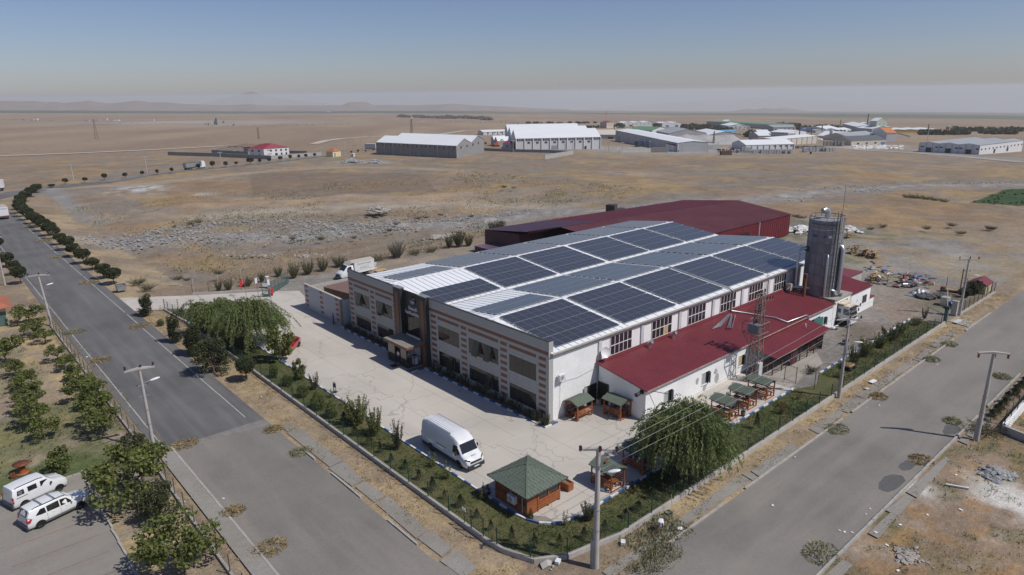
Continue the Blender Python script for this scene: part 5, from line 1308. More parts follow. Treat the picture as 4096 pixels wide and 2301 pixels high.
plant('walnut',8.6,55.4,2.0,1.85,'large leafy tree by the parking lot','tree');plant('darkbush',9.8,51.9,1.15,1.15,'darker small tree just before the large leafy tree','tree')
plant('walnut',9.2,44.4,1.7,1.45,'bushy yellow green tree at the bottom edge beside the fence','tree');plant('darkbush',10.6,62.6,.95,1.0,'dark green bush at the fence by the left concrete pole','bush')
WS=[('fieldbush',36.9,112.6,.75,.9),('fieldbush',35.6,113.4,.65,.8),('fieldbush',40.3,113.6,1.2,.62),('fieldbush',43.1,114,.6,.75),('fieldbush',46.8,115.7,.8,.75),('fieldbush',48.3,112.6,.95,1.2),('fieldbush',51.4,113.5,1.2,1.05),('fieldbush',54.4,113.7,1.05,1.1),('fieldbush',58.1,114.5,1.3,.9),('greybush',69.9,113.2,1.15,1.1),('lowweed',63.5,114.2,2.0,1.7),('lowweed',66.3,113.6,1.8,1.4),('lowweed',74.0,113.0,2.2,1.5),('lowweed',77.5,112.7,2.0,1.6),('reed',82.6,113,.9,1.0),('reed',84.6,112.4,1.3,1.35),('reed',86.6,111.6,1.0,.9),('reed',98.0,117,1.1,1.2),('reed',101,118,1.2,1.1)]
for j,(k,x,y,sx,sz)in enumerate(WS):plant(k,x,y,sx,sz,'wild shrub along the back fence, %s from the drive'%ORD[j],'shrub','wild shrubs along the back fence',crown_name='foliage')
for j,(v,x,y,s)in enumerate((('a1',1850,1235,1.6),('a1',1780,1250,1.2),('a1',1620,1275,.8),('a2',1560,1200,1.2),('a2',1640,1190,1.1),('a2',1780,1165,1.0),('a2',1360,1250,1.0),('a2',1290,1310,1.1),('a2',2060,1180,1.0),('a2',2370,930,1.0),('a3',130,945,1.0),('a3',35,940,1.1),('a2',400,1380,1.0),('a2',660,1385,1.2),('a2',970,1375,1.0),('b1',1650,520,1.2),('b1',2040,465,1.3),('b1',1740,525,.9),('b1',1380,610,1.5),('b1',1280,560,1.6),('a4',1650,1330,1.2),('a4',1880,1300,1.3),('a4',2240,1330,1.3),('a4',1240,1310,1.1),('a4',1120,1330,1.0),('b4',1960,90,1.2),('b4',2250,50,1.3),('a4',480,1230,1.4),('a4',420,1215,1.2),('a4',1480,1040,1.9),('a4',1560,1045,2.0),('a4',1640,1055,1.9),('a4',1720,1065,1.7),('a4',1810,1075,1.5))):
 q=at(v,x,y);plant('lowweed',q.x,q.y,s*1.25,s*1.1,'grey green weed clump on the dry waste land','weed','weed clumps on the waste land',z=q.z-1.0 if(q.y>130 and q.x<150 and q.y<240)else q.z,crown_name='foliage')
for j in range(11):plant('cedar',73.8+j*1.45,14.15+ru_(-.15,.15),1.25,1.0+ru_(-.1,.25),'blue green conifer in the hedge across the side road, %s from the pole'%ORD[j],'conifer','conifer hedge across the side road',crown_name='foliage')
plant('lowweed',71.0,13.7,2.2,1.3,'weedy clump at the foot of the leaning pole across the road','weed',crown_name='foliage')
plant('hedge',121.0,28.6,2.0,.9,'dark thorny bush before the little far house','bush',crown_name='foliage');plant('hedge',118.3,29.0,1.4,.55,'low green bush left of the dark thorny bush','bush',crown_name='foliage')
for j,(x,y)in enumerate(((29.7,103.3),(28.8,104.5),(26.9,103.8))):plant('pine%d'%j,x,y,1.0,1.1,'young pine by the drive fence, %s from the willows'%ORD[j],'sapling','young pines by the drive',crown_name='foliage')
for j in range(22):
 y=43.0+j*.95 if j<20 else 0
 y=42.9+j*.92
 if y>62:break
 plant('quince' if j%3 else 'lowweed',41.95+ru_(-.12,.12),y,.42 if j%3 else .62,ru_(.42,.60)if j%3 else 1.1,'rose bush in the bed under the tiled front, %s from the near corner'%ORD[j],'rose bush','rose bushes under the front',crown_name='foliage')
for j in range(14):
 plant('lowweed' if j%2 else 'quince',41.95,69.2+j*.98,.6 if j%2 else .42,1.1 if j%2 else .4,'low shrub in the bed left of the porch, %s from the porch'%ORD[j],'shrub','shrubs left of the porch',crown_name='foliage')
plant('ballbush',40.6,68.6,.6,.8,'small clipped ball bush beside the porch','bush',crown_name='foliage')
for j,(x,y)in enumerate(((41.7,42.75),(42.0,42.7),(41.75,44.2))):plant('quince',x,y,.4,.5,'white flowering rose bush at the building corner, %s from the kerb tip'%ORD[j],'rose bush','roses at the corner',crown_name='foliage')
def tufts(name,pts,hgt_,m,blades=4,spread=.10,seed=1,wid=.018):
 rs=np.random.RandomState(seed);pts=np.array(pts);n=len(pts)*blades
 B=np.repeat(pts,blades,0);h=(np.repeat(np.atleast_1d(hgt_),blades)if np.size(hgt_)>1 else hgt_)*rs.uniform(.5,1.3,n)
 a=rs.uniform(0,6.28,n);lean=rs.uniform(.1,.8,n)
 d=np.stack([np.cos(a)*lean,np.sin(a)*lean,np.ones(n)],1);d/=np.linalg.norm(d,axis=1)[:,None]
 s=np.stack([-np.sin(a),np.cos(a),np.zeros(n)],1)
 U=d*(h/2)[:,None]if np.ndim(h)else d*h/2
 P=B+np.stack([rs.normal(0,spread,n),rs.normal(0,spread,n),np.zeros(n)],1)+U*.95
 V=s*(wid*rs.uniform(.7,1.6,n))[:,None]
 return tag(put(quads_mesh(name,P,U,V,LM[m]),name),kind='stuff')
rs=np.random.RandomState(5)
def scatter(n,x0,x1,y0,y1,z=.0,fn=None):
 p=np.stack([rs.uniform(x0,x1,n),rs.uniform(y0,y1,n),np.full(n,z)],1)
 if fn is not None:p=p[fn(p[:,0],p[:,1])]
 return p
inl=lambda x,y:in_poly(x,y,LAWN1)|((y>27.2)&(y<30.3)&(x>73)&(x<101))
gp_=np.concatenate([scatter(9000,26.4,33,27,108,.02,inl),scatter(11000,29,102,26.9,32,.02,inl)])
tufts('lawn_grass',gp_,.11,'lawn',4,.09,2,.02)
wl=fbm(gp_[:,0],gp_[:,1],3.0,3,77)>.62
tufts('long_grass',gp_[wl],.22,'lawn',3,.1,3,.02)
vv=np.concatenate([scatter(2600,22.6,26.2,29,112,-.02),scatter(2000,30,125,24.1,26.4,-.02),scatter(1500,11.6,13.6,28,130,-.02),scatter(900,22.3,34,112,215,-.02)])
vv=vv[fbm(vv[:,0],vv[:,1],1.8,3,78)>.46];tufts('verge_straw',vv,.17,'straw',4,.14,4,.022)
oo=scatter(6000,-20,11.3,36,122,-.03,lambda x,y:(x>6.9)|(y>64))
tufts('orchard_straw',oo[fbm(oo[:,0],oo[:,1],5,3,79)>.44],.16,'straw',3,.15,6,.022)
tufts('orchard_grass',oo[(fbm(oo[:,0],oo[:,1],5,4,92)>.54)],.18,'lawn',4,.16,7,.025)
ll=scatter(5200,36,110,-16,14.8,-.02)
tufts('lot_straw',ll[fbm(ll[:,0],ll[:,1],3.2,4,96)>.5],.22,'straw',4,.16,8,.024)
tufts('lot_weeds',ll[fbm(ll[:,0],ll[:,1],2.6,4,98)>.6],.28,'cut',5,.16,9,.03)
fd=scatter(9000,36,190,114,250,0);zz=base_z(fd[:,0],fd[:,1]);fd[:,2]=zz-1.5*sstep(116,130,fd[:,1])*sstep(25,36,fd[:,0])*(1-sstep(235,290,fd[:,1]))*(1-sstep(120,200,fd[:,0]))
tufts('field_straw',fd[fbm(fd[:,0],fd[:,1],16,4,41)>.5],.45,'straw',3,.4,10,.07)
tufts('field_weeds',fd[fbm(fd[:,0],fd[:,1],14,4,43)>.58],.5,'cut',4,.35,11,.08)
HF=np.array([at('a4',2330,1030)]);hf=scatter(1500,HF[0][0]-60,HF[0][0]+70,HF[0][1]-60,HF[0][1]+60,0,lambda x,y:in_poly(x,y,HFLD));hf[:,2]=base_z(hf[:,0],hf[:,1]);tufts('crop_rows',hf,.6,'lawn',4,.8,12,.3)
def heap(x,y,r,h,m,label,n=240,seed=1):
 r_=np.random.RandomState(seed);a=r_.uniform(0,6.28,n);q=r*np.sqrt(r_.uniform(0,1,n));z=h*(1-(q/r)**2)*r_.uniform(.2,1,n)+.02
 P=np.stack([x+q*np.cos(a)*1.25,y+q*np.sin(a),z],1);d=r_.normal(size=(n,3));d[:,2]*=.45;d/=np.linalg.norm(d,axis=1)[:,None]
 s=np.cross(d,r_.normal(size=(n,3)));s/=np.linalg.norm(s,axis=1)[:,None]+1e-9;l_=r_.uniform(.14,.32,n)[:,None]
 o=put(quads_mesh('cut_grass_heap',P,d*l_,s*l_*.13,LM[m]),'cut_grass_heap')
 tag(o,label,'grass heap','heaps of cut grass')
HP=[('e2',240,560,1.0,.4,'straw','dry grass heap at the left street verge, upper one beside the pavement'),('e2',520,790,1.1,.45,'cut','greenish cut grass heap on the left street, second down'),('b1',930,1265,1.3,.35,'straw','straw heap on the white line of the street'),('b1',690,1000,1.5,.35,'cut','flat straw heap on the street edge beyond the fence corner'),('b1',1310,945,1.6,.4,'straw','straw heap across the street on the right edge'),('e1',1720,230,1.3,.4,'straw','straw heap at the left pavement end by the pole'),('e1',2160,860,1.1,.35,'straw','straw heap on the paver street by the left kerb'),('e1',2500,1200,1.4,.4,'straw','straw heap at the left kerb, nearest the bottom'),('e5',970,80,1.3,.5,'cut','cut weeds heap on the side street by the kerb, nearest the willow'),('e5',1690,345,1.2,.35,'straw','straw heap at the far kerb of the side street'),('e5',830,1150,1.5,.6,'cut','weed heap at the bottom of the side street'),('g3',1120,760,1.1,.5,'cut','weed heap on the side street beyond the first pole'),('g3',1310,600,1.1,.45,'cut','weed heap on the side street, second beyond the pole'),('g3',1340,1410,1.0,.4,'cut','weed heap on the side street at the leaning pole'),('g3',1860,940,1.1,.4,'cut','weed heap at the far kerb beyond the leaning pole'),('g3',560,1150,1.1,.5,'straw','dry weed heap by the near kerb below the pole'),('b1',420,150,2.0,.35,'straw','straw heap on the street under the first row trees'),('b1',560,300,2.0,.35,'straw','straw heap on the street edge farther along the row'),('b1',830,540,1.6,.35,'straw','straw heap at the street edge by the last row tree'),('b1',290,20,2.2,.35,'straw','straw heap far up the street edge')]
for j,(v,x,y,r,h,m,lab)in enumerate(HP):q=at(v,x,y);heap(q.x,q.y,r*.8,h*.75,m,lab,330,j)
q=at('e4',1750,800);P=[]
cg_=np.concatenate([scatter(420,33.2,38.4,23.6,26.4,.02),scatter(200,31.5,35.5,22.6,24.2,.02)])
tufts('mown_grass',cg_,.26,'cut',5,.22,21,.03)
def rocks(name,pts,size,m,seed,kind='stuff',flat=.6):
 rs_=np.random.RandomState(seed);b=MB()
 base=np.array([(0,0,1),(1,0,0),(0,1,0),(-1,0,0),(0,-1,0),(.6,.6,.55),(-.6,.6,.5),(-.6,-.6,.55),(.6,-.6,.5),(0,0,-.5)])
 F=[(0,5,6),(0,6,7),(0,7,8),(0,8,5),(5,1,2),(5,2,6),(6,2,3),(6,3,7),(7,3,4),(7,4,8),(8,4,1),(8,1,5),(1,9,2),(2,9,3),(3,9,4),(4,9,1)]
 for p in pts:
  s=size*rs_.uniform(.4,1.5)**1.5;v=base*rs_.uniform(.6,1.3,(10,1))*s*np.array([rs_.uniform(.8,1.4),rs_.uniform(.8,1.4),flat])
  a=rs_.uniform(0,6.28);ca,sa=cos_(a),sin_(a);v=v@np.array([[ca,sa,0],[-sa,ca,0],[0,0,1]])
  b.add(v+np.array(p),F)
 return tag(b.build(name,m),kind=kind)
def along(pts,n,w,seed,dz=0):
 rs_=np.random.RandomState(seed);out=[];seg=list(zip(pts[:-1],pts[1:]));Ls=np.array([hy_(b_[0]-a[0],b_[1]-a[1])for a,b_ in seg]);c=Ls/Ls.sum()
 for k in range(n):
  i_=rs_.choice(len(seg),p=c);t=rs_.uniform();a,b_=seg[i_];x=a[0]+(b_[0]-a[0])*t+rs_.normal()*w;y=a[1]+(b_[1]-a[1])*t+rs_.normal()*w
  dep=-1.5*float(sstep(116,130,np.array(y))*sstep(25,36,np.array(x))*(1-sstep(235,290,np.array(y)))*(1-sstep(120,200,np.array(x))))
  out.append((x,y,float(base_z(x,y))+dep+dz+.05))
 return out
rocks('rubble',along(BAND,3200,5,1),.24,MT.rubble_grey,1);rocks('pale_rubble',along(BAND,1100,5.5,2),.20,MT.stone,2);rocks('stones',along(BAND2,1100,4,3),.22,MT.stone,3)
rocks('pale_rubble',along(P2(('b1',2080,210),('b2',280,230),('b2',660,215)),150,1.4,4),.20,MT.stone,4)
rocks('dark_rubble',along(P2(('b2',1700,75),('b2',1880,35)),120,.9,5),.45,MT.stone,5)
rocks('crumbs',[tuple(p)for p in np.concatenate([scatter(500,36,84,-12,14.6,0),scatter(160,30,110,23.4,26.3,0),scatter(160,22.5,26,30,110,0),scatter(120,11.6,13.6,30,110,0)])],.055,MT.stone,6)
for(v,x,y,n,w,s,m,nm,lab)in(('e5',2330,460,230,1.0,.19,'rubble_grey','rubble_pile','pile of broken grey paving stones on the lot across the road'),('e5',1560,1170,160,.9,.12,'stone','rubble_spread','spread of small reddish rubble on the lot near the bottom edge'),('a2',950,700,260,4.2,.8,'rubble_grey','gravel_heap','long grey gravel heap before the concrete shed'),('a2',1160,705,170,2.8,.8,'rubble_grey','gravel_heap','shorter grey gravel heap nearest the concrete shed'),('a2',1190,1150,140,3.0,.5,'stone','earth_heap','low brown stone heap in the waste land'),('b4',480,60,260,2.6,.55,'stone_white','white_rubble_pile','pile of white sacks and rubble left of the silo'),('b4',920,60,130,2.0,.5,'stone_white','white_rubble_pile','pile of white rubble right of the silo')):
 q=at(v,x,y);r_=np.random.RandomState(n)
 P=[]
 for k in range(n):
  a=r_.uniform(0,6.28);d=abs(r_.normal())*w*.62;P.append((q.x+d*cos_(a),q.y+d*sin_(a),q.z+max(0,(1-d/w/1.3))*s*2.2*r_.uniform(.2,1)))
 o=rocks(nm,P,s,MT[m],n,None);tag(o,lab,'rubble pile')
q=at('e4',1890,1000)
# ================================================================== FENCES, POLES, WIRES
def fence(label,pts,post_m,h,base_h,base_w,step,mesh_m,name='fence',base_m='concrete_wall',wire=True,lean=False,mesh_step=.34):
 t=thing(name,label,'fence',(pts[0][0],pts[0][1],0))
 if base_h:
  for a,b_ in zip(pts[:-1],pts[1:]):
   a,b_=V_(a),V_(b_);d=(b_-a).normalized()*base_w/2*.0
   B0().beam((a.x-d.x,a.y-d.y,base_h/2-.05),(b_.x+d.x,b_.y+d.y,base_h/2-.05),base_w,base_h+.1).build('base_wall',MT[base_m],t)
 pm=B0().box(-.03,.03,-.03,.03,0,h).box(-.036,.036,-.036,.036,h,h+.02)
 if lean:pm.beam((0,0,h),(.18,.18,h+.3),.05)
 pm=pm.mesh('post',MT[post_m])
 L=[];carry=0.0;wb_=MB()
 for a,b_ in zip(pts[:-1],pts[1:]):
  D=hy_(b_[0]-a[0],b_[1]-a[1]);s=carry
  while s<D:L.append((a[0]+(b_[0]-a[0])*s/D,a[1]+(b_[1]-a[1])*s/D));s+=step
  carry=s-D
  if wire:
   z0,z1=base_h+.05,base_h+h-.04;n=max(1,int(D/mesh_step))
   for k in range(n+1):
    x,y=a[0]+(b_[0]-a[0])*k/n,a[1]+(b_[1]-a[1])*k/n;wb_.beam((x,y,z0),(x,y,z1),.009)
   for z in np.linspace(z0,z1,6):wb_.beam((a[0],a[1],z),(b_[0],b_[1],z),.009)
 for p in L:put(pm,'post',t,True,(p[0],p[1],base_h-.02),(0,0,ru_(0,.4)if lean else at2_(pts[-1][1]-pts[0][1],pts[-1][0]-pts[0][0])))
 if wire:tag(wb_.build('wire_mesh',MT[mesh_m],t),kind='stuff')
 return t
fence('green post fence on a low concrete wall along the left street side of the works',[(26.3,100.6),(26.3,33.0),(26.5,31.2),(27.3,29.0),(29.3,27.8)],'post_green',1.35,.34,.22,2.75,'mesh_green')
fence('green post fence on a low concrete wall along the side street',[(29.3,27.75),(31.4,27.35),(33.9,26.8),(44,26.75),(102.2,26.85)],'post_green',1.35,.34,.22,2.75,'mesh_green')
fence('short wire fence with dark posts between the lawn and the drive',[(26.3,100.6),(25.8,108.8),(31.0,103.5)],'dark_steel',1.5,.22,.2,2.1,'mesh_green')
fence('low concrete wall with dark posts along the upper side of the drive',[(31.6,113.9),(35,111.8),(41.2,108.3)],'dark_steel',1.5,.42,.22,2.5,'mesh_grey',wire=False)
fence('old concrete post fence with angled tops along the waste land',[(32.2,115.2),(44,117.0),(60,117.3),(76,116.2),(92,113.8),(110,112)],'concrete_wall',2.0,0,.1,4.2,'mesh_grey',lean=True,wire=True,mesh_step=1.2)
fence('rusty wire fence with grey posts along the orchard',[(11.75,112),(11.75,63),(11.5,50),(11.35,30)],'dark_steel',1.35,.2,.16,2.5,'mesh_grey')
fence('green fence beyond the far gate with leaning boards',[(107.9,26.75),(124.5,26.6)],'dark_steel',1.5,.2,.2,2.0,'mesh_green')
fence('fence of thin posts round the small plot behind the scrap heap',[(124,27),(122,36),(116.5,41.5),(106,46.5)],'rust_dark',1.6,0,.1,3.0,'mesh_grey',mesh_step=.8)
fence('white walled fence round the plot across the side road',[(72.0,12.75),(110,12.9)],'dark_steel',1.4,.9,.3,2.2,'mesh_green',base_m='white_wall')
fence('wall end running away from the corner of the plot across the road',[(72.0,12.75),(70.9,9.0),(68.5,2.0)],'dark_steel',1.2,.75,.3,3,'mesh_green',base_m='concrete_wall')
t=thing('fence_sign','small pale sign plate on the front corner fence','sign',(26.3,35.4,1.2));B0().box(26.24,26.27,35.2,35.6,1.35,1.6).build('plate',MT.paper,t);B0().beam((26.28,35.4,.3),(26.28,35.4,1.62),.04).build('post',MT.post_green,t)
t=thing('garden_gate','small green wire gate in the front fence by the kiosk lawn','gate',(26.3,33.6,0))
for y in(33.2,34.6):B0().beam((26.3,y,.3),(26.3,y,1.85),.06).build('post',MT.post_green,t)
B0().beam((26.3,33.2,1.75),(26.3,34.6,1.75),.04).build('rail',MT.post_green,t);B0().beam((26.3,33.2,.5),(26.3,34.6,.5),.04).build('rail',MT.post_green,t)
gt=thing('sliding_gate','green grey sliding gate standing open at the drive','gate',(43,107.5,0))
A,B_=V_((40.4,104.8,0)),V_((46.3,110.4,0));d=B_-A
f=MB()
for z in(.12,.72,2.0):f.beam(A+V_((0,0,z)),B_+V_((0,0,z)),.08)
for k in range(7):f.beam(A+d*k/6+V_((0,0,.1)),A+d*k/6+V_((0,0,2.0)),.06)
f.build('frame',MT.gate_green,gt)
for k in range(6):
 p,q=A+d*(k+.08)/6,A+d*(k+.92)/6;b=MB();b.beam(p+V_((0,0,.42)),q+V_((0,0,.42)),.03,.52);b.build('panel',MT.gate_green,gt)
for k in range(36):B0().beam(A+d*(k+.5)/36+V_((0,0,.72)),A+d*(k+.5)/36+V_((0,0,2.0)),.025).build('bar',MT.gate_green,gt)
ge=thing('gate_guide','upright steel guide frame with a pale sign at the open end of the gate','gate frame',(39.9,104.3,0))
p,q=V_((39.5,104.9,0)),V_((40.3,104.0,0))
for s in(p,q):B0().beam(s,s+V_((0,0,2.5)),.1).build('post',MT.gate_green,ge)
for z in(.15,.5,1.1,1.7,2.45):B0().beam(p+V_((0,0,z)),q+V_((0,0,z)),.06).build('rail',MT.gate_green,ge)
b=MB();b.beam(p.lerp(q,.1)+V_((0,0,2.05)),q.lerp(p,.1)+V_((0,0,2.05)),.03,.6);b.build('sign',MT.paper,ge)
b=MB();b.beam(p.lerp(q,.1)+V_((-.02,-.02,.32)),q.lerp(p,.1)+V_((-.02,-.02,.32)),.03,.3);b.build('panel',MT.gate_green,ge)
t=thing('hydrant_box','red box standing at the foot of the gate','box',(40.9,104.7,0));B0().box(40.7,41.15,104.5,104.9,.35,1.15).build('case',MT.flag_red,t);B0().box(40.8,41.05,104.6,104.8,0,.35).build('stand',MT.dark_steel,t)
t=thing('concrete_post','grey concrete gate pier with white cap','pier',(42.3,109.6,0));B0().box(42.1,42.55,109.4,109.85,0,1.9).build('pier',MT.concrete_wall,t);B0().box(42.05,42.6,109.35,109.9,1.9,2.0).build('cap',MT.white_trim,t)
t=thing('gate_post','green steel gate post at the end of the side fence','gate post',(102.9,27.0,0));B0().box(102.7,103.1,26.8,27.2,0,1.9).build('post',MT.gate_green,t);B0().box(102.62,103.18,26.72,27.28,1.9,2.3).build('cap',MT.post_green,t)
t=thing('gate_pillar','grey concrete gate pillar beside the far pole','pillar',(107.3,27.2,0));B0().box(107.0,107.7,26.9,27.6,0,2.0).build('pillar',MT.concrete_wall,t);B0().box(106.95,107.75,26.85,27.65,2.0,2.1).build('cap',MT.concrete_wall,t);B0().beam((106.9,27.9,.2),(110.2,29.3,2.9),.1).build('board',MT.wood_pale,t)
POLE_TOP={}
def pole(key,x,y,h,r0,r1,lean,arm_dir,arm,label,lamp=None,insul='pin',bracket=True,box=True):
 z0=float(base_z(x,y));t=thing('utility_pole',label,'utility pole',(x,y,z0))
 top=V_((x+lean[0],y+lean[1],z0+h));b0=V_((x,y,z0-.3))
 B0().tube([b0,b0.lerp(top,.5),top],[r0,(r0+r1)/2,r1],12).build('pole',MT.concrete_pole,t)
 u=V_((cos_(arm_dir),sin_(arm_dir),0));ax=top-b0;ax.normalize()
 a,c=top-u*arm/2-ax*.02,top+u*arm/2-ax*.02
 side=V_((-u.y,u.x,0))
 cb=MB()
 for s in(-1,1):
  e=top+u*s*arm/2+V_((0,0,-.10));m_=top+V_((0,0,.02))
  w0,w1=.16,.10
  cb.add([m_-side*w0+V_((0,0,.08)),m_+side*w0+V_((0,0,.08)),e+side*w1+V_((0,0,.06)),e-side*w1+V_((0,0,.06)),m_-side*w0-V_((0,0,.1)),m_+side*w0-V_((0,0,.1)),e+side*w1-V_((0,0,.05)),e-side*w1-V_((0,0,.05))],[(0,1,2,3)if s>0 else(3,2,1,0),(7,6,5,4)if s>0 else(4,5,6,7),(0,3,7,4),(1,5,6,2),(2,6,7,3),(0,4,5,1)])
 cb.build('crossarm',MT.concrete_pole,t)
 pts=[]
 for f in(-.46,.04,.46):
  p=top+u*arm*f+V_((0,0,.06))
  if insul=='pin':
   i=MB();i.lathe([(.0,.34),(.07,.32),(.10,.25),(.06,.2),(.11,.14),(.11,.08),(.04,.03),(.03,-.04)][::-1],10,tuple(p));i.build('insulator',MT.insulator,t);pts.append(p+V_((0,0,.26)))
  elif insul=='strain':
   dv=side*(-1)
   for q in range(4):B0().tube([p+dv*(.1+.12*q)+V_((0,0,.1)),p+dv*(.16+.12*q)+V_((0,0,.1))],.11,10).build('insulator',MT.insulator,t)
   B0().beam(p,p+dv*.62+V_((0,0,.1)),.03).build('hook',MT.rust_dark,t);pts.append(p+dv*.65+V_((0,0,.1)))
  else:
   i=MB();p=p-V_((0,0,.16))
   i.lathe([(.05,0),(.05,-.06),(.11,-.1),(.11,-.14),(.05,-.17),(.11,-.23),(.11,-.27),(.05,-.3),(.1,-.36),(.09,-.4),(.03,-.46)][::-1],10,tuple(p));i.build('insulator',MT.insulator_red,t);pts.append(p-V_((0,0,.46)))
 POLE_TOP[key]=pts
 P=lambda f:b0.lerp(top,f)
 if bracket:
  for f in(.80,.68):B0().beam(P(f)-u*.42,P(f)+u*.42,.08).build('bracket',MT.steel_dull,t)
  for f in(.80,):
   for s in(-.4,.4):B0().tube([P(f)+u*s,P(f)+u*s+V_((0,0,.12))],.05,7).build('insulator',MT.insulator,t)
 if lamp:
  f,dr=lamp;d_=V_((cos_(dr),sin_(dr),0));p=P(f)
  L=MB();L.tube([p,p+d_*.35+V_((0,0,.12)),p+d_*.75+V_((0,0,.16))],.03,6);lm=L.build('lamp_arm',MT.steel_dull,t)
  h_=MB();m_=Matrix.Translation(p+d_*1.05+V_((0,0,.20)))@Matrix.Rotation(dr,4,'Z')@Matrix.Rotation(-.15,4,'Y')
  s_=B0().sphere((0,0,0),1,12,8);h_.add([m_@V_((v[0]*.46,v[1]*.17,v[2]*.10))for v in s_.v],s_.f,0,True);put(h_.mesh('lamp_head',MT.lamp_white),'lamp_head',t)
 if box:
  bx=MB();bx.beam(P(.03)-u*r0*.8,P(.27)-u*r0*.8,r0*1.0,r0*1.2);bx.build('cable_cover',MT['steel_dull' if box=='steel' else 'concrete_pole'],t)
 for f in(.35,.52):B0().tube([P(f)-ax*.03,P(f)+ax*.03],(r0+r1)/2+.03,12).build('band',MT.steel_dull,t)
 return t
P0=at('e4',1230,1190)
PH=height_to('e4',P0,1310,-338)
pole('front',P0.x,P0.y,PH,.24,.14,(.0,.0),rd_(-46),2.5,'tall concrete power pole with a street lamp at the fence corner in front',lamp=(.80,rd_(-40)),insul='strain',bracket=True,box='steel')
pole('left',12.5,63.9,7.95,.17,.10,(-.05,.1),rd_(-10),2.4,'concrete power pole with a lamp at the left kerb of the street',lamp=(.82,rd_(-5)),box=False)
pole('left_far',11.9,112.2,7.4,.19,.12,(-.35,.3),rd_(-20),2.6,'concrete power pole with several arms beside the orchard fence',lamp=(.78,rd_(0)),box=False)
pole('left_top',9.8,143.8,8.5,.17,.10,(0,0),0,2.0,'pale pole at the left edge beyond the orchard',box=False)
pole('fence',68.6,26.35,8.6,.17,.10,(0,0),rd_(-45),2.5,'concrete power pole standing in the side fence beyond the pavilions',lamp=(.72,rd_(-70)),box='steel')
pole('right',68.6,13.95,8.55,.21,.13,(.05,-.05),rd_(-50),2.6,'concrete power pole with hanging insulators on the far pavement of the side street',insul='hang',bracket=False,box='steel')
pole('gate',107.9,26.7,8.1,.19,.11,(.0,.0),rd_(-50),2.6,'concrete power pole beside the far gate pillar',lamp=(.72,rd_(-80)),box=False)
t=thing('rusty_post','thin rusty pole on the far plot with a small arm','pole',(119.1,31.6,0));q=at('b4',1955,650);B0().beam((q.x,q.y,0),(q.x,q.y,4.1),.12).build('pole',MT.rust_dark,t);B0().beam((q.x-.4,q.y,3.7),(q.x+.3,q.y,4.0),.06).build('arm',MT.rust_dark,t)
for j,(v,x,y,yt)in enumerate((('a1',685,865,715),('a1',1372,800,645),('a1',2065,720,605),('h4',1960,228,88),('h4',2232,222,85),('h4',2380,205,55),('h1',1060,515,395),('h1',1385,525,395),('h1',640,470,370),('h1',285,525,385),('h1',112,500,345),('h1',1520,480,380),('h3',1528,370,262),('h3',2012,375,265),('h3',2083,375,280),('h2',1575,345,180),('h2',945,420,355))):
 q=at(v,x,y);h=height_to(v,q,x,yt);dd=hy_(q.x,q.y)
 t=thing('utility_pole','thin distant pole on the plain beyond the street, %s counted from the bend rightwards'%ORD[j],'utility pole',tuple(q),0,'distant poles on the plain')
 B0().tube([q-V_((0,0,.3)),q+V_((0,0,h))],[.22,.14],6).build('pole',MT.concrete_pole,t);B0().beam(q+V_((-1.1,.4,h-.1)),q+V_((1.1,-.4,h-.1)),.22).build('crossarm',MT.concrete_pole,t)
def wire(p,q,sag,r=.012):
 p,q=V_(p),V_(q);return B0().tube([p.lerp(q,t)-V_((0,0,4*sag*t*(1-t)))for t in np.linspace(0,1,13)],r,4,cap=False)
def wires(a,b_,sag,label,r=.011):
 for k,(p,q)in enumerate(zip(POLE_TOP[a],POLE_TOP[b_])):tag(wire(p,q,sag,r).build('power_line',MT.cable),label%ORD[k],'power line','power lines')
wires('front','fence',.35,'power line from the front pole to the fence pole, %s strand',.014);wires('fence','gate',.35,'power line from the fence pole to the gate pole, %s strand')
LT=at('c4',1060,985)
tag(wire(P0+V_((0,0,PH*.82)),V_((68.6,26.35,6.6)),.3,.012).build('power_line',MT.cable),'lower single cable from the front pole along the side fence','power line')
lt=thing('transformer_tower','rusty lattice tower with a grey transformer beside the lean-to','pylon',(LT.x,LT.y,0))
HT=height_to('c4',LT,1085,165);bw,tw_=.62,.26;c0=V_((LT.x,LT.y,0))
def lp(i,z):w=bw+(tw_-bw)*z/HT;return c0+V_(((-w,w,w,-w)[i],(-w,-w,w,w)[i],z))
for i in range(4):B0().beam(lp(i,0),lp(i,HT),.09).build('leg',MT.angle_iron,lt)
b=MB();n=15
for k in range(n):
 z0,z1=HT*k/n,HT*(k+1)/n
 for i in range(4):
  j=(i+1)%4;b.beam(lp(i,z0)if k%2 else lp(j,z0),lp(j,z1)if k%2 else lp(i,z1),.05)
  if k%3==0:b.beam(lp(i,z0+.02),lp(j,z0+.02),.05)
b.build('lattice',MT.angle_iron,lt)
HP_=HT*.60
f=MB()
for z in(HP_-.35,HP_+.75):
 q=[c0+V_(p)for p in((-1.35,-.75,z),(.9,-.75,z),(.9,1.1,z),(-1.35,1.1,z))]
 for a,e in zip(q,q[1:]+q[:1]):f.beam(a,e,.07)
for p in((-1.35,-.75),(.9,-.75),(.9,1.1),(-1.35,1.1)):f.beam(c0+V_((*p,HP_-.35)),c0+V_((*p,HP_+.75)),.06)
f.beam(c0+V_((-1.3,-.7,HP_-.4)),lp(0,HP_-2.2),.07);f.beam(c0+V_((-1.3,1.0,HP_-.4)),lp(3,HP_-2.2),.07)
f.build('platform_frame',MT.angle_iron,lt)
tr=MB();tr.box(c0.x-1.2,c0.x-.35,c0.y-.45,c0.y+.5,HP_-.3,HP_+.75);trb=tr.build('transformer',mat('transformer_grey',(.15,.17,.20),.5,.1,2),lt)
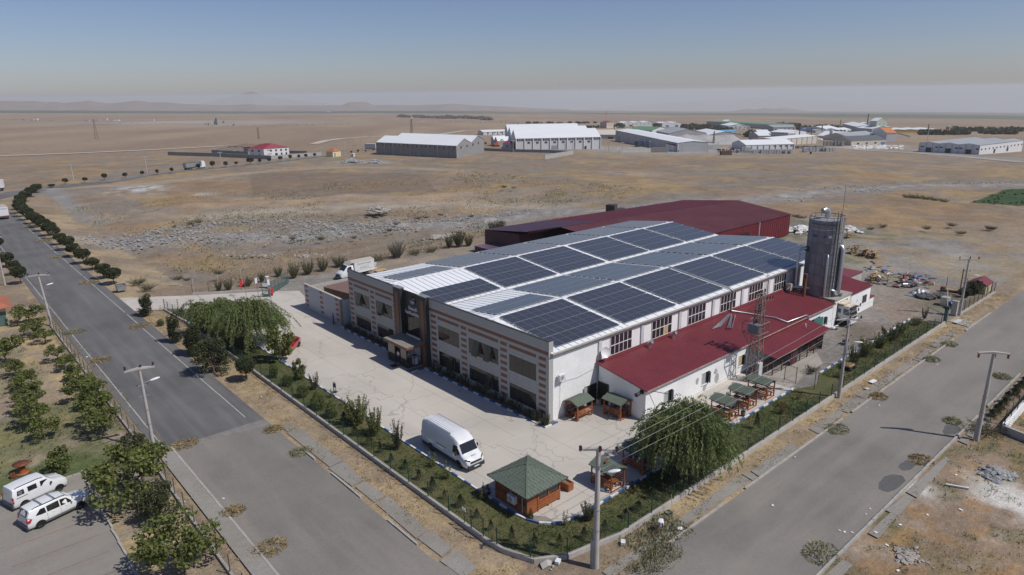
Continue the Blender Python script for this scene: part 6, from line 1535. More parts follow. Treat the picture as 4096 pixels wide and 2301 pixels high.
for k in range(7):put(B0().box(c0.x-1.15+k*.12,c0.x-1.10+k*.12,c0.y-.6,c0.y+.65,HP_-.2,HP_+.6).mesh('fin',MT.silo_a),'fin',trb)
for k in range(3):B0().lathe([(.07,0),(.05,.2),(.07,.25),(.04,.45),(.0,.5)][::-1],8,(c0.x-1.05+k*.28,c0.y,HP_+.75)).build('bushing',MT.insulator,lt)
for k in range(3):
 z=HT*.80+.35*k;B0().beam(c0+V_((-.7,-.25,z)),c0+V_((.3,-.25,z)),.07).build('crossarm',MT.angle_iron,lt)
 for s in range(3):B0().tube([c0+V_((-.65+s*.28,-.25,z)),c0+V_((-.65+s*.28,-.25,z+.2))],.07,8).build('insulator',MT.insulator,lt)
B0().beam(c0+V_((-.9,.1,HT-.1)),c0+V_((1.0,.1,HT-.1)),.1).build('crossarm',MT.angle_iron,lt)
for x in(-.8,-.25,.3,.9):B0().lathe([(.0,.3),(.09,.28),(.09,.2),(.05,.17),(.11,.1),(.11,.04),(.04,0)][::-1],8,(c0.x+x,c0.y+.1,HT-.05)).build('insulator',MT.insulator,lt)
B0().beam(c0+V_((.2,0,HT*.9)),c0+V_((1.9,-.5,HT*.9)),.06).build('crossarm',MT.angle_iron,lt)
for k in range(3):B0().tube([c0+V_((.9+.4*k,-.2-.12*k,HT*.9)),c0+V_((.95+.4*k,-.22-.12*k,HT*.9+.45))],.06,8).build('insulator',MT.insulator,lt)
B0().box(c0.x-.45,c0.x+.25,c0.y-.75,c0.y-.35,.35,2.3).build('meter_cabinet',MT.beam_grey,lt)
B0().box(c0.x-.9,c0.x+.9,c0.y-.9,c0.y+.9,0,.25).build('footing',MT.concrete_wall,lt)
for j,(v,x,y,yt)in enumerate((('h5',712,415,268),('h5',1905,415,330),('h3',583,248,60),('h1',1462,412,240),('h3',1400,270,205),('h2',672,225,125))):
 q=at(v,x,y);h=height_to(v,q,x,yt);t=thing('pylon','faint lattice pylon far out on the plain, %s from the left'%ORD[j],'pylon',tuple(q),0,'pylons on the plain');w=h*.07;b=MB();n=9
 r=[[q+V_((sx*w*(1-.8*k/n),sy*w*(1-.8*k/n),h*k/n))for sx,sy in((-1,-1),(1,-1),(1,1),(-1,1))]for k in range(n+1)]
 for k in range(n):
  for i in range(4):b.beam(r[k][i],r[k+1][i],.22);b.beam(r[k][i],r[k+1][(i+1)%4],.14)
 b.build('lattice',MT.angle_iron,t);B0().beam(q+V_((-h*.12,0,h*.88)),q+V_((h*.12,0,h*.88)),.25).build('crossarm',MT.angle_iron,t)
# ================================================================== VEHICLES  (local: +x forward, z up)
def loft(stations,name,m,parent,smooth=True):
 """stations: x, then half ring of (y, z) from sill to roof centre; mirrored"""
 b=MB();n=len(stations[0][1]);rings=[]
 for x,ring in stations:
  rings.append([(x,-y,z)for y,z in ring]+[(x,y,z)for y,z in reversed(ring)])
 k=len(rings[0]);vs=[v for r in rings for v in r];fs=[]
 for i in range(len(rings)-1):
  for j in range(k-1):fs.append((i*k+j,i*k+j+1,(i+1)*k+j+1,(i+1)*k+j))
  fs.append((i*k+k-1,i*k,(i+1)*k,(i+1)*k+k-1))
 b.add(vs,[f[::-1]for f in fs],0,smooth);b.add(rings[0],[tuple(range(k))],0);b.add(rings[-1],[tuple(range(k))[::-1]],0)
 me=b.mesh(name,m)
 try:me.set_sharp_from_angle(angle=rd_(38))
 except Exception:pass
 return put(me,name,parent,False)
def wheel(parent,x,y,r,w,rim='chrome'):
 s=1 if y>0 else-1
 b=MB();b.lathe([(r*.62,-w/2),(r*.93,-w/2),(r,-w*.38),(r,w*.38),(r*.93,w/2),(r*.62,w/2)],20,(0,0,0),axis='Y')
 t=put(b.mesh('tyre',MT.rubber),'wheel',parent,False,(x,y,r))
 rb=MB();rb.lathe([(0,s*w*.30),(r*.2,s*w*.30),(r*.22,s*w*.24)][::s],14,axis='Y');rb.lathe([(r*.55,s*w*.42),(r*.64,s*w*.42),(r*.64,-s*w*.3)][::s],20,axis='Y');rb.lathe([(0,-s*w*.05),(r*.62,-s*w*.05)][::s],16,axis='Y',mi=1)
 for k in range(5):
  a=2*pi_*k/5;rb.beam((r*.08*cos_(a),s*w*.33,r*.08*sin_(a)),(r*.62*cos_(a),s*w*.38,r*.62*sin_(a)),r*.16,w*.1)
 put(rb.mesh('rim',[MT[rim],MT.rubber]),'rim',t,False)
 return t
def side_glass(name,parent,pts,yf,m='car_glass',off=.006,sides=(-1,1)):
 for s in sides:
  b=MB();v=[(x,s*(yf(x,z)+off),z)for x,z in pts]
  b.add(v,[tuple(range(len(v)))if s<0 else tuple(range(len(v)))[::-1]]);put(b.mesh(name,MT[m]),name,parent,False)
def car(label,cat,loc,rz,L,Wd,prof,belt,roofw,tumble,parts,m='car_white',name='parked_car',group=None,wb=(.9,3.6),wr=.31,low='plastic_dark',rim='chrome'):
 """prof: list of (x, z_hood_or_roof, is_roof) from tail to nose"""
 t=thing(name,label,cat,loc,rz,group);hw=Wd/2;st=[]
 for(x,zt,roof,k)in prof:
  w=hw*k;zb=.24
  if roof:ring=[(w*.86,zb),(w*.985,zb+.16),(w,.62),(w*.985,belt(x)),(w*roofw+.02,zt-.10),(w*(roofw-.06),zt-.02),(w*.4,zt+.015),(0,zt+.02)]
  else:ring=[(w*.86,zb),(w*.985,zb+.16),(w,.62),(w*.985,min(belt(x),zt)-.06),(w*.93,zt-.03),(w*.78,zt),(w*.4,zt+.02),(0,zt+.025)]
  st.append((x,ring))
 loft(st,'body',MT[m],t)
 xs=[p[0]for p in prof]
 def roof_z(x):return float(np.interp(x,xs,[p[1]for p in prof]))
 def yf(x,z):
  k=float(np.interp(x,xs,[p[3]for p in prof]));zr=roof_z(x)-.10;zb_=belt(x)
  f=min(max((z-zb_)/max(zr-zb_,.05),0),1);return hw*k*.985*(1-f)+(hw*k*roofw+.02)*f
 for(xx)in wb:
  for s in(-1,1):wheel(t,xx,s*(hw-.13),wr,.21,rim)
 for xx in wb:
  for s in(-1,1):
   b=MB();n=12;b.add([(xx,s*(hw+.003),wr)]+[(xx+(wr+.06)*cos_(pi_*k/n-.15),s*(hw+.003),wr+(wr+.06)*sin_(pi_*k/n-.15))for k in range(n+2)],[(0,k,k+1)if s<0 else(0,k+1,k)for k in range(1,n+2)]);put(b.mesh('wheel_arch',MT.void),'wheel_arch',t,False)
 return t,yf,roof_z
def place_panel(name,parent,quad,m,off=.008):
 """flat part given by its four corners"""
 b=MB();b.add(quad,[tuple(range(len(quad)))]);return put(b.mesh(name,MT[m]),name,parent,False)
P_=[(-.02,.78,0,.86),(.05,1.22,0,.90),(.28,1.62,1,.955),(.8,1.66,1,.99),(2.0,1.68,1,1),(2.75,1.62,1,1),(3.45,1.06,0,.99),(4.1,.94,0,.95),(4.42,.78,0,.84),(4.48,.55,0,.76)]
blt=lambda x:1.00-.02*(x-2)/2 if x>2 else 1.0+.06*(2-x)/2
a_,b_=at('e1',390,1005),at('e1',757,828);rz_=at2_(b_.y-a_.y,b_.x-a_.x)
def estate():
 ang=rz_;c,s=cos_(ang),sin_(ang);hw=.87
 o=V_((a_.x,a_.y,0))-V_((c*.78,s*.78,0))+V_((-s*(hw-.05),c*(hw-.05),0))
 t,yf,rz=car('white estate car with roof bars, the nearer of the two in the parking bay','car',tuple(o),ang,4.5,1.75,P_,blt,.80,.1,None,wb=(.78,3.6))
 side_glass('window',t,[(.55,1.13),(.95,1.07),(1.28,1.06),(1.26,1.47),(.95,1.47)],yf);side_glass('window',t,[(1.36,1.06),(2.22,1.03),(2.22,1.53),(1.36,1.49)],yf);side_glass('window',t,[(2.3,1.03),(3.14,1.01),(2.78,1.46),(2.3,1.53)],yf)
 place_panel('windscreen',t,[(3.36,-.66,1.10),(3.36,.66,1.10),(2.80,.58,1.61),(2.80,-.58,1.61)],'car_glass');place_panel('rear_window',t,[(.02,.62,1.18),(.02,-.62,1.18),(.245,-.56,1.58),(.245,.56,1.58)],'car_glass')
 for sd in(-1,1):
  b=MB();b.add([(-.02,sd*.80,.78),(-.03,sd*.60,.82),(.0,sd*.62,1.12),(.1,sd*.79,1.2),(.34,sd*.865,1.02),(.18,sd*.86,.8)],[(0,1,2,3,4,5)if sd>0 else(5,4,3,2,1,0)]);o_=put(b.mesh('tail_light',MT.tail_red),'tail_light',t,False);o_.location=(-.035,sd*.012,0)
  b=MB();b.add([(4.30,sd*.78,.78),(4.44,sd*.55,.74),(4.40,sd*.52,.86),(4.12,sd*.80,.90)],[(0,1,2,3)if sd>0 else(3,2,1,0)]);o_=put(b.mesh('headlight',MT.head_lamp),'headlight',t,False);o_.location=(.03,sd*.02,.015)
  B0().tube([(.5,sd*.66,1.69),(1.6,sd*.70,1.75),(2.7,sd*.68,1.69)],.025,6);rr=B0().tube([(.45,sd*.66,1.66),(.7,sd*.67,1.73),(2.5,sd*.68,1.74),(2.75,sd*.66,1.66)],.026,6);put(rr.mesh('roof_rail',MT.plastic_dark),'roof_rail',t,False)
  put(B0().box(1.15,3.2,sd*.88-.012,sd*.88+.012,.34,.46).mesh('side_moulding',MT.plastic_grey),'side_moulding',t,False)
  for x in(1.75,2.7):put(B0().box(x-.1,x+.1,sd*.89-.012,sd*.89+.012,.89,.925).mesh('door_handle',MT.car_white),'door_handle',t,False)
  for x in(1.32,2.26):put(B0().box(x-.006,x+.006,sd*.875-.006,sd*.875+.006,.48,1.0).mesh('door_gap',MT.plastic_grey),'door_gap',t,False)
  put(B0().sphere((3.05,sd*.98,1.10),.1,8,6,sc=(.7,1.1,.8)).mesh('mirror',MT.car_white),'mirror',t,False)
 for x in(1.15,2.05):put(B0().beam((x,-.68,1.77),(x,.68,1.77),.08,.04).mesh('roof_bar',MT.chrome),'roof_bar',t,False)
 put(B0().box(-.08,.04,-.74,.74,.26,.52).mesh('bumper',MT.plastic_grey),'bumper',t,False);put(B0().box(4.40,4.52,-.66,.66,.26,.55).mesh('bumper',MT.plastic_grey),'bumper',t,False)
 place_panel('number_plate',t,[(-.05,.26,.66),(-.05,-.26,.66),(-.045,-.26,.77),(-.045,.26,.77)],'plate')
 return t
estate()
k_=at('e1',150,845);k2=at('e1',690,660)
def mpv():
 ang=rz_+rd_(2);c,s=cos_(ang),sin_(ang)
 o=V_((at('j8',0,0).x*0,0,0))
 q=V_((1.55,60.9,0));o=q+V_((-s*.55,c*.55,0))
 Pm=[(-.02,.9,0,.90),(.02,1.35,0,.95),(.12,1.78,1,.98),(.9,1.82,1,1),(1.9,1.82,1,1),(2.55,1.74,1,1),(3.05,1.22,0,.98),(3.7,1.06,0,.93),(4.0,.86,0,.82),(4.06,.58,0,.74)]
 t,yf,rz=car('white boxy passenger van with side windows, the farther one in the parking bay','van',tuple(o),ang,4.08,1.76,Pm,lambda x:1.10,.84,.1,None,wb=(.72,3.3),rim='steel_dull')
 for pts in([(.32,1.2),(.86,1.2),(.86,1.58),(.40,1.58)],[(1.12,1.2),(1.78,1.2),(1.78,1.6),(1.12,1.6)],[(2.02,1.18),(2.92,1.18),(2.55,1.56),(2.05,1.6)]):side_glass('window',t,pts,yf)
 place_panel('windscreen',t,[(3.0,-.68,1.26),(3.0,.68,1.26),(2.58,.62,1.73),(2.58,-.62,1.73)],'car_glass')
 for sd in(-1,1):
  put(B0().tube([(.3,sd*.70,1.80),(.5,sd*.71,1.87),(2.0,sd*.71,1.88),(2.3,sd*.7,1.80)],.024,6).mesh('roof_rail',MT.plastic_dark),'roof_rail',t,False)
  b=MB();b.box(-.04,.05,sd*.80-.06,sd*.80+.06,.72,1.2);put(b.mesh('tail_light',MT.tail_red),'tail_light',t,False);put(B0().box(-.042,.052,sd*.80-.062,sd*.80+.062,.88,.98).mesh('indicator',MT.amber),'indicator',t,False)
  put(B0().sphere((3.86,sd*.66,.86),.15,10,6,sc=(.7,.8,.75)).mesh('headlight',MT.head_lamp),'headlight',t,False)
  put(B0().box(.25,1.05,sd*.882-.008,sd*.882+.008,1.03,1.06).mesh('slide_rail',MT.plastic_dark),'slide_rail',t,False)
  put(B0().sphere((2.75,sd*.98,1.2),.11,8,6,sc=(.7,1,.9)).mesh('mirror',MT.plastic_dark),'mirror',t,False)
 put(B0().box(-.09,.05,-.80,.80,.28,.6).mesh('bumper',MT.plastic_grey),'bumper',t,False);put(B0().box(3.95,4.1,-.62,.62,.26,.5).mesh('bumper',MT.plastic_grey),'bumper',t,False)
 b=MB()
 for(p,q_)in(((.42,1.39),(.56,1.56)),((.56,1.56),(.74,1.44)),((.74,1.44),(.60,1.24)),((.60,1.24),(.42,1.39)),((.50,1.39),(.57,1.48)),((.57,1.48),(.65,1.42)),((.65,1.42),(.58,1.31)),((.58,1.31),(.50,1.39))):
  b.beam((p[0],-(yf(p[0],p[1])+.012),p[1]),(q_[0],-(yf(q_[0],q_[1])+.012),q_[1]),.012,.012)
 put(b.mesh('window_emblem',MT.letter),'window_emblem',t,False)
mpv()
def panel_van():
 o=V_((31.93,47.75,0));ang=-pi_/2
 t=thing('panel_van','tall white panel van parked in the yard by the front lawn','van',tuple(o),ang)
 hw=1.0;st=[]
 for(x,zt,k,zr)in((0,2.55,.97,.30),(.06,2.64,.985,.28),(.2,2.68,1,.24),(4.25,2.70,1,.24),(4.75,2.62,1,.26),(5.2,2.40,1,.28),(5.42,2.16,1,.25)):
  st.append((x,[(hw*k*.90,.42),(hw*k*.985,.55),(hw*k,.95),(hw*k*.995,1.35),(hw*k*.95,1.9),(hw*k*.90,zt-zr),(hw*k*.80,zt-.07),(hw*k*.62,zt),(0,zt+.03)]))
 for(x,zt,k)in((5.95,1.36,1.0),(6.35,1.22,.97),(6.62,1.02,.90),(6.72,.80,.80)):
  w=hw*k;st.append((x,[(w*.90,.34),(w*.985,.45),(w,.75),(w*.99,zt-.16),(w*.95,zt-.09),(w*.88,zt-.04),(w*.75,zt),(w*.5,zt+.02),(0,zt+.03)]))
 loft(st,'body',MT.car_white,t)
 place_panel('windscreen',t,[(5.90,-.82,1.44),(5.90,.82,1.44),(5.44,.76,2.14),(5.44,-.76,2.14)],'car_glass').location=(.035,0,.022)
 for s in(-1,1):
  y=s*1.003
  b=MB();v=[(4.72,y,1.32),(5.62,s*1.0,1.30),(5.72,s*.98,1.42),(5.34,s*.925,2.02),(4.80,s*.945,1.98)];b.add(v,[tuple(range(5))if s<0 else tuple(range(5))[::-1]]);q=put(b.mesh('window',MT.car_glass),'window',t,False);q.location=(0,s*.012,0)
  for x in(1.45,5.55):wheel(t,x,s*.84,.36,.24,'steel_dull')
  for x in(1.45,5.55):
   b=MB();n=12;b.add([(x,s*1.004,.36)]+[(x+.45*cos_(pi_*k/n),s*1.004,.36+.45*sin_(pi_*k/n))for k in range(n+1)],[(0,k,k+1)if s<0 else(0,k+1,k)for k in range(1,n+1)]);put(b.mesh('wheel_arch',MT.void),'wheel_arch',t,False)
  put(B0().box(.1,5.1,s*.985-.02,s*.985+.02,.30,.62).mesh('sill',MT.plastic_dark),'sill',t,False)
  put(B0().box(2.3,3.75,s*1.008-.01,s*1.008+.01,1.22,1.27).mesh('slide_rail',MT.plastic_grey),'slide_rail',t,False)
  for x in(4.35,4.58):put(B0().tube([(x,s*.99,1.05),(x,s*1.012,1.05)],.06,10).mesh('filler_cap',MT.plastic_dark),'filler_cap',t,False)
  m_=MB();m_.cbox((5.42,s*1.17,1.45),(.12,.16,.34));m_.beam((5.45,s*.97,1.4),(5.42,s*1.12,1.42),.05);put(m_.mesh('mirror',MT.plastic_dark),'mirror',t,False)
  b=MB();b.add([(6.42,s*.93,1.02),(6.70,s*.62,.96),(6.66,s*.60,1.07),(6.30,s*.955,1.14)],[(0,1,2,3)if s>0 else(3,2,1,0)]);q=put(b.mesh('headlight',MT.car_glass),'headlight',t,False);q.location=(.03,s*.015,.02)
  b=MB();b.box(.0,.02,s*.93-.06,s*.93+.06,.9,1.5);q=put(b.mesh('tail_light',MT.tail_red),'tail_light',t,False);q.location=(-.015,0,0)
  put(B0().box(.3,4.2,s*.79-.02,s*.79+.02,2.66,2.70).mesh('roof_gutter',MT.steel_dull),'roof_gutter',t,False)
 put(B0().box(6.50,6.80,-.86,.86,.30,.62).mesh('bumper',MT.plastic_dark),'bumper',t,False);put(B0().box(-.12,.05,-.9,.9,.32,.55).mesh('bumper',MT.plastic_dark),'bumper',t,False)
 put(B0().box(6.69,6.745,-.6,.6,.76,.92).mesh('grille',MT.plastic_dark),'grille',t,False)
 put(B0().box(6.80,6.815,-.26,.26,.40,.51).mesh('number_plate',MT.plate),'number_plate',t,False)
 rb=MB()
 for k in range(7):rb.box(.5,4.2,-.66+.22*k-.02,-.66+.22*k+.02,2.70,2.735)
 put(rb.mesh('roof_ribs' if False else 'roof_rib',MT.car_white),'roof_rib',t,False)
 lettering('lettering','IVECO',.17,(6.40,0,1.235),(.42,0,pi_/2),'plastic_grey',t,.003).matrix_parent_inverse=Matrix.Identity(4)
 put(B0().box(5.9,5.94,-.1,.35,1.46,1.5).mesh('wiper',MT.plastic_dark),'wiper',t,False)
panel_van()
def box_truck():
 f=V_((53.35,106.1,0));ang=at2_(106.0-101.9,53.4-60.2);ang=rd_(184)
 o=V_((53.35,105.9,0))-V_((cos_(ang)*6.5,sin_(ang)*6.5,0))
 t=thing('box_truck','white box truck with tarpaulin body and printed side behind the side block','truck',tuple(o),ang)
 st=[]
 for(x,zt,k)in((3.9,2.35,.98),(4.3,2.42,1),(4.9,2.36,1),(5.75,1.52,1),(6.2,1.3,.96),(6.45,1.0,.88),(6.52,.6,.8)):
  w=.98*k;st.append((x,[(w*.9,.36),(w,.6),(w,.95),(w*.99,min(1.35,zt-.1)),(w*(.86 if zt>1.6 else .95),zt-.12),(w*.74,zt),(0,zt+.03)]))
 loft(st,'cab',MT.car_white,t)
 place_panel('windscreen',t,[(5.70,-.8,1.58),(5.70,.8,1.58),(4.95,.72,2.32),(4.95,-.72,2.32)],'car_glass').location=(.03,0,.03)
 for s in(-1,1):
  b=MB();v=[(4.3,s*.985,1.42),(5.35,s*.985,1.42),(5.0,s*.87,2.1),(4.35,s*.86,2.18)];b.add(v,[(0,1,2,3)if s<0 else(3,2,1,0)]);put(b.mesh('window',MT.car_glass),'window',t,False).location=(0,s*.02,0)
  for x in(1.2,5.4):wheel(t,x,s*.82,.36,.24,'chrome')
  b=MB();b.add([(6.15,s*.9,1.08),(6.44,s*.62,1.0),(6.40,s*.6,1.14),(6.0,s*.94,1.2)],[(0,1,2,3)if s>0 else(3,2,1,0)]);put(b.mesh('headlight',MT.head_lamp),'headlight',t,False).location=(.03,s*.02,.02)
  put(B0().cbox((5.0,s*1.12,1.6),(.1,.14,.3)).mesh('mirror',MT.plastic_dark),'mirror',t,False)
 put(B0().box(6.42,6.56,-.5,.5,.7,1.02).mesh('grille',MT.plastic_dark),'grille',t,False);put(B0().box(6.3,6.6,-.85,.85,.34,.66).mesh('bumper',MT.plastic_dark),'bumper',t,False);put(B0().box(6.6,6.61,-.25,.25,.44,.55).mesh('number_plate',MT.plate),'number_plate',t,False)
 put(B0().box(-.1,3.9,-.5,.5,.45,.75).mesh('chassis',MT.plastic_dark),'chassis',t,False)
 b=MB();b.box(-.3,3.75,-1.08,1.08,.8,1.15);
 put(b.mesh('side_board',MT.white_trim),'side_board',t,False)
 b=MB();b.add([(-.3,-1.08,1.15),(3.75,-1.08,1.15),(3.75,1.08,1.15),(-.3,1.08,1.15),(-.3,-1.08,2.75),(3.8,-1.08,2.75),(3.8,1.08,2.75),(-.3,1.08,2.75)],[(0,1,5,4),(1,2,6,5),(2,3,7,6),(3,0,4,7)]);put(b.mesh('tarpaulin_side',MT.tarp_white),'tarpaulin_side',t,False)
 b=MB();b.add([(-.34,-1.1,2.74),(4.3,-1.1,2.74),(4.3,1.1,2.74),(-.34,1.1,2.74),(-.34,0,3.0),(3.9,0,3.0),(4.75,-.95,2.42),(4.75,.95,2.42)],[(0,1,5,4),(2,3,4,5),(1,2,5),(3,0,4),(1,6,7,2)]);put(b.mesh('tarpaulin_roof',MT.tarp),'tarpaulin_roof',t,False)
 R_=(pi_/2,0,pi_)
 for body,size,x,z,m in(('DiamonD KapaK',.42,1.75,2.22,'print_grey'),('Kapak & Mobilya',.2,1.75,1.88,'print_grey'),('0530 978 44 54',.3,1.75,1.50,'print_grey'),('Organize Sanayi B\u00f6lgesi',.17,1.75,1.24,'print_grey')):
  if body.startswith(('Kapak &','Organize')):continue
  o_=lettering('lettering',body,size,(x,1.095,z),R_,m,t,.003);o_.matrix_parent_inverse=Matrix.Identity(4)
 for(z,x0,x1,n,h)in((1.92,.9,2.6,16,.07),(1.27,.1,3.5,26,.09)):
  b=MB();r_=random.Random(n)
  for k in range(n):
   x=x0+(x1-x0)*k/n;b.beam((x,1.087,z+r_.uniform(-.02,.02)),(x+(x1-x0)/n*.75,1.087,z+r_.uniform(-.02,.04)),.012,.03)
  put(b.mesh('script_line',MT.print_grey),'script_line',t,False)
box_truck()
t=thing('timber_stack','small pallet of planks on a cart behind the box truck','timber',(60.8,104.2,0))
for k in range(5):B0().cbox((60.8,104.3+.24*(k-2),.75),(2.2,.2,.06)).build('plank',MT.wood_pale,t)
for s in(-.9,.9):B0().cbox((60.8+s,104.3,.36),(.1,1.1,.7)).build('trestle',MT.wood,t)
t=thing('block_stack','ragged stack of grey concrete blocks on the gravel behind the hall','block stack',(64.8,105.8,0));q=at('b2',1150,412)
for k in range(12):B0().cbox((q.x+ru_(-.5,.5),q.y+ru_(-.4,.4),.15+.3*(k//3)),(.55,.4,.28),ru_(-.3,.3)).build('block',MT.beam_grey,t)
def red_car():
 a,c=V_((31.75,77.75,0)),V_((33.9,79.7,0));ang=at2_(a.y-c.y,a.x-c.x)
 o=c+V_((cos_(ang)*-.75,sin_(ang)*-.75,0))+V_((sin_(ang),-cos_(ang),0))*-(-.8)*1.0
 Pm=[(-.02,.78,0,.86),(.1,1.05,0,.92),(.75,1.42,1,.96),(1.5,1.47,1,1),(2.2,1.44,1,1),(3.05,.98,0,.99),(3.75,.86,0,.95),(4.1,.7,0,.82),(4.16,.5,0,.74)]
 t,yf,rz=car('dark red car half hidden under the willow at the yard edge','car',tuple(o),ang,4.2,1.76,Pm,lambda x:.96,.76,.1,None,m='car_red',wb=(.75,3.35),rim='plastic_grey')
 side_glass('window',t,[(.75,1.02),(1.6,1.0),(1.6,1.34),(.95,1.34)],yf);side_glass('window',t,[(1.68,1.0),(2.75,.98),(2.2,1.32),(1.68,1.34)],yf)
 place_panel('windscreen',t,[(2.98,-.66,1.03),(2.98,.66,1.03),(2.26,.56,1.42),(2.26,-.56,1.42)],'car_glass').location=(.02,0,.03);place_panel('rear_window',t,[(.14,.6,1.10),(.14,-.6,1.10),(.7,-.52,1.40),(.7,.52,1.40)],'car_glass').location=(-.02,0,.03)
 for sd in(-1,1):
  b=MB();b.box(3.86,4.06,sd*.62-.14,sd*.62+.14,.62,.74);put(b.mesh('headlight',MT.head_lamp),'headlight',t,False);put(B0().sphere((2.6,sd*.96,1.05),.1,8,6).mesh('mirror',MT.car_red),'mirror',t,False)
  put(B0().box(-.04,.06,sd*.62-.16,sd*.62+.16,.74,.88).mesh('tail_light',MT.tail_red),'tail_light',t,False)
red_car()
def bay_lorry():
 o=V_((92.55,36.6,0));t=thing('lorry','old cream and white tipper lorry nosing out of the bay by the silo','lorry',tuple(o),-pi_/2)
 b=MB();prof=[(-.2,.9),(1.5,.9),(1.62,1.3),(1.5,2.05),(1.3,2.62),(-.2,2.72)]
 me=B0().extr(prof,-1.12,1.12);put(me.mesh('cab',MT.white_trim),'cab',t,False)
 put(B0().box(-.2,1.3,-1.05,1.05,2.70,2.76).mesh('cab_roof',MT.cream_paint),'cab_roof',t,False)
 place_panel('windscreen',t,[(1.60,-1.0,1.45),(1.60,1.0,1.45),(1.37,.95,2.5),(1.37,-.95,2.5)],'car_glass').location=(.03,0,0)
 put(B0().box(1.3,1.68,-1.05,1.05,2.5,2.64).mesh('sun_visor',MT.plastic_dark),'sun_visor',t,False)
 for s in(-1,1):
  b=MB();v=[(.6,s*1.125,1.6),(1.4,s*1.125,1.6),(1.25,s*1.125,2.4),(.6,s*1.125,2.45)];b.add(v,[(0,1,2,3)if s<0 else(3,2,1,0)]);put(b.mesh('window',MT.car_glass),'window',t,False)
  b=MB();v=[(-.1,s*1.125,1.75),(.3,s*1.125,1.75),(.3,s*1.125,2.35),(-.1,s*1.125,2.35)];b.add(v,[(0,1,2,3)if s<0 else(3,2,1,0)]);put(b.mesh('window',MT.car_glass),'window',t,False)
  wheel(t,.25,s*.98,.52,.3,'rust_dark');put(B0().cbox((1.6,s*1.3,2.0),(.1,.2,.4)).mesh('mirror',MT.plastic_dark),'mirror',t,False)
  put(B0().tube([(-.45,s*1.1,.75),(-.2,s*1.1,1.12),(.25,s*1.1,1.24),(.7,s*1.1,1.12),(.95,s*1.1,.8)],.07,6).mesh('mudguard',MT.white_trim),'mudguard',t,False)
  put(B0().box(1.5,1.62,s*.75-.18,s*.75+.18,.72,.92).mesh('headlight',MT.head_lamp),'headlight',t,False)
 put(B0().box(1.3,1.75,-1.15,1.15,.45,.95).mesh('bumper',MT.white_trim),'bumper',t,False);put(B0().box(1.62,1.66,-.8,.8,.98,1.35).mesh('grille',MT.plastic_dark),'grille',t,False)
 put(B0().box(-.9,.6,-1.2,1.2,2.9,3.05).mesh('tipper_visor',MT.cream_paint),'tipper_visor',t,False);put(B0().box(-5.2,-.35,-1.2,1.2,1.1,2.9).mesh('tipper_body',MT.cream_paint),'tipper_body',t,False);put(B0().box(-5,1.2,-.5,.5,.6,.9).mesh('chassis',MT.rust_dark),'chassis',t,False)
bay_lorry()
def street_truck():
 q=V_((18.6,228.0,float(base_z(18.6,228))));t=thing('box_lorry','white box lorry seen from behind driving up the street','lorry',tuple(q),rd_(92))
 put(B0().box(0,5.6,-1.2,1.2,.95,3.35).mesh('box',MT.tarp_white),'box',t,False);put(B0().box(-.02,5.62,-1.22,1.22,3.35,3.42).mesh('roof',MT.tarp),'roof',t,False)
 for s in(-1,1):put(B0().box(-.03,0,s*.6-.57,s*.6+.57,1.05,3.25).mesh('rear_door',MT.tarp_white),'rear_door',t,False);wheel(t,1.2,s*1.0,.48,.3,'steel_dull');wheel(t,6.4,s*1.0,.48,.3,'steel_dull');put(B0().box(-.12,-.04,s*.95-.2,s*.95+.2,.62,.78).mesh('tail_light',MT.tail_red),'tail_light',t,False)
 put(B0().box(-.1,5.6,-1.1,1.1,.55,.9).mesh('chassis',MT.rust_dark),'chassis',t,False);put(B0().extr([(5.8,.6),(7.7,.6),(7.75,1.6),(7.3,2.6),(5.8,2.65)],-1.1,1.1).mesh('cab',MT.car_white),'cab',t,False)
 b=MB();r_=random.Random(2)
 for k in range(7):b.cbox((-.036,-.85+.28*k,2.78+.10*sin_(pi_*k/6)),(.012,.2,.22))
 put(b.mesh('door_print',MT.print_grey),'door_print',t,False)
 q=at('a1',45,962);t=thing('lorry_trailer','white lorry trailer leaving the picture at the street bend','trailer',tuple(q),rd_(165))
 put(B0().box(0,12,-1.25,1.25,1.1,3.9).mesh('box',MT.tarp_white),'box',t,False);put(B0().box(0,12,-1.0,1.0,.8,1.1).mesh('chassis',MT.plastic_dark),'chassis',t,False)
 for x in(1.0,2.3,3.6):
  for s in(-1,1):wheel(t,x,s*1.05,.5,.3,'steel_dull')
street_truck()
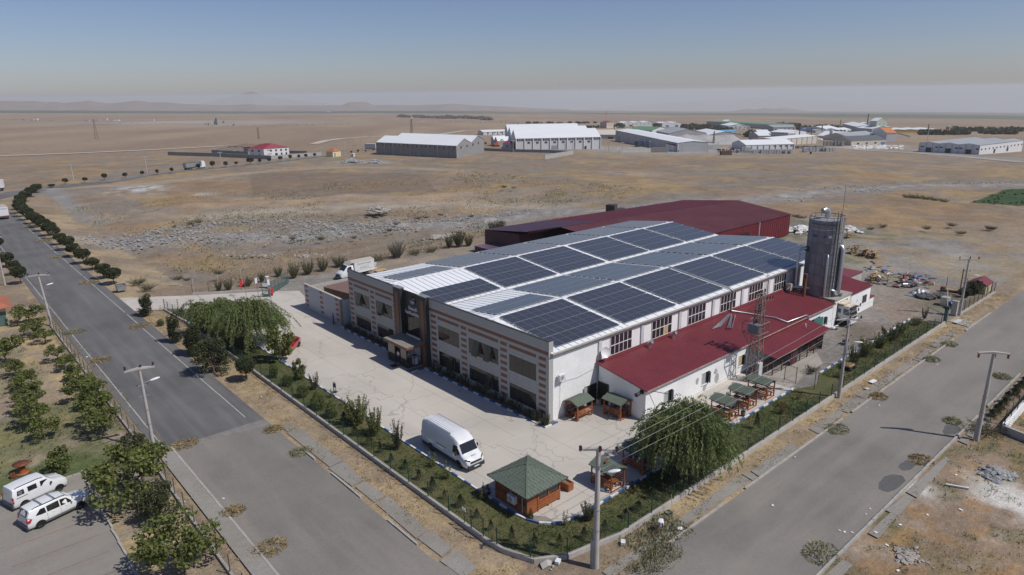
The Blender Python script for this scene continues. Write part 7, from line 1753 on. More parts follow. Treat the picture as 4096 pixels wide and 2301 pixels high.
def tipper():
 a,b_=at('h4',400,405),at('h4',625,383);z=(a.z+b_.z)/2;ang=at2_(b_.y-a.y,b_.x-a.x);L=hy_(b_.x-a.x,b_.y-a.y);k=L/14.0
 t=thing('tipper_truck','grey tipper semi trailer with white tractor on the far road','lorry',(a.x,a.y,z+.1),ang);t.scale=(k,k*1.05,k*1.15)
 b=MB();b.box(0,9.3,-1.25,1.25,1.3,3.5);put(b.mesh('tipper_body',MT.steel_dull),'tipper_body',t,False);b=MB()
 for x in np.arange(.4,9.2,1.1):b.box(x,x+.12,-1.32,1.32,1.3,3.5)
 put(b.mesh('rib',MT.steel),'rib',t,False);put(B0().box(.1,9.2,-1.15,1.15,3.5,3.55).mesh('load_opening',MT.plastic_dark),'load_opening',t,False);put(B0().box(0,13,-.5,.5,.8,1.25).mesh('chassis',MT.plastic_dark),'chassis',t,False)
 put(B0().extr([(11.2,.8),(13.7,.8),(13.85,1.9),(13.6,3.2),(13.0,3.9),(11.2,3.9)],-1.25,1.25).mesh('cab',MT.car_white),'cab',t,False);place_panel('windscreen',t,[(13.82,-1.05,2.1),(13.82,1.05,2.1),(13.6,1.0,3.2),(13.6,-1.0,3.2)],'car_glass').location=(.06,0,0)
 put(B0().box(10.2,12.2,-1.2,1.2,.7,1.3).mesh('side_skirt',MT.car_white),'side_skirt',t,False)
 for x in(1.2,2.5,3.8,10.8,13.0):
  for s in(-1,1):wheel(t,x,s*1.05,.52,.32,'steel_dull')
tipper()
q=at('h3',150,350);q2=at('h3',250,352);t=thing('parked_trailer','long grey covered trailer by the concrete shed','trailer',tuple(q),at2_(q2.y-q.y,q2.x-q.x));L=(q2-q).length
put(B0().box(0,L,-1.3,1.3,1.0,4.1).mesh('box',MT.beam_grey),'box',t,False);put(B0().box(0,L,-1.34,1.34,4.1,4.2).mesh('roof',MT.tarp_white),'roof',t,False);put(B0().box(0,L,-1,1,.6,1.0).mesh('chassis',MT.plastic_dark),'chassis',t,False)
q=at('h3',1372,320);t=thing('excavator','orange excavator by the small grey halls','excavator',tuple(q),-.4)
put(B0().box(-2,2,-1.5,-.8,0,1).box(-2,2,.8,1.5,0,1).mesh('track',MT.plastic_dark),'track',t,False);put(B0().box(-2,1.4,-1.2,1.2,1.1,2.5).mesh('body',MT.excavator),'body',t,False);put(B0().box(-.2,1.4,-.3,1.2,2.5,3.6).mesh('cab',MT.excavator),'cab',t,False);put(B0().tube([(1,0,2),(4,0,5),(7,0,3.4),(7.2,0,1)],.4,6).mesh('boom',MT.excavator),'boom',t,False);put(B0().box(6.6,7.8,-.6,.6,.2,1.2).mesh('bucket',MT.plastic_dark),'bucket',t,False)
q=at('h1',505,440);t=thing('blue_lorry','dark blue lorry parked before the long grey hall','lorry',tuple(q),.3)
put(B0().box(-6,3,-1.4,1.4,1.1,4.2).mesh('body',mat('lorry_navy',(.03,.05,.10),.5,.1,1)),'body',t,False);put(B0().box(3.4,6,-1.4,1.4,1.0,4.0).mesh('cab',MT.kerb_blue),'cab',t,False)
for x in(-4,-2,4.6):
 for s in(-1,1):wheel(t,x,s*1.1,.6,.35,'steel_dull')
q=at('h2',310,462);t=thing('white_van','small white van among the far block stacks','van',tuple(q),.5);put(B0().extr([(-2.6,.5),(2.2,.5),(2.6,1.3),(1.7,2.6),(-2.6,2.7)],-1,1).mesh('body',MT.car_white),'body',t,False);place_panel('windscreen',t,[(2.5,-.8,1.5),(2.5,.8,1.5),(1.8,.8,2.5),(1.8,-.8,2.5)],'car_glass').location=(.05,0,.05)
for x in(-1.7,1.7):
 for s in(-1,1):wheel(t,x,s*.9,.4,.25,'steel_dull')
q=V_(ony_(('c3',370,470),66.0))if False else V_((112.0,57.5,0));t=thing('lorry_cab','pale lorry cab with a dark visor parked behind the hall','lorry',tuple(q),rd_(-80));put(B0().extr([(-1.2,.8),(1.1,.8),(1.2,1.8),(.9,3.2),(-1.2,3.3)],-1.2,1.2).mesh('cab',MT.steel_dull),'cab',t,False);put(B0().box(-1.3,1.2,-1.3,1.3,3.3,3.45).mesh('visor',MT.plastic_dark),'visor',t,False)
for s in(-1,1):wheel(t,0,s*1.0,.5,.3,'steel_dull')
# ================================================================== KIOSK, PAVILIONS, PEOPLE, SMALL THINGS
def shingle_slope(P0,P1,P2_,P3,parent,w=.34,h=.26,as_parts=False,limit=300,count=[0]):
 """hexagon tabs laid in courses over a slope; P0-P1 low edge, P3-P2 high edge (may meet in a point)"""
 P0,P1,P2_,P3=map(Vector,(P0,P1,P2_,P3));H=((P3+P2_)/2-(P0+P1)/2).length;ux=(P1-P0).normalized();n=ux.cross(((P3+P2_)/2-(P0+P1)/2)).normalized()
 if n.z<0:n=-n
 up=n.cross(ux);
 if up.z<0:up=-up
 rows=max(1,int(H/h));joined=MB()
 for r in range(rows):
  f0=r/rows;f1=min(1,(r+1.35)/rows);fm=(r+.5)/rows
  L,R=P0.lerp(P3,fm),P1.lerp(P2_,fm);Wd=(R-L).length;k=max(1,int(Wd/w))
  for i in range(k):
   off=(.5 if r%2 else 0)
   c=L.lerp(R,(i+.5)/k)
   a=w*.46;hh=h*.62;lift=.012+.006*((i*7+r*3)%3)
   pts=[c+ux*(-a)+up*(-hh*.45),c+ux*(-a*.5)+up*(-hh),c+ux*(a*.5)+up*(-hh),c+ux*a+up*(-hh*.45),c+ux*a+up*hh,c-ux*a+up*hh]
   sh=(ux*(w*.25)if r%2 else V_((0,0,0)))
   pts=[p+n*lift+sh for p in pts];low=[p-n*.02 for p in pts]
   fs=[(0,1,2,3,4,5),(6,7,1,0),(7,8,2,1),(8,9,3,2)]
   if as_parts and count[0]<limit:
    b=MB();b.add(pts+low,fs);b.build('shingle',MT.shingle,parent);count[0]+=1
   else:joined.add(pts+low,fs)
 if joined.v:tag(joined.build('shingle',MT.shingle,parent),kind='stuff')
KX0,KX1,KY0,KY1=30.55,33.95,33.15,36.75
ks=thing('wooden_kiosk','reddish wooden kiosk with a green hipped shingle roof','kiosk',(32.2,35,0))
b=MB();b.box(KX0+.05,KX1-.05,KY0+.05,KY1-.05,.02,2.1);b.build('inner_wall',MT.void,ks)
def planks(y0,y1,z0,z1,fixed,axis,out,n,m='wood',gap=.012):
 for k in range(n):
  a,c=z0+(z1-z0)*k/n+gap/2,z0+(z1-z0)*(k+1)/n-gap/2
  if axis=='x':B0().box(min(fixed,fixed+out),max(fixed,fixed+out),y0,y1,a,c).build('plank',MT[m],ks)
  else:B0().box(y0,y1,min(fixed,fixed+out),max(fixed,fixed+out),a,c).build('plank',MT[m],ks)
planks(KY0,KY1,.02,.72,KX0,'x',-.05,4);planks(KY0,KY1,.74,1.95,KX0+.01,'x',-.03,5,'wood_dark')
for y in(KY0,KY0+.95,KY0+1.9,KY0+2.75,KY1):B0().box(KX0-.07,KX0-.01,y-.06,y+.06,.02,2.0).build('post',MT.wood,ks)
for z in(.72,1.30):B0().box(KX0-.075,KX0-.02,KY0,KY1,z,z+.08).build('moulding',MT.wood,ks)
planks(KX0,KX0+1.05,.02,.95,KY0,'y',-.05,5)
for k in range(9):B0().box(KX0+.03+k*.115,KX0+.135+k*.115,KY0-.035,KY0-.005,.97,1.75).build('plank',MT.wood,ks)
planks(KX0,KX0+1.05,1.76,2.02,KY0,'y',-.05,2)
for x in(KX0+1.08,KX0+2.2,KX1):B0().box(x-.07,x+.07,KY0-.09,KY0+.01,.02,2.05).build('post',MT.wood,ks)
for k in range(4):B0().box(KX0+1.1,KX1+.06,KY0-.11,KY0-.05,.22+k*.2,.36+k*.2).build('rail',MT.wood,ks)
for(xa,xb)in((KX0+1.16,KX0+2.12),(KX0+2.28,KX1-.08)):
 f=MB();f.box(xa,xb,KY0-.03,KY0,.98,2.0);f=f.build('window',MT.wood_dark,ks)
 for i in range(2):put(B0().box(xa+.03+(xb-xa)/2*i,xa-.02+(xb-xa)/2*(i+1),KY0-.04,KY0-.031,1.02,1.97).mesh('pane',MT.car_glass),'pane',f)
planks(KX0,KX1,.02,2.0,KY1,'y',.05,8);planks(KY0,KY1,.02,2.0,KX1,'x',.05,8)
e=.52;ez=1.98;A=[V_(p)for p in((KX0-e,KY0-e,ez),(KX1+e,KY0-e,ez),(KX1+e,KY1+e,ez),(KX0-e,KY1+e,ez))];top=V_(((KX0+KX1)/2,(KY0+KY1)/2,3.12))
b=MB();b.add(A+[top]+[p-V_((0,0,.07))for p in A],[(0,1,4),(1,2,4),(2,3,4),(3,0,4),(5,8,7,6),(0,5,6,1),(1,6,7,2),(2,7,8,3),(3,8,5,0)]);b.build('roof',MT.shingle_edge,ks)
for i,(p,q)in enumerate(((0,1),(3,0),(1,2),(2,3))):shingle_slope(A[p],A[q],top,top,ks,.31,.24,True,300)
for i in range(4):B0().beam(A[i]+V_((0,0,.03)),top+V_((0,0,.03)),.14,.03).build('hip_cap',MT.shingle,ks)
ac_unit((KX0-.28,34.55,.72),-pi_/2,'white air conditioner on the street side wall of the wooden kiosk')
for y in(33.6,34.85):tag(B0().tube([(KX0-.09,y,.1 if y<34 else 1.3),(KX0-.09,y,2.0)],.035,6).build('downpipe',MT.beam_grey),'grey pipe on the kiosk wall, the one %s the air conditioner'%('nearer the corner than' if y<34 else 'just above'),'pipe')
pb=thing('planter_box','wooden planter box filled with soil beside the kiosk','planter',(35.5,33.7,0))
for k in range(4):
 z=.06+.15*k
 for(x0,x1,y0,y1)in((35.2,35.75,33.28,33.33),(35.2,35.75,34.47,34.52),(35.17,35.22,33.28,34.52),(35.73,35.78,33.28,34.52)):B0().box(x0,x1,y0,y1,z,z+.14).build('plank',MT.wood,pb)
B0().box(35.22,35.73,33.33,34.47,.05,.58).build('soil',MT.soil,pb);B0().box(35.14,35.81,33.25,33.36,.66,.70).box(35.14,35.81,34.44,34.55,.66,.70).box(35.14,35.25,33.36,34.44,.66,.70).box(35.70,35.81,33.36,34.44,.66,.70).build('rim',MT.wood,pb)
def make_pavilion():
 t=thing('picnic_pavilion','x','pavilion',(0,0,0));w,d=1.55,2.1;hw,hd=w/2,d/2
 pm=B0().box(-.05,.05,-.05,.05,0,1.72).mesh('post',MT.wood)
 for sx in(-1,1):
  for sy in(-1,1):
   put(pm,'post',t,False,(sx*hw,sy*hd,0));br=B0().beam((sx*hw,sy*hd,1.4),(sx*(hw-.3),sy*hd,1.7),.05).beam((sx*hw,sy*hd,1.4),(sx*hw,sy*(hd-.3),1.7),.05);put(br.mesh('brace',MT.wood),'brace',t,False)
 fm=MB()
 for sy in(-1,1):fm.box(-hw,hw,sy*hd-.04,sy*hd+.04,1.68,1.76);fm.box(-hw,hw,sy*hd-.04,sy*hd+.04,.0,.07)
 for sx in(-1,1):fm.box(sx*hw-.04,sx*hw+.04,-hd,hd,1.68,1.76)
 put(fm.mesh('beam',MT.wood),'beam',t,False)
 for k in range(5):put(B0().box(-.33+.135*k-.055,-.33+.135*k+.055+.0,-.95,.95,.70,.74).mesh('table_plank',MT.wood),'table_plank',t,False)
 for sy in(-.72,.72):
  lg=B0().beam((-.25,sy,0),(-.12,sy,.7),.08).beam((.25,sy,0),(.12,sy,.7),.08).beam((-.3,sy,.67),(.3,sy,.67),.06);put(lg.mesh('table_leg',MT.wood),'table_leg',t,False)
 for sx in(-1,1):
  for k in range(3):put(B0().box(sx*.62+.11*(k-1)-.045,sx*.62+.11*(k-1)+.045,-.98,.98,.40,.44).mesh('seat_plank',MT.wood),'seat_plank',t,False)
  for z in(.55,.74,.93):put(B0().box(sx*.80-.02,sx*.80+.02,-1.02,1.02,z,z+.10).mesh('back_rail',MT.wood),'back_rail',t,False)
  for sy in(-.8,.8):put(B0().beam((sx*.5,sy,0),(sx*.62,sy,.4),.07).beam((sx*.75,sy,0),(sx*.64,sy,.4),.07).mesh('bench_leg',MT.wood),'bench_leg',t,False)
 e,o=.20,.22;zl,zm,zh=1.70,1.92,2.06
 X=(hw+e,hw*.52,0);Yo=hd+o
 prof=[(-X[0],zl),(-X[1],zm),(0,zh),(X[1],zm),(X[0],zl)]
 rf=MB();rf.add([(p[0],-Yo,p[1])for p in prof]+[(p[0],Yo,p[1])for p in prof]+[(p[0],-Yo,p[1]-.05)for p in prof]+[(p[0],Yo,p[1]-.05)for p in prof],[(i,i+1,6+i,5+i)for i in range(4)]+[(10+i,15+i,16+i,11+i)for i in range(4)]+[(i,10+i,11+i,i+1)for i in range(4)]+[(5+i,6+i,16+i,15+i)for i in range(4)]+[(0,5,15,10),(4,14,19,9)])
 r=put(rf.mesh('roof',MT.shingle_edge),'roof',t,False)
 sh=MB()
 for(a,c)in zip(prof[:-1],prof[1:]):
  lo,hi=(a,c)if a[1]<c[1]else(c,a);H=hy_(hi[0]-lo[0],hi[1]-lo[1]);rows=max(1,round(H/.24));nx,nz=-(hi[1]-lo[1])/H,(hi[0]-lo[0])/H
  if nz<0:nx,nz=-nx,-nz
  for rr in range(rows):
   for k in range(9):
    y=-Yo+.03+(2*Yo-.06)/9*(k+.5+(.25 if rr%2 else-.0));f=(rr+.5)/rows;cx_,cz_=lo[0]+(hi[0]-lo[0])*f,lo[1]+(hi[1]-lo[1])*f;ux_,uz_=(hi[0]-lo[0])/H,(hi[1]-lo[1])/H;hh,ww=H/rows*.55,(2*Yo)/9*.45;lf=.012+.005*((k+rr)%2)
    pt=lambda u,v:(cx_+ux_*u+nx*lf,y+v,cz_+uz_*u+nz*lf)
    v=[pt(-hh*.5,-ww),pt(-hh,-ww*.5),pt(-hh,ww*.5),pt(-hh*.5,ww),pt(hh,ww),pt(hh,-ww)]
    sh.add(v,[tuple(range(6))if lo[0]>hi[0]else tuple(range(6))[::-1]])
 tag(put(sh.mesh('shingle',MT.shingle),'shingle',t,False),kind='stuff')
 return t
PAV=[(45.75,42.0,pi_/2+.02,'picnic pavilion against the white wall between the tiled corner and the door'),(48.65,39.5,0.0,'picnic pavilion before the lean-to gable right of the door'),(63.2,32.2,0,'picnic pavilion nearest the transformer tower, farthest of the three in the row'),(59.75,32.25,0,'picnic pavilion in the middle of the row of three by the side lawn'),(56.3,32.2,0,'picnic pavilion at the willow end of the row of three'),(42.4,31.95,0,'crowded picnic pavilion shaded by the willow'),(38.4,31.95,0,'picnic pavilion right behind the front concrete pole'),(46.0,33.0,0,'picnic pavilion almost hidden behind the willow crown')]
pv0=make_pavilion()
for i,(x,y,rz,lab)in enumerate(PAV):
 if i==0:p=pv0;p.location=(x,y,.01);p.rotation_euler=(0,0,rz);p['label']=lab;p['group']='green roofed picnic pavilions'
 else:dup(pv0,(x,y,.01),rz,None,lab,'green roofed picnic pavilions')
tag(B0().beam((38.1,32.0,2.09),(38.7,32.25,2.12),.12,.1).build('timber_piece',MT.wood_dark),'dark piece of timber lying on a pavilion roof','timber')
def body_mesh(name,joints,bones,radii,cloth):
 """joints: name -> xyz; bones: pairs; cloth(point) -> material slot"""
 names=list(joints);me=bpy.data.meshes.new(name);idx={n:i for i,n in enumerate(names)}
 me.from_pydata([joints[n]for n in names],[(idx[a],idx[b])for a,b in bones],[])
 o=bpy.data.objects.new(name,me);COL.objects.link(o)
 o.modifiers.new('skin','SKIN');o.modifiers.new('sub','SUBSURF').levels=1
 sv=me.skin_vertices[0].data
 for n in names:r=radii[n];sv[idx[n]].radius=(r,r)if not isinstance(r,tuple)else r
 sv[idx['pelvis']].use_root=True
 dg=bpy.context.evaluated_depsgraph_get();ev=o.evaluated_get(dg);m2=bpy.data.meshes.new_from_object(ev)
 bpy.data.objects.remove(o)
 segs=[(np.array(joints[a]),np.array(joints[b]),a,b)for a,b in bones]
 slots=[]
 for p in m2.polygons:
  c=np.array(p.center);best=None;bd=1e9
  for a,b,na_,nb_ in segs:
   v=b-a;t=np.clip(np.dot(c-a,v)/(np.dot(v,v)+1e-9),0,1);d=np.linalg.norm(c-a-t*v)
   if d<bd:bd=d;best=(na_,nb_,t)
  slots.append(cloth(best))
 return m2,slots
BN=[('pelvis','spine'),('spine','chest'),('chest','neck'),('neck','head'),('head','crown_'),('chest','sh_l'),('sh_l','el_l'),('el_l','wr_l'),('wr_l','hand_l'),('chest','sh_r'),('sh_r','el_r'),('el_r','wr_r'),('wr_r','hand_r'),('pelvis','hip_l'),('hip_l','kn_l'),('kn_l','an_l'),('an_l','toe_l'),('pelvis','hip_r'),('hip_r','kn_r'),('kn_r','an_r'),('an_r','toe_r')]
RD=dict(pelvis=(.16,.12),spine=(.145,.105),chest=(.165,.115),neck=.055,head=.085,crown_=.075,sh_l=.065,sh_r=.065,el_l=.042,el_r=.042,wr_l=.03,wr_r=.03,hand_l=.036,hand_r=.036,hip_l=.10,hip_r=.10,kn_l=.062,kn_r=.062,an_l=.042,an_r=.042,toe_l=.042,toe_r=.042)
def cloth_of(best):
 a,b,t=best
 if b in('head','crown_')or(a=='chest' and b=='neck' and t>.6):return 0
 if a in('el_l','el_r','wr_l','wr_r'):return 0
 if a in('sh_l','sh_r')and t>.75:return 0
 if a.startswith('an_'):return 3
 if a.startswith(('hip','kn'))or b.startswith('hip')or(a=='pelvis' and t<.35):return 2
 return 1
POSES={}
POSES['stand']=dict(pelvis=(0,0,.92),spine=(.0,0,1.12),chest=(.02,0,1.36),neck=(.03,0,1.50),head=(.06,0,1.60),crown_=(.05,0,1.68),sh_l=(.02,.19,1.40),el_l=(.02,.25,1.14),wr_l=(.16,.20,.98),hand_l=(.22,.17,.94),sh_r=(.02,-.19,1.40),el_r=(.05,-.24,1.14),wr_r=(.24,-.12,1.12),hand_r=(.31,-.08,1.15),hip_l=(0,.10,.86),kn_l=(.12,.10,.48),an_l=(.10,.10,.08),toe_l=(.24,.11,.04),hip_r=(0,-.10,.86),kn_r=(-.02,-.10,.48),an_r=(-.18,-.10,.08),toe_r=(-.05,-.11,.04))
POSES['sit']=dict(pelvis=(0,0,.53),spine=(.03,0,.74),chest=(.10,0,.97),neck=(.15,0,1.10),head=(.20,0,1.19),crown_=(.20,0,1.27),sh_l=(.11,.19,1.0),el_l=(.24,.24,.80),wr_l=(.42,.12,.80),hand_l=(.49,.08,.80),sh_r=(.11,-.19,1.0),el_r=(.24,-.24,.80),wr_r=(.42,-.14,.80),hand_r=(.49,-.10,.81),hip_l=(.04,.10,.50),kn_l=(.42,.13,.50),an_l=(.40,.13,.09),toe_l=(.53,.14,.05),hip_r=(.04,-.10,.50),kn_r=(.42,-.13,.50),an_r=(.44,-.13,.09),toe_r=(.57,-.14,.05))
POSES['bend']=dict(pelvis=(0,0,.84),spine=(.18,0,.93),chest=(.40,0,.90),neck=(.52,0,.84),head=(.61,0,.77),crown_=(.67,0,.71),sh_l=(.41,.18,.87),el_l=(.44,.20,.60),wr_l=(.50,.12,.38),hand_l=(.53,.10,.30),sh_r=(.41,-.18,.87),el_r=(.46,-.20,.60),wr_r=(.54,-.14,.38),hand_r=(.57,-.12,.30),hip_l=(-.02,.11,.80),kn_l=(.06,.13,.44),an_l=(-.04,.14,.08),toe_l=(.10,.15,.04),hip_r=(-.02,-.11,.80),kn_r=(.08,-.14,.44),an_r=(.0,-.15,.08),toe_r=(.14,-.16,.04))
POSES['lean']={k:(v[0]+(.28*(v[2]-.9)if v[2]>.9 else 0),v[1],v[2]-(.08*(v[2]-.9)if v[2]>.9 else 0))for k,v in POSES['stand'].items()}
BODY={}
def person(pose,x,y,z,rz,shirt,trous,label,shoes='shoes',hair='hair',scale=1.0,bag=None):
 key=(pose,shirt,trous,shoes)
 if pose not in BODY:BODY[pose]=body_mesh('body',POSES[pose],BN,RD,cloth_of)
 if key not in BODY:
  m2,sl=BODY[pose];me=m2.copy();me.materials.clear()
  for m in('skin',shirt,trous,shoes):me.materials.append(MT[m])
  me.polygons.foreach_set('material_index',sl);me.polygons.foreach_set('use_smooth',[True]*len(me.polygons));BODY[key]=me
 t=thing('person',label,'person',(x,y,z),rz);t.scale=(scale,)*3
 put(BODY[key],'body',t,False)
 J=POSES[pose];h=V_(J['head']);c=V_(J['crown_']);up=(c-h).normalized();n=V_(J['neck']);f=V_((1,0,0));f=(f-up*f.dot(up)).normalized()
 hb=MB();m_=up*.035-f*.018;hb.sphere(tuple(h+m_),.104,10,7,sc=(1,.92,1));hb.f=[q for q in hb.f];
 keep=MB();
 for q in hb.f:
  ctr=sum((V_(hb.v[i])for i in q),V_())/len(q)-(h+m_)
  if ctr.dot(up)>.02 or(ctr.dot(f)<-.02 and ctr.dot(up)>-.06):keep.f.append(q);keep.m.append(0);keep.sm.append(True)
 keep.v=hb.v;put(keep.mesh('hair',MT[hair]),'hair',t,False)
 s=f.cross(up);nose=MB();nose.sphere(tuple(h+f*.095),.018,6,4)
 for k in(-1,1):nose.sphere(tuple(h+s*.09*k),.022,6,4,sc=(.6,.6,1))
 put(nose.mesh('face',MT.skin),'face',t,False)
 ey=MB()
 for k in(-1,1):ey.sphere(tuple(h+f*.082+s*.034*k+up*.022),.011,5,4)
 ey.sphere(tuple(h+f*.083-up*.04),.014,5,4,sc=(.5,1.4,.4));put(ey.mesh('eye',MT.hair),'eye',t,False)
 fg=MB()
 for side in('l','r'):
  w_,hd=V_(J['wr_'+side]),V_(J['hand_'+side]);d=(hd-w_).normalized();o_=d.orthogonal().normalized()
  for k in range(4):a=hd+d*.02+o_*(.018*(k-1.5));fg.tube([a,a+d*(.045+.006*(1-abs(k-1.5))),a+d*.075-o_.cross(d)*.02],[.009,.008,.006],5)
  fg.tube([hd-d*.01+o_*.03,hd+d*.02+o_*.055,hd+d*.05+o_*.05],[.010,.009,.006],5)
 put(fg.mesh('finger',MT.skin),'finger',t,False)
 return t
person('stand',41.3,84.5,0,rd_(170),'shirt_blue','trousers_dark','person in a blue shirt walking beside the pale tiled side block')
person('bend',36.7,25.4,.0,rd_(215),'shirt_white','trousers_jean','person in a white shirt and jeans bending over cut grass on the side verge',hair='beam_grey')
person('stand',40.6,64.7,.11,rd_(200),'shirt_white','trousers_dark','person in a white shirt standing inside the glazed porch',shoes='shoes_white');person('stand',40.1,65.9,.11,rd_(185),'shirt_white','trousers_dark','person coming out of the porch door in dark trousers and white shoes',shoes='shoes_white',scale=.97)
PP=[('sit',45.0,42.62,-pi_/2,'shirt_blue','person in blue seated at the wall side of the pavilion near the tiled corner'),('sit',46.05,42.62,-pi_/2,'shirt_white','person in white seated in the pavilion near the tiled corner'),('sit',48.02,39.0,0,'shirt_blue','person in blue on the left bench by the lean-to door, nearer the yard'),('sit',48.02,39.9,0,'shirt_blue','person in blue on the left bench by the lean-to door, back end'),('sit',49.28,39.1,pi_,'shirt_blue','person in blue on the right bench by the lean-to door, back turned'),('sit',49.28,40.2,pi_,'shirt_blue','person in blue at the far right corner of the pavilion by the door'),('sit',41.77,31.2,0,'shirt_blue','person in blue on the yard side bench of the crowded pavilion, nearest the lawn'),('sit',41.77,31.8,0,'shirt_blue','person in blue in the middle of the bench in the crowded pavilion'),('sit',41.77,32.5,0,'shirt_blue','person in blue at the inner end of the bench in the crowded pavilion'),('sit',43.03,32.4,pi_,'shirt_blue','person in blue across the table in the crowded pavilion'),('sit',43.03,31.7,pi_,'shirt_blue','second person in blue across the table in the crowded pavilion'),('lean',43.5,31.3,rd_(160),'shirt_blue','person in blue and jeans leaning at the corner post of the crowded pavilion'),('sit',37.77,32.4,0,'shirt_blue','person in blue seated in the pavilion behind the front pole'),('sit',59.12,32.8,0,'shirt_blue','person in blue seated in the middle pavilion of the row'),('sit',60.4,32.2,pi_,'shirt_blue','person in bright blue sitting across in the middle pavilion of the row'),('sit',55.67,32.0,0,'shirt_blue','person in blue in the pavilion at the willow end of the row'),('sit',56.92,31.7,pi_,'shirt_blue','second person in blue in the pavilion at the willow end of the row')]
for(ps,x,y,rz,sh_,lab)in PP:person(ps,x,y,.0,rz,sh_,'trousers_jean' if ps=='lean' else 'trousers_dark',lab)
person('sit',45.3,30.75,-.3,rd_(150),'shirt_blue','trousers_dark','person in blue sitting on the painted kerb under the willow')
person('sit',30.35,37.4,-.30,rd_(190),'shirt_blue','trousers_dark','person in blue crouching in the shade behind the kiosk')
def exercise(x,y,rz,label):
 t=thing('exercise_machine',label,'exercise machine',(x,y,0),rz)
 put(B0().tube([(0,-.15,0),(0,-.15,1.0),(0,-.08,1.18),(0,.08,1.18),(0,.15,1.0),(0,.15,0)],.04,8).mesh('frame',MT.gate_green),'frame',t,False)
 put(B0().box(-.03,.03,-.12,.12,.55,1.05).mesh('panel',MT.gate_green),'panel',t,False);put(B0().beam((-.4,-.2,.2),(.1,-.1,.25),.05).beam((.1,.1,.25),(.45,.3,.12),.05).mesh('pedal',MT.dark_steel),'pedal',t,False);put(B0().cbox((0,0,.02),(.5,.5,.05)).mesh('base',MT.dark_steel),'base',t,False)
exercise(30.6,63.8,.5,'green outdoor exercise machine at the kerb of the front lawn');exercise(59.0,33.6,1.1,'green outdoor exercise machine behind the pavilion row')
t=thing('litter_bin','black bucket standing at the painted kerb by the front pavilion','bucket',(39.6,30.3,0));B0().lathe([(.16,.02),(.2,.42),(.17,.42),(.14,.1)],14,(39.6,30.42,0)).build('bucket',MT.plastic_dark,t);B0().tube([(39.4,30.42,.42),(39.6,30.42,.55),(39.8,30.42,.42)],.012,5).build('handle',MT.steel_dull,t)
t=thing('waste_bin','dark bin at the lawn corner of the willow end pavilion','bin',(57.6,31.0,0));B0().lathe([(.18,.0),(.23,.5),(.2,.5)],12,(57.5,30.9,0)).build('bin',MT.rust_dark,t);B0().lathe([(.24,.5),(.24,.54),(.2,.54)],12,(57.5,30.9,0)).build('rim',MT.gate_green,t)
t=thing('litter_bin','small beige bin by the doors of the hall and lean-to','bin',(49.2,42.4,0));B0().box(48.98,49.36,42.2,42.6,0,.62).build('bin',MT.cream_paint,t);B0().box(48.95,49.39,42.17,42.63,.62,.68).build('lid',MT.rust_dark,t)
t=thing('dumpster','grey metal dumpster at the street edge by the drive','dumpster',(23.6,124.9,0));b=MB()
b.add([(23.05,124.2,.25),(24.25,124.2,.25),(24.25,125.3,.25),(23.05,125.3,.25),(22.95,124.1,1.15),(24.35,124.1,1.15),(24.35,125.4,1.15),(22.95,125.4,1.15)],[(0,3,2,1),(0,1,5,4),(1,2,6,5),(2,3,7,6),(3,0,4,7)]);b.build('body',MT.steel_dull,t);B0().box(22.9,24.4,124.05,124.15,1.12,1.2).box(22.9,24.4,125.35,125.45,1.12,1.2).box(22.9,23.0,124.15,125.35,1.12,1.2).box(24.3,24.4,124.15,125.35,1.12,1.2).build('rim',MT.steel,t);B0().box(23.05,24.25,124.25,125.25,.9,.95).build('rubbish',MT.plastic_dark,t)
for p in((23.2,124.3),(24.1,124.3),(23.2,125.2),(24.1,125.2)):B0().beam((*p,0),(*p,.26),.08).build('leg',MT.dark_steel,t)
t=thing('cable_drum_table','upturned wooden cable drum used as a table in the orchard','cable drum',(2.9,67.3,0));B0().lathe([(0,.84),(.62,.84),(.62,.90),(0,.90)],20,(2.9,67.3,0)).build('top',MT.wood_dark,t);B0().lathe([(.28,.06),(.26,.84)],16,(2.9,67.3,0)).build('drum',MT.wood,t);B0().lathe([(0,.0),(.58,.0),(.58,.06),(0,.06)],20,(2.9,67.3,0)).build('bottom',MT.wood,t);B0().cbox((2.2,66.9,.2),(.35,.3,.4)).build('stool',MT.wood_dark,t)
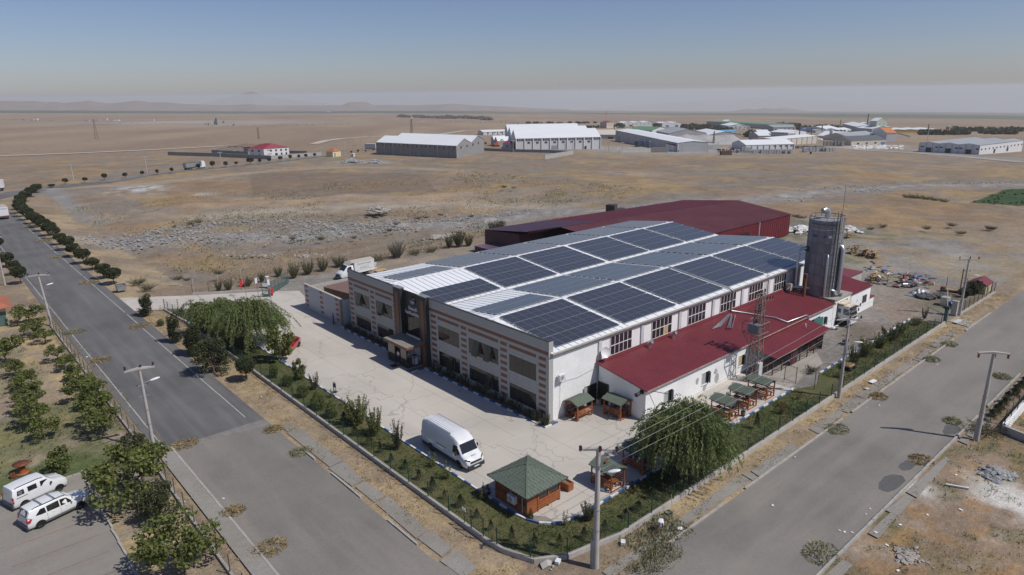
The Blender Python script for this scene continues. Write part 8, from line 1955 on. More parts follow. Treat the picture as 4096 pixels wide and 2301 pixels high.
def flag(x,y,h,m,label,emblem=False,w=1.3):
 t=thing('flag_pole',label,'flag',(x,y,0));B0().tube([(x,y,0),(x,y,h)],[.05,.03],7).build('pole',MT.steel_dull,t)
 b=MB();n=8;vs=[]
 u=V_((-.78,-.25,-.0));
 for i in range(n+1):
  f=i/n;dx=V_((-.6*f*w,-.35*f*w,-.75*f*w*(.6+.4*f)))+V_((.08*sin_(6*f),-.08*sin_(6*f),0));vs+=[V_((x,y,h-.1))+dx,V_((x,y,h-1.0))+dx*.95+V_((0,0,.1*f))]
 b.add(vs,[(2*i,2*i+1,2*i+3,2*i+2)for i in range(n)],0,True);c=b.build('cloth',MT[m],t)
 if emblem:
  p0=V_((x,y,h-.55))+V_((-.26,-.16,-.22));e1=V_((-.6,-.35,-.65)).normalized();e2=V_((0,0,1));nrm=e1.cross(e2).normalized();e2=nrm.cross(e1)*-1
  for sgn in(-1,1):
   b=MB();k=12;o_=nrm*.05*sgn
   ou=[p0+o_+e1*(.24*cos_(a))+e2*(.24*sin_(a))for a in np.linspace(.65,2*pi_-.65,k)];inn=[p0+o_+e1*(.06+.19*cos_(a))+e2*(.19*sin_(a))for a in np.linspace(.75,2*pi_-.75,k)]
   b.add(ou+inn,[(i,i+1,k+i+1,k+i)for i in range(k-1)]);ctr=p0+o_+e1*.30;st=[]
   for i in range(10):a=pi_*i/5;r_=.10 if i%2==0 else .04;st.append(ctr+e1*(r_*cos_(a))+e2*(r_*sin_(a)))
   b.add(st+[ctr],[(i,(i+1)%10,10)for i in range(10)]);b.build('crescent_and_star',MT.flag_white,t)
flag(34.9,99.2,5.6,'flag_red','red flag with white crescent and star on its pole',True,1.45);flag(36.3,98.1,5.4,'flag_white','white flag hanging on the middle pole',False,.5);flag(37.7,97.0,5.1,'flag_white','white flag on the pole nearest the hall',False,.5)
hut=thing('guard_hut','small hut with a red hipped roof half hidden behind the willows','hut',(31.0,95.2,0));B0().box(29.4,32.6,93.7,96.6,0,2.3).build('wall',MT.white_wall,hut);A=[V_(p)for p in((28.9,93.2,2.3),(33.1,93.2,2.3),(33.1,97.1,2.3),(28.9,97.1,2.3))];b=MB();b.add(A+[V_((31,95.1,3.35))]+[p-V_((0,0,.1))for p in A],[(0,1,4),(1,2,4),(2,3,4),(3,0,4),(0,5,6,1),(1,6,7,2),(2,7,8,3),(3,8,5,0),(5,8,7,6)]);b.build('roof',MT.roof_wine_far,hut);B0().box(29.36,29.4,94.6,95.6,1.0,1.9).build('window',MT.car_glass,hut);B0().box(30.2,31.2,93.66,93.7,0,2.0).build('door',MT.gate_green,hut)
ph=thing('pale_hut','pale green hut with an orange tiled roof at the left edge','hut',(3.8,117.5,0))
B0().box(-1.0,7.4,117.0,122.6,0,2.75).build('wall',mat('pale_green_wall',(.50,.56,.36),.9,.08,1),ph);A=[V_(p)for p in((-1.8,116.2,2.7),(8.2,116.2,2.7),(8.2,123.4,2.7),(-1.8,123.4,2.7))];rg_=(V_((1.5,119.8,4.3)),V_((5.0,119.8,4.3)))
b=MB();b.add(A+list(rg_)+[p-V_((0,0,.12))for p in A],[(0,1,5,4),(1,2,5),(2,3,4,5),(3,0,4),(0,6,7,1),(1,7,8,2),(2,8,9,3),(3,9,6,0)]);b.build('roof',MT.roof_tile_orange,ph)
for r in range(14):
 f=r/14;l_,r_=V_((8.2,116.2,2.7)).lerp(rg_[1],f),V_((8.2,123.4,2.7)).lerp(rg_[1],f);B0().beam(l_+V_((0,0,.03)),r_+V_((0,0,.03)),.2,.05).build('tile_course',MT.roof_tile_orange,ph)
B0().box(6.3,7.3,116.95,117.0,0,2.0).build('door',MT.gate_green,ph)
def heap_things():
 rnd=random.Random(9)
 def area(v,x0,x1,y0,y1):return at(v,rnd.uniform(x0,x1),rnd.uniform(y0,y1))
 q=at('b4',1560,545);ms=['steel','steel_dull','plastic_dark','blue_plastic','steel','wood_pale','red_steel','white_trim']
 t=thing('scrap_heap','heap of scrap ducts and sheet metal by the far fence','scrap heap',tuple(at('b4',1500,580)))
 for k in range(46):
  p=area('b4',1420,1660,480,590);m=rnd.choice(ms);d=V_((rnd.uniform(-1,1),rnd.uniform(-1,1),rnd.uniform(-.2,.5))).normalized()*rnd.uniform(.5,1.5);z=rnd.uniform(.1,.9)
  if k%2:B0().tube([p+V_((0,0,z)),p+d+V_((0,0,z))],rnd.uniform(.1,.3),9).build('duct_piece',MT[m],t)
  else:B0().beam(p+V_((0,0,z)),p+d*.9+V_((0,0,z)),rnd.uniform(.3,.9),.05).build('sheet',MT[m],t)
 t=thing('scrap_heap','heap of planks, boards and frames beside the grey shed','scrap heap',tuple(at('b4',1250,480)))
 for k in range(44):
  p=area('b4',1110,1330,400,560);m=rnd.choice(['lumber','wood_pale','plastic_dark','steel_dull','kerb_blue','white_trim','lumber']);d=V_((rnd.uniform(-1,1),rnd.uniform(-1,1),rnd.uniform(-.1,.25))).normalized()*rnd.uniform(.5,1.6);z=rnd.uniform(.1,.9);B0().beam(p+V_((0,0,z)),p+d+V_((0,0,z)),rnd.uniform(.12,.6),.07).build('board',MT[m],t)
 for nm,(v,x,y),n,lab in(('lumber_pile',('b4',960,260),34,'pile of sawn lumber behind the red staircase'),('lumber_pile',('b4',1075,280),24,'second pile of lumber behind the staircase, farther right'),('lumber_pile',('b4',1165,300),22,'lumber pile standing apart on the gravel'),('lumber_pile',('b4',1150,520),22,'stack of planks in front of the grey shed wall'),('lumber_pile',('b4',920,125),12,'small heap of lumber beside the white rubble')):
  q=at(v,x,y);t=thing(nm,lab,'lumber',tuple(q));a=rnd.uniform(-.3,.3)
  for k in range(n):B0().cbox((q.x+rnd.uniform(-.9,.9),q.y+rnd.uniform(-.5,.5),.15+1.5*k/n*rnd.uniform(.6,1)),(rnd.uniform(1.2,2.4),.22,.14),a+rnd.uniform(-.5,.5)).build('plank',MT.lumber,t)
 t=thing('plank_pile','broken boards and rusty sheet on the gravel before the scrap heap','boards',tuple(at('b4',1400,560)))
 for k in range(16):p=area('b4',1330,1450,520,590);B0().cbox((p.x,p.y,.1+.02*k),(rnd.uniform(.8,1.8),rnd.uniform(.2,.6),.05),rnd.uniform(0,3)).build('board',MT[rnd.choice(['lumber','wall_red','steel_dull','wood_pale'])],t)
 q=at('b4',1570,635);t=thing('tarpaulin_heap','crumpled grey tarpaulin heap on the gravel','tarpaulin',tuple(q));b=MB();n=15;rs_=np.random.RandomState(3)
 vs=[(q.x+(i/n-.5)*5.2,q.y+(j/6-.5)*2.2,max(0,.65*sin_(pi_*i/n)*sin_(pi_*j/6))*rs_.uniform(.2,1.4))for i in range(n+1)for j in range(7)];b.add(vs,[(i*7+j,(i+1)*7+j,(i+1)*7+j+1,i*7+j+1)for i in range(n)for j in range(6)]);b.build('sheet',MT.steel_dull,t);B0().cbox((q.x+1,q.y-.3,.1),(.6,.4,.2)).build('weight',MT.stone,t)
 for j,(v,x,y,r,lab)in enumerate((('b4',1640,675,1.6,'dark grey sand heap in front of the tarpaulin'),('b4',1790,672,1.2,'smaller grey sand heap by the white tank'))):
  q=at(v,x,y);tag(rocks('sand_heap',[(q.x+r*.8*math.sqrt(rnd.random())*cos_(a),q.y+r*.8*math.sqrt(rnd.random())*sin_(a),rnd.uniform(0,.35))for a in np.linspace(0,60,140)],.24,MT.asphalt_patch,50+j,None),lab,'sand heap')
 q=at('b4',1820,745);t=thing('water_tank','white plastic water tank in its frame on the far plot','tank',tuple(q));B0().box(q.x-.6,q.x+.6,q.y-.5,q.y+.5,.15,1.2).build('tank',MT.white_plastic,t);b=MB()
 for k in range(6):b.box(q.x-.62+.22*k,q.x-.60+.22*k,q.y-.53,q.y+.53,.1,1.23)
 b.box(q.x-.63,q.x+.63,q.y-.54,q.y+.54,.0,.15);b.build('cage',MT.steel,t)
 q=at('b4',1890,770);t=thing('barrel','blue plastic barrel lying by the white tank','barrel',tuple(q));B0().tube([q+V_((-.7,.3,.5)),q+V_((-.5,.22,.5)),q+V_((.5,-.22,.5)),q+V_((.7,-.3,.5))],[.42,.5,.5,.42],16).build('drum',MT.blue_plastic,t);B0().tube([q+V_((-.72,.31,.5)),q+V_((-.70,.3,.5))],.3,14).build('lid',mat('blue_deep',(.01,.03,.12),.5,0),t)
 q=at('b4',1860,635);tag(B0().tube([at('b4',1785,625)+V_((0,0,.3)),at('b4',1950,650)+V_((0,0,.3))],.22,10).build('black_pipe',MT.plastic_dark),'thick black pipe lying on the far plot','pipe');t=thing('brick_block','brown block standing behind the black pipe','block',tuple(at('b4',1800,615)));q=at('b4',1800,615);B0().box(q.x-.3,q.x+.3,q.y-.3,q.y+.3,0,.6).build('block',MT.rust_dark,t);B0().box(q.x-.32,q.x+.32,q.y-.32,q.y+.32,.6,.66).build('cap',MT.wood_dark,t)
 fh=thing('little_house','tiny house with a red gable roof by the far fence corner','house',(123.5,27.8,0));B0().box(122,125.2,27.3,29.8,0,1.4).build('wall',MT.tan_plaster,fh);b=MB();b.add([(121.8,27.1,1.35),(125.4,27.1,1.35),(125.4,30,1.35),(121.8,30,1.35),(121.8,28.5,2.1),(125.4,28.5,2.1)],[(0,1,5,4),(2,3,4,5),(0,4,3),(1,2,5)]);b.build('roof',MT.wall_red,fh);B0().box(122.6,123.1,27.26,27.3,.1,1.1).build('door',MT.wood_dark,fh)
 t=thing('hand_cart','wooden cart loaded with cut branches under the bushes of the far lawn','cart',(77.0,28.9,0));B0().box(76.2,77.9,28.5,29.4,.45,.6).build('bed',MT.wood_pale,t);
 for s in(76.4,77.6):
  B0().lathe([(.0,-.03),(.32,-.03),(.32,.03),(0,.03)],14,(s,28.46,.32),axis='Y').build('wheel',MT.plastic_dark,t)
 for k in range(8):B0().beam((76.2+.2*k,28.6,.65),(76.5+.2*k,29.3,.8),.07).build('branch',MT.lumber,t)
 t=thing('rubbish_sack','pale sacks and boards dumped at the lean-to foot by the bay','rubbish',(89.0,36.2,0));B0().sphere((89.2,36.2,.2),.3,8,6,sc=(1.3,1,.8)).build('sack',MT.tarp_white,t);B0().cbox((89.7,35.9,.15),(.7,.4,.1),.4).build('board',MT.steel_dull,t)
 t=thing('wheelbarrow','small dark barrow standing on the gravel beside the pole','barrow',(0,0,0));q=at('b4',890,1110);B0().prism([(q.x-.4,q.y-.3),(q.x+.4,q.y-.25),(q.x+.4,q.y+.25),(q.x-.4,q.y+.3)],.3,.6).build('tray',MT.rust_dark,t);B0().tube([(q.x+.5,q.y-.04,.2),(q.x+.5,q.y+.04,.2)],.2,10).build('wheel',MT.rubber,t);B0().beam((q.x-.9,q.y-.25,.6),(q.x+.3,q.y-.2,.35),.05).beam((q.x-.9,q.y+.25,.6),(q.x+.3,q.y+.2,.35),.05).build('handle',MT.lumber,t)
 for j,(x,y,lab)in enumerate(((103.3,25.9,'pale board lying against the side wall end by the gate'),(74.6,25.6,'white broken board on the verge beside the fence wall'),(72.5,25.3,'cream plastic sheet scrap on the verge by the fence pole'))):
  t=tag(B0().beam((x,y,.12+.1*j*0),(x+1.2-.4*j,y-.2,.35-.12*j),.6-.1*j,.05).build('loose_board',MT[['beam_grey','paper','cream_paint'][j]]),lab,'board')
heap_things()
t=thing('rake','long wooden handled rake leaning on the low wall behind the worker','rake',(38.6,26.4,0));q=at('e4',2220,495);B0().tube([q+V_((0,0,.05)),q+V_((.1,.25,1.5))],.022,6).build('handle',MT.wood_pale,t);B0().cbox((q.x+.05,q.y-.02,.06),(.5,.06,.08),.4).build('head',MT.gate_green,t)
t=thing('sack','open green sack of cuttings beside the rake','sack',(0,0,0));q=at('e4',2165,500);B0().sphere((q.x,q.y,.12),.26,10,6,sc=(1.3,.9,.6)).build('bag',MT.mesh_green,t);B0().sphere((q.x-.2,q.y+.05,.2),.16,8,5,sc=(1,1,.6)).build('cuttings',MT.cut_grass,t)
def foam(v,x,y,rz,lab):
 q=at(v,x,y);t=thing('foam_box',lab,'box',tuple(q));B0().cbox((q.x,q.y,.11),(.42,.3,.2),rz).build('box',MT.paper,t);B0().cbox((q.x,q.y,.22),(.44,.32,.035),rz).build('lid',MT.white_trim,t)
foam('e4',1585,890,.7,'white foam box lying by the mown grass at the wall');foam('e4',745,1135,.4,'white foam box with a dark strap below the corner wall')
for j,(v,x,y,lab)in enumerate((('e4',600,1150,'flat grey stone slab below the corner wall, left of the foam box'),('e4',685,1188,'angular grey stone below the foam box at the corner wall'),('e4',660,1225,'broken stone flakes at the bottom below the corner wall'),('e4',2320,700,'pale stone on the verge right of the bending worker'),('e2',118,228,'white stone on the verge outside the front wall'))):
 q=at(v,x,y);r_=np.random.RandomState(j+3);o=rocks('stone_block',[(q.x,q.y,.03)],.27,MT['kerb_grey' if j<3 else 'stone_white'],70+j,None);tag(o,lab,'stone')
lit=[('e5',985,955),('e5',1095,972),('e5',1030,968),('e5',1215,815),('e5',1250,768),('e5',2030,775),('e5',1395,1080),('e5',1745,820),('e5',1990,475),('e5',955,1135),('e5',410,738),('e5',310,342),('e5',595,320),('e5',1300,970),('e5',1510,905),('e5',1490,1300),('e1',2085,735),('e1',1720,765),('b1',810,1235),('b1',940,1285),('e1',1305,245),('g3',570,1245),('g3',1180,815),('g4',1515,1000),('g4',1885,972)]
b=MB();rnd=random.Random(3)
for(v,x,y)in lit:q=at(v,x,y);s=rnd.uniform(.07,.16);b.cbox((q.x,q.y,.04),(s*1.6,s,.05),rnd.uniform(0,3))
tag(b.build('litter',MT.paper),kind='stuff')
tag(B0().cbox((*at('e5',2000,582)[:2],.12),(1.6,.16,.12),rd_(-65)).build('plank',MT.stone_white),'white plank lying among the weeds on the lot across the road','plank')
# ================================================================== FAR BUILDINGS, HILLS, HAZE
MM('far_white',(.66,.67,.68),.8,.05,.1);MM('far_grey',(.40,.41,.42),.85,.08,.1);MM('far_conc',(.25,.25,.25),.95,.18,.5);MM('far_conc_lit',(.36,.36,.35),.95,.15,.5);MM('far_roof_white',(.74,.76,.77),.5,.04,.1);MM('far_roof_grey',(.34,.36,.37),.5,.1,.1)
MM('far_cream',(.55,.50,.42),.85,.06,.1);MM('far_green',(.12,.25,.13),.6,.1,.1);MM('far_blue',(.12,.30,.50),.6,.1,.1);MM('far_red',(.24,.03,.05),.6,.1,.3);MM('far_sage',(.40,.44,.36),.8,.06,.2);MM('far_orange',(.55,.20,.06),.7,.1,.2);MM('far_slate',(.10,.11,.12),.7,.1,.2);MM('far_yellow',(.42,.29,.07),.8,.15,.3);MM('far_window',(.03,.033,.036),.2,0);MM('far_door',(.10,.20,.32),.6,0);MM('far_dark',(.05,.05,.05),.9,.2,1)
def far_building(name,label,cat,v,A,B,C=None,depth=None,eave=None,rise=.12,roof='gable',ngab=1,wall='far_white',rmat='far_roof_white',wins=(),end=None,group=None,piers=None,h=None):
 a,b_=at(v,*A),at(v,*B);z=min(a.z,b_.z);a.z=b_.z=0
 u=b_-a;n=V_((-u.y,u.x,0)).normalized()
 if n.dot(a)<0:n=-n
 if C is not None:
  c=at(v,*C);c.z=0;w=c-a
  if depth:w=n*depth
 else:w=n*depth
 H=h or height_to(v,V_((a.x,a.y,z)),A[0],eave)
 t=thing(name,label,cat,(a.x,a.y,z),0,group)
 P=lambda s,q,zz:a+u*s+w*q+V_((0,0,z+zz))
 R=rise*w.length/(ngab if roof=='gable' else 1)if roof in('gable','hip')else rise*u.length/ngab
 mb=MB()
 if roof=='none':
  th=.3
  for(s0,q0,s1,q1)in((0,0,1,0),(1,0,1,1),(1,1,0,1),(0,1,0,0)):mb.beam(P(s0,q0,H/2-1),P(s1,q1,H/2-1),.35,H+2)
 else:
  mb.add([P(0,0,-2),P(1,0,-2),P(1,1,-2),P(0,1,-2),P(0,0,H),P(1,0,H),P(1,1,H),P(0,1,H)],[(0,1,5,4),(1,2,6,5),(2,3,7,6),(3,0,4,7)])
  if roof=='gable':
   for k in range(ngab):p,q,r=k/ngab,(k+1)/ngab,(k+.5)/ngab;mb.add([P(0,p,H),P(0,q,H),P(0,r,H+R),P(1,p,H),P(1,q,H),P(1,r,H+R)],[(0,2,1),(3,4,5)])
  if roof=='across':
   for k in range(ngab):mb.add([P(k/ngab,0,H),P((k+1)/ngab,0,H),P((k+.5)/ngab,0,H+R),P(k/ngab,1,H),P((k+1)/ngab,1,H),P((k+.5)/ngab,1,H+R)],[(0,1,2),(3,5,4)])
 mb.build('wall',MT[wall],t)
 e=.25;rb=MB();ex=e/max(u.length,1);ew=e/max(w.length,1)
 if roof=='gable':
  for k in range(ngab):
   p,q,r=k/ngab-(ew if k==0 else 0),(k+1)/ngab+(ew if k==ngab-1 else 0),(k+.5)/ngab
   rb.add([P(-ex,p,H-.05),P(1+ex,p,H-.05),P(1+ex,r,H+R+.05),P(-ex,r,H+R+.05),P(1+ex,q,H-.05),P(-ex,q,H-.05)],[(0,1,2,3),(3,2,4,5)])
 elif roof=='hip':
  q0,q1=P(.28,.5,H+R),P(.72,.5,H+R);rb.add([P(-ex,-ew,H),P(1+ex,-ew,H),P(1+ex,1+ew,H),P(-ex,1+ew,H),q0,q1],[(0,1,5,4),(1,2,5),(2,3,4,5),(3,0,4)])
 elif roof=='across':
  for k in range(ngab):rb.add([P(k/ngab-(ex if k==0 else 0),-ew,H-.03),P((k+.5)/ngab,-ew,H+R+.05),P((k+1)/ngab+(ex if k==ngab-1 else 0),-ew,H-.03),P(k/ngab-(ex if k==0 else 0),1+ew,H-.03),P((k+.5)/ngab,1+ew,H+R+.05),P((k+1)/ngab+(ex if k==ngab-1 else 0),1+ew,H-.03)],[(0,1,4,3),(1,2,5,4)])
 elif roof=='flat':rb.add([P(-ex,-ew,H+.06),P(1+ex,-ew,H+.06),P(1+ex,1+ew,H+.06),P(-ex,1+ew,H+.06),P(-ex,-ew,H-.2),P(1+ex,-ew,H-.2),P(1+ex,1+ew,H-.2),P(-ex,1+ew,H-.2)],[(0,1,2,3),(0,4,5,1),(1,5,6,2),(2,6,7,3),(3,7,4,0)])
 elif roof=='shed':rb.add([P(-ex,-ew,H-.05),P(1+ex,-ew,H-.05),P(1+ex,1+ew,H+R),P(-ex,1+ew,H+R),P(0,1,H),P(1,1,H)],[(0,1,2,3),(3,2,5,4)])
 if rb.v:rb.build('roof',MT[rmat],t)
 for(side,cnt,f0,f1,z0,z1,wd,kind)in wins:
  for k in range(cnt):
   f=f0 if cnt==1 else f0+(f1-f0)*k/(cnt-1)
   base=(lambda s:a+u*s)if side=='B' else((lambda s:a+w*s)if side=='C' else(lambda s:b_+w*s))
   dirv=(u if side=='B' else w).normalized();out=-n if side=='B' else((-u).normalized()if side=='C' else u.normalized())
   p=base(f)+out*.06+V_((0,0,z));q=dirv*wd/2
   m={'w':'far_window','d':'far_dark','b':'far_door','g':'frame_grey'}[kind]
   bx=MB();bx.beam(p-q+V_((0,0,(z0+z1)/2*H)),p+q+V_((0,0,(z0+z1)/2*H)),.12,(z1-z0)*H);o=bx.build('door' if kind in 'dbg' else 'window',MT[m],t)
   if kind=='w' and wd>2.5:
    pm=MB()
    for j in range(1,4):pm.beam(p-q+dirv*wd*j/4+out*.08+V_((0,0,z0*H)),p-q+dirv*wd*j/4+out*.08+V_((0,0,z1*H)),.18)
    pm.build('mullion',MT.frame_white,o)
 if piers:
  side,cnt,m=piers
  for k in range(cnt+1):
   f=k/cnt;p=(a+u*f if side=='B' else a+w*f)+(-n*.12 if side=='B' else(-u).normalized()*.12)+V_((0,0,z));B0().beam(p+V_((0,0,-1)),p+V_((0,0,H)),.55).build('pier',MT[m],t)
 return t,P,H
F=far_building
t,P,H=F('concrete_shed','long unplastered grey concrete shed with white roof','shed','h3',(1003,430),(255,393),C=(1255,375),eave=312,roof='gable',rise=.12,ngab=2,wall='far_conc',rmat='far_roof_white',wins=[('B',9,.06,.94,.72,.9,3.2,'w'),('C',4,.14,.78,.72,.88,2.2,'w')],piers=('B',9,'far_conc_lit'))
t,P,H=F('white_house','white two storey house with red hipped roof on the plain','house','h4',(1310,255),(1130,250),C=(1597,238),eave=160,roof='hip',rise=.17,rmat='far_red',wins=[('B',2,.3,.72,.62,.85,1.2,'w'),('B',2,.3,.72,.12,.35,1.2,'w'),('C',4,.28,.88,.62,.85,.95,'w'),('C',3,.5,.88,.15,.4,.95,'w'),('C',4,.15,.28,.75,.85,.35,'w'),('C',4,.15,.28,.3,.4,.35,'w'),('C',1,.46,.46,0,.4,1.0,'d')])
t,P,H=F('roofless_shell','roofless grey concrete shell beside the red roofed house','building shell','h4',(1128,252),(712,232),depth=24,eave=190,roof='none',wall='far_conc',wins=[('B',5,.1,.9,.62,.85,1.6,'w')])
for k in range(5):B0().beam(P(.12+.19*k,0,H),P(.12+.19*k,1,H+2.2),.25).build('rafter',MT.rust_dark,t)
B0().beam(P(0,.5,H+1.2),P(1,.5,H+1.2),.3).build('rafter',MT.rust_dark,t)
def far_wall(label,v,pts,h,m,w=.3):
 t=thing('boundary_wall',label,'wall',tuple(at(v,*pts[0])))
 for p,q in zip(pts[:-1],pts[1:]):a,c=at(v,*p),at(v,*q);B0().beam(a+V_((0,0,h/2-.3)),c+V_((0,0,h/2-.3)),w,h+.6).build('wall',MT[m],t);B0().beam(a+V_((0,0,h+.08)),c+V_((0,0,h+.08)),w+.12,.12).build('coping',MT.far_conc_lit,t)
far_wall('long dark concrete boundary wall before the roofless shell','h4',[(208,232),(800,250),(1390,280)],2.0,'far_conc');far_wall('pale boundary wall right of the red roofed house','h4',[(1390,278),(1660,252),(1960,232)],1.8,'far_conc_lit');far_wall('grey wall behind the red roofed house','h4',[(1597,212),(1800,216)],1.6,'far_conc')
far_wall('dark low wall before the white factory with gable roofs','h3',[(1258,358),(1540,370),(1880,378),(2040,386)],1.6,'far_conc');far_wall('pale wall stretch running down into the field','h3',[(2090,392),(1822,438)],2.2,'far_conc_lit');far_wall('far pale wall along the stone yard','h1',[(250,520),(660,498)],1.8,'far_conc_lit');far_wall('pale wall of the block yard','h1',[(1520,520),(1980,522),(2480,530)],1.2,'far_conc_lit')
q=at('h1',660,515);q2=at('h1',870,515);t=thing('picket_fence','rough wooden picket fence before the red roofed office','fence',tuple(q))
for k in range(26):p=q.lerp(q2,k/25);B0().beam(p,p+V_((0,0,3.2)),.35).build('picket',MT.stone,t)
F('yellow_hut','yellow hut with orange hipped roof by the far road','hut','h4',(2095,253),(2020,250),C=(2187,243),eave=192,roof='hip',rise=.22,wall='tan_plaster',rmat='roof_tile_orange',wins=[('C',1,.25,.25,0,.7,.9,'b')])
F('switch_box','small white switch house beside the yellow hut','hut','h4',(2330,248),(2302,246),C=(2347,246),eave=215,roof='flat',wins=[('B',1,.5,.5,0,.7,.8,'g')])
F('white_factory','white factory with three ridged roofs and a row of high windows','factory','h3',(1555,348),(2345,343),C=(1452,270),eave=245,roof='gable',rise=.12,ngab=3,wins=[('B',10,.05,.955,.80,.93,4.2,'w'),('B',8,.15,.86,.58,.70,1.7,'w'),('B',1,.45,.45,.02,.38,3.6,'g'),('B',1,.82,.82,0,.28,1.6,'d')],piers=('B',10,'beam_grey'))
F('grey_hall','small grey pair of gabled halls left of the white factory','hall','h3',(1385,320),(1322,305),depth=20,eave=270,roof='across',ngab=2,rise=.25,wall='far_grey',wins=[('B',1,.3,.3,0,.6,3,'d')])
F('guard_house','low grey office with red roof beside the white factory','office','h3',(1512,345),(1432,340),C=(1550,340),eave=295,roof='hip',rise=.2,wall='far_grey',rmat='far_red',wins=[('B',1,.5,.5,.3,.7,1.2,'w')])
F('white_store','long low white store with dark piers on the plain','store','h3',(1700,207),(1247,212),depth=22,eave=170,roof='gable',rise=.06,wins=[('B',7,.1,.9,.66,.82,2,'w')],piers=('B',10,'far_conc'))
F('apartment_house','four storey cream house with red roof and flag','apartment house','h1',(85,203),(0,200),C=(178,203),depth=14,eave=130,roof='hip',rise=.15,wall='far_cream',rmat='far_red',wins=[('B',3,.2,.8,.72,.86,1.4,'w'),('B',3,.2,.8,.42,.56,1.4,'w'),('B',3,.2,.8,.1,.25,1.4,'w'),('C',3,.2,.8,.72,.86,1.2,'w'),('C',3,.2,.8,.42,.56,1.2,'w')])
F('triple_hall','white hall with three shallow gables on the far estate','hall','h1',(300,178),(690,180),depth=34,eave=137,roof='across',ngab=3,rise=.10,wins=[('B',1,.25,.25,0,.5,5,'d'),('B',8,.05,.95,.6,.75,1.6,'w')])
F('twin_hall','white hall with twin gables and blue doors','hall','h1',(800,188),(1047,188),depth=30,eave=140,roof='across',ngab=2,rise=.09,wins=[('B',2,.27,.75,0,.55,5,'b')])
F('green_roof_hall','long white hall with pale green roof','hall','h1',(672,275),(390,262),depth=26,eave=230,roof='gable',rise=.12,rmat='far_green',wins=[('B',6,.1,.9,.6,.78,3,'w')])
F('cream_hall','wide cream roofed hall behind the white factory','hall','h1',(275,345),(-180,338),depth=36,eave=287,roof='gable',rise=.10,wall='far_grey',rmat='far_cream',wins=[('B',1,.3,.3,0,.5,5,'d')])
F('block_shed','long grey shed with white roof by the stone yard','shed','h1',(1000,508),(205,365),C=(1042,495),depth=20,eave=392,roof='gable',rise=.05,wall='far_grey',wins=[('B',1,.93,.93,.2,.5,1.5,'w')],piers=('B',8,'beam_grey'))
F('red_roof_office','white two storey office with red roof and balcony by the stone yard','office','h1',(942,505),(800,470),C=(1015,490),depth=13,eave=430,roof='hip',rise=.2,rmat='far_red',wins=[('B',2,.3,.75,.6,.8,1.5,'w'),('C',2,.3,.7,.6,.8,1.3,'w'),('C',2,.3,.7,.1,.35,1.3,'w')])
F('grey_roof_shed','wide grey roofed shed behind the gravel mound','shed','h1',(885,302),(725,280),C=(1105,290),depth=40,eave=288,h=3.5,roof='gable',rise=.10,wall='far_grey',rmat='far_roof_grey')
F('dark_shed','dark open shed left of the gravel mound','shed','h1',(770,320),(540,318),depth=18,eave=292,roof='shed',rise=.06,wall='far_dark',rmat='far_slate');F('green_edge_shed','low shed with pale green roof beside the cement silos','shed','h1',(540,318),(400,300),depth=16,eave=275,roof='gable',rise=.1,wall='far_grey',rmat='far_sage')
F('white_roof_shed','white roofed shed behind the gravel mound','shed','h1',(1400,305),(1170,280),depth=34,eave=288,roof='gable',rise=.09,wall='far_grey')
F('green_hall','very long low hall with green roof line and a square tower','hall','h1',(2240,215),(1370,185),depth=36,eave=160,roof='flat',wall='far_grey',rmat='far_green',wins=[('B',8,.1,.9,0,.5,6,'g')]);F('roof_tower','small square tower rising from the long green hall','tower','h1',(1625,185),(1555,183),depth=16,eave=118,roof='gable',rise=.15,wall='far_grey')
F('white_gable_hall','white hall with two gables before the long green hall','hall','h1',(1655,215),(1545,205),C=(1885,215),depth=30,eave=175,roof='gable',rise=.1,wall='far_grey',wins=[('C',4,.2,.9,.4,.6,1.5,'w')]);F('white_front_hall','white front of paired gables right of the long green hall','hall','h1',(1655,217),(1885,217),depth=26,eave=172,roof='across',ngab=2,rise=.07,wins=[('B',4,.15,.9,.4,.6,1.5,'w')])
F('grey_long_hall','long grey flat hall on the right of the estate','hall','h1',(2235,245),(2520,245),depth=40,eave=192,roof='gable',rise=.05,wall='far_grey',rmat='far_roof_grey',wins=[('B',5,.1,.9,.4,.7,1.6,'w')])
F('white_row_hall','white hall with a row of small windows right of the gravel mound','hall','h1',(2190,303),(2420,312),depth=28,eave=248,roof='gable',rise=.07,wins=[('B',6,.1,.9,.6,.75,1.8,'w')]);F('white_low_hall','low white block at the end of the white windowed hall','hall','h1',(2420,312),(2515,312),depth=20,eave=270,roof='flat')
F('stepped_shed','grey stepped shed beside the green cement silo','shed','h1',(2040,375),(2190,375),depth=24,eave=300,roof='gable',rise=.1,wall='far_grey',wins=[('B',1,.6,.6,0,.4,3,'d')]);F('stepped_shed','taller grey shed behind the stepped one','shed','h1',(2050,330),(2200,330),depth=24,eave=272,roof='gable',rise=.12,wall='far_grey')
F('whitish_hall','long pale hall with white roof and dark piers in the block yard','hall','h2',(0,395),(432,372),depth=20,eave=333,roof='gable',rise=.05,wall='far_cream',piers=('B',8,'beam_grey'));F('long_white_shed','long white shed behind the stacked blocks','shed','h1',(1880,475),(2495,470),depth=22,eave=420,roof='gable',rise=.12,wins=[('B',4,.6,.95,.55,.75,1.6,'w')],piers=('B',8,'beam_grey'))
F('blue_roof_house','long building with a blue roof behind the gravel mound','building','h1',(1530,290),(1770,285),depth=16,eave=255,roof='gable',rise=.1,wall='far_grey',rmat='far_blue',wins=[('B',6,.1,.9,.2,.6,2,'w')]);F('grey_blue_house','grey end of the blue roofed building','building','h1',(1390,275),(1530,288),depth=16,eave=250,roof='gable',rise=.1,wall='far_grey',rmat='far_roof_grey')
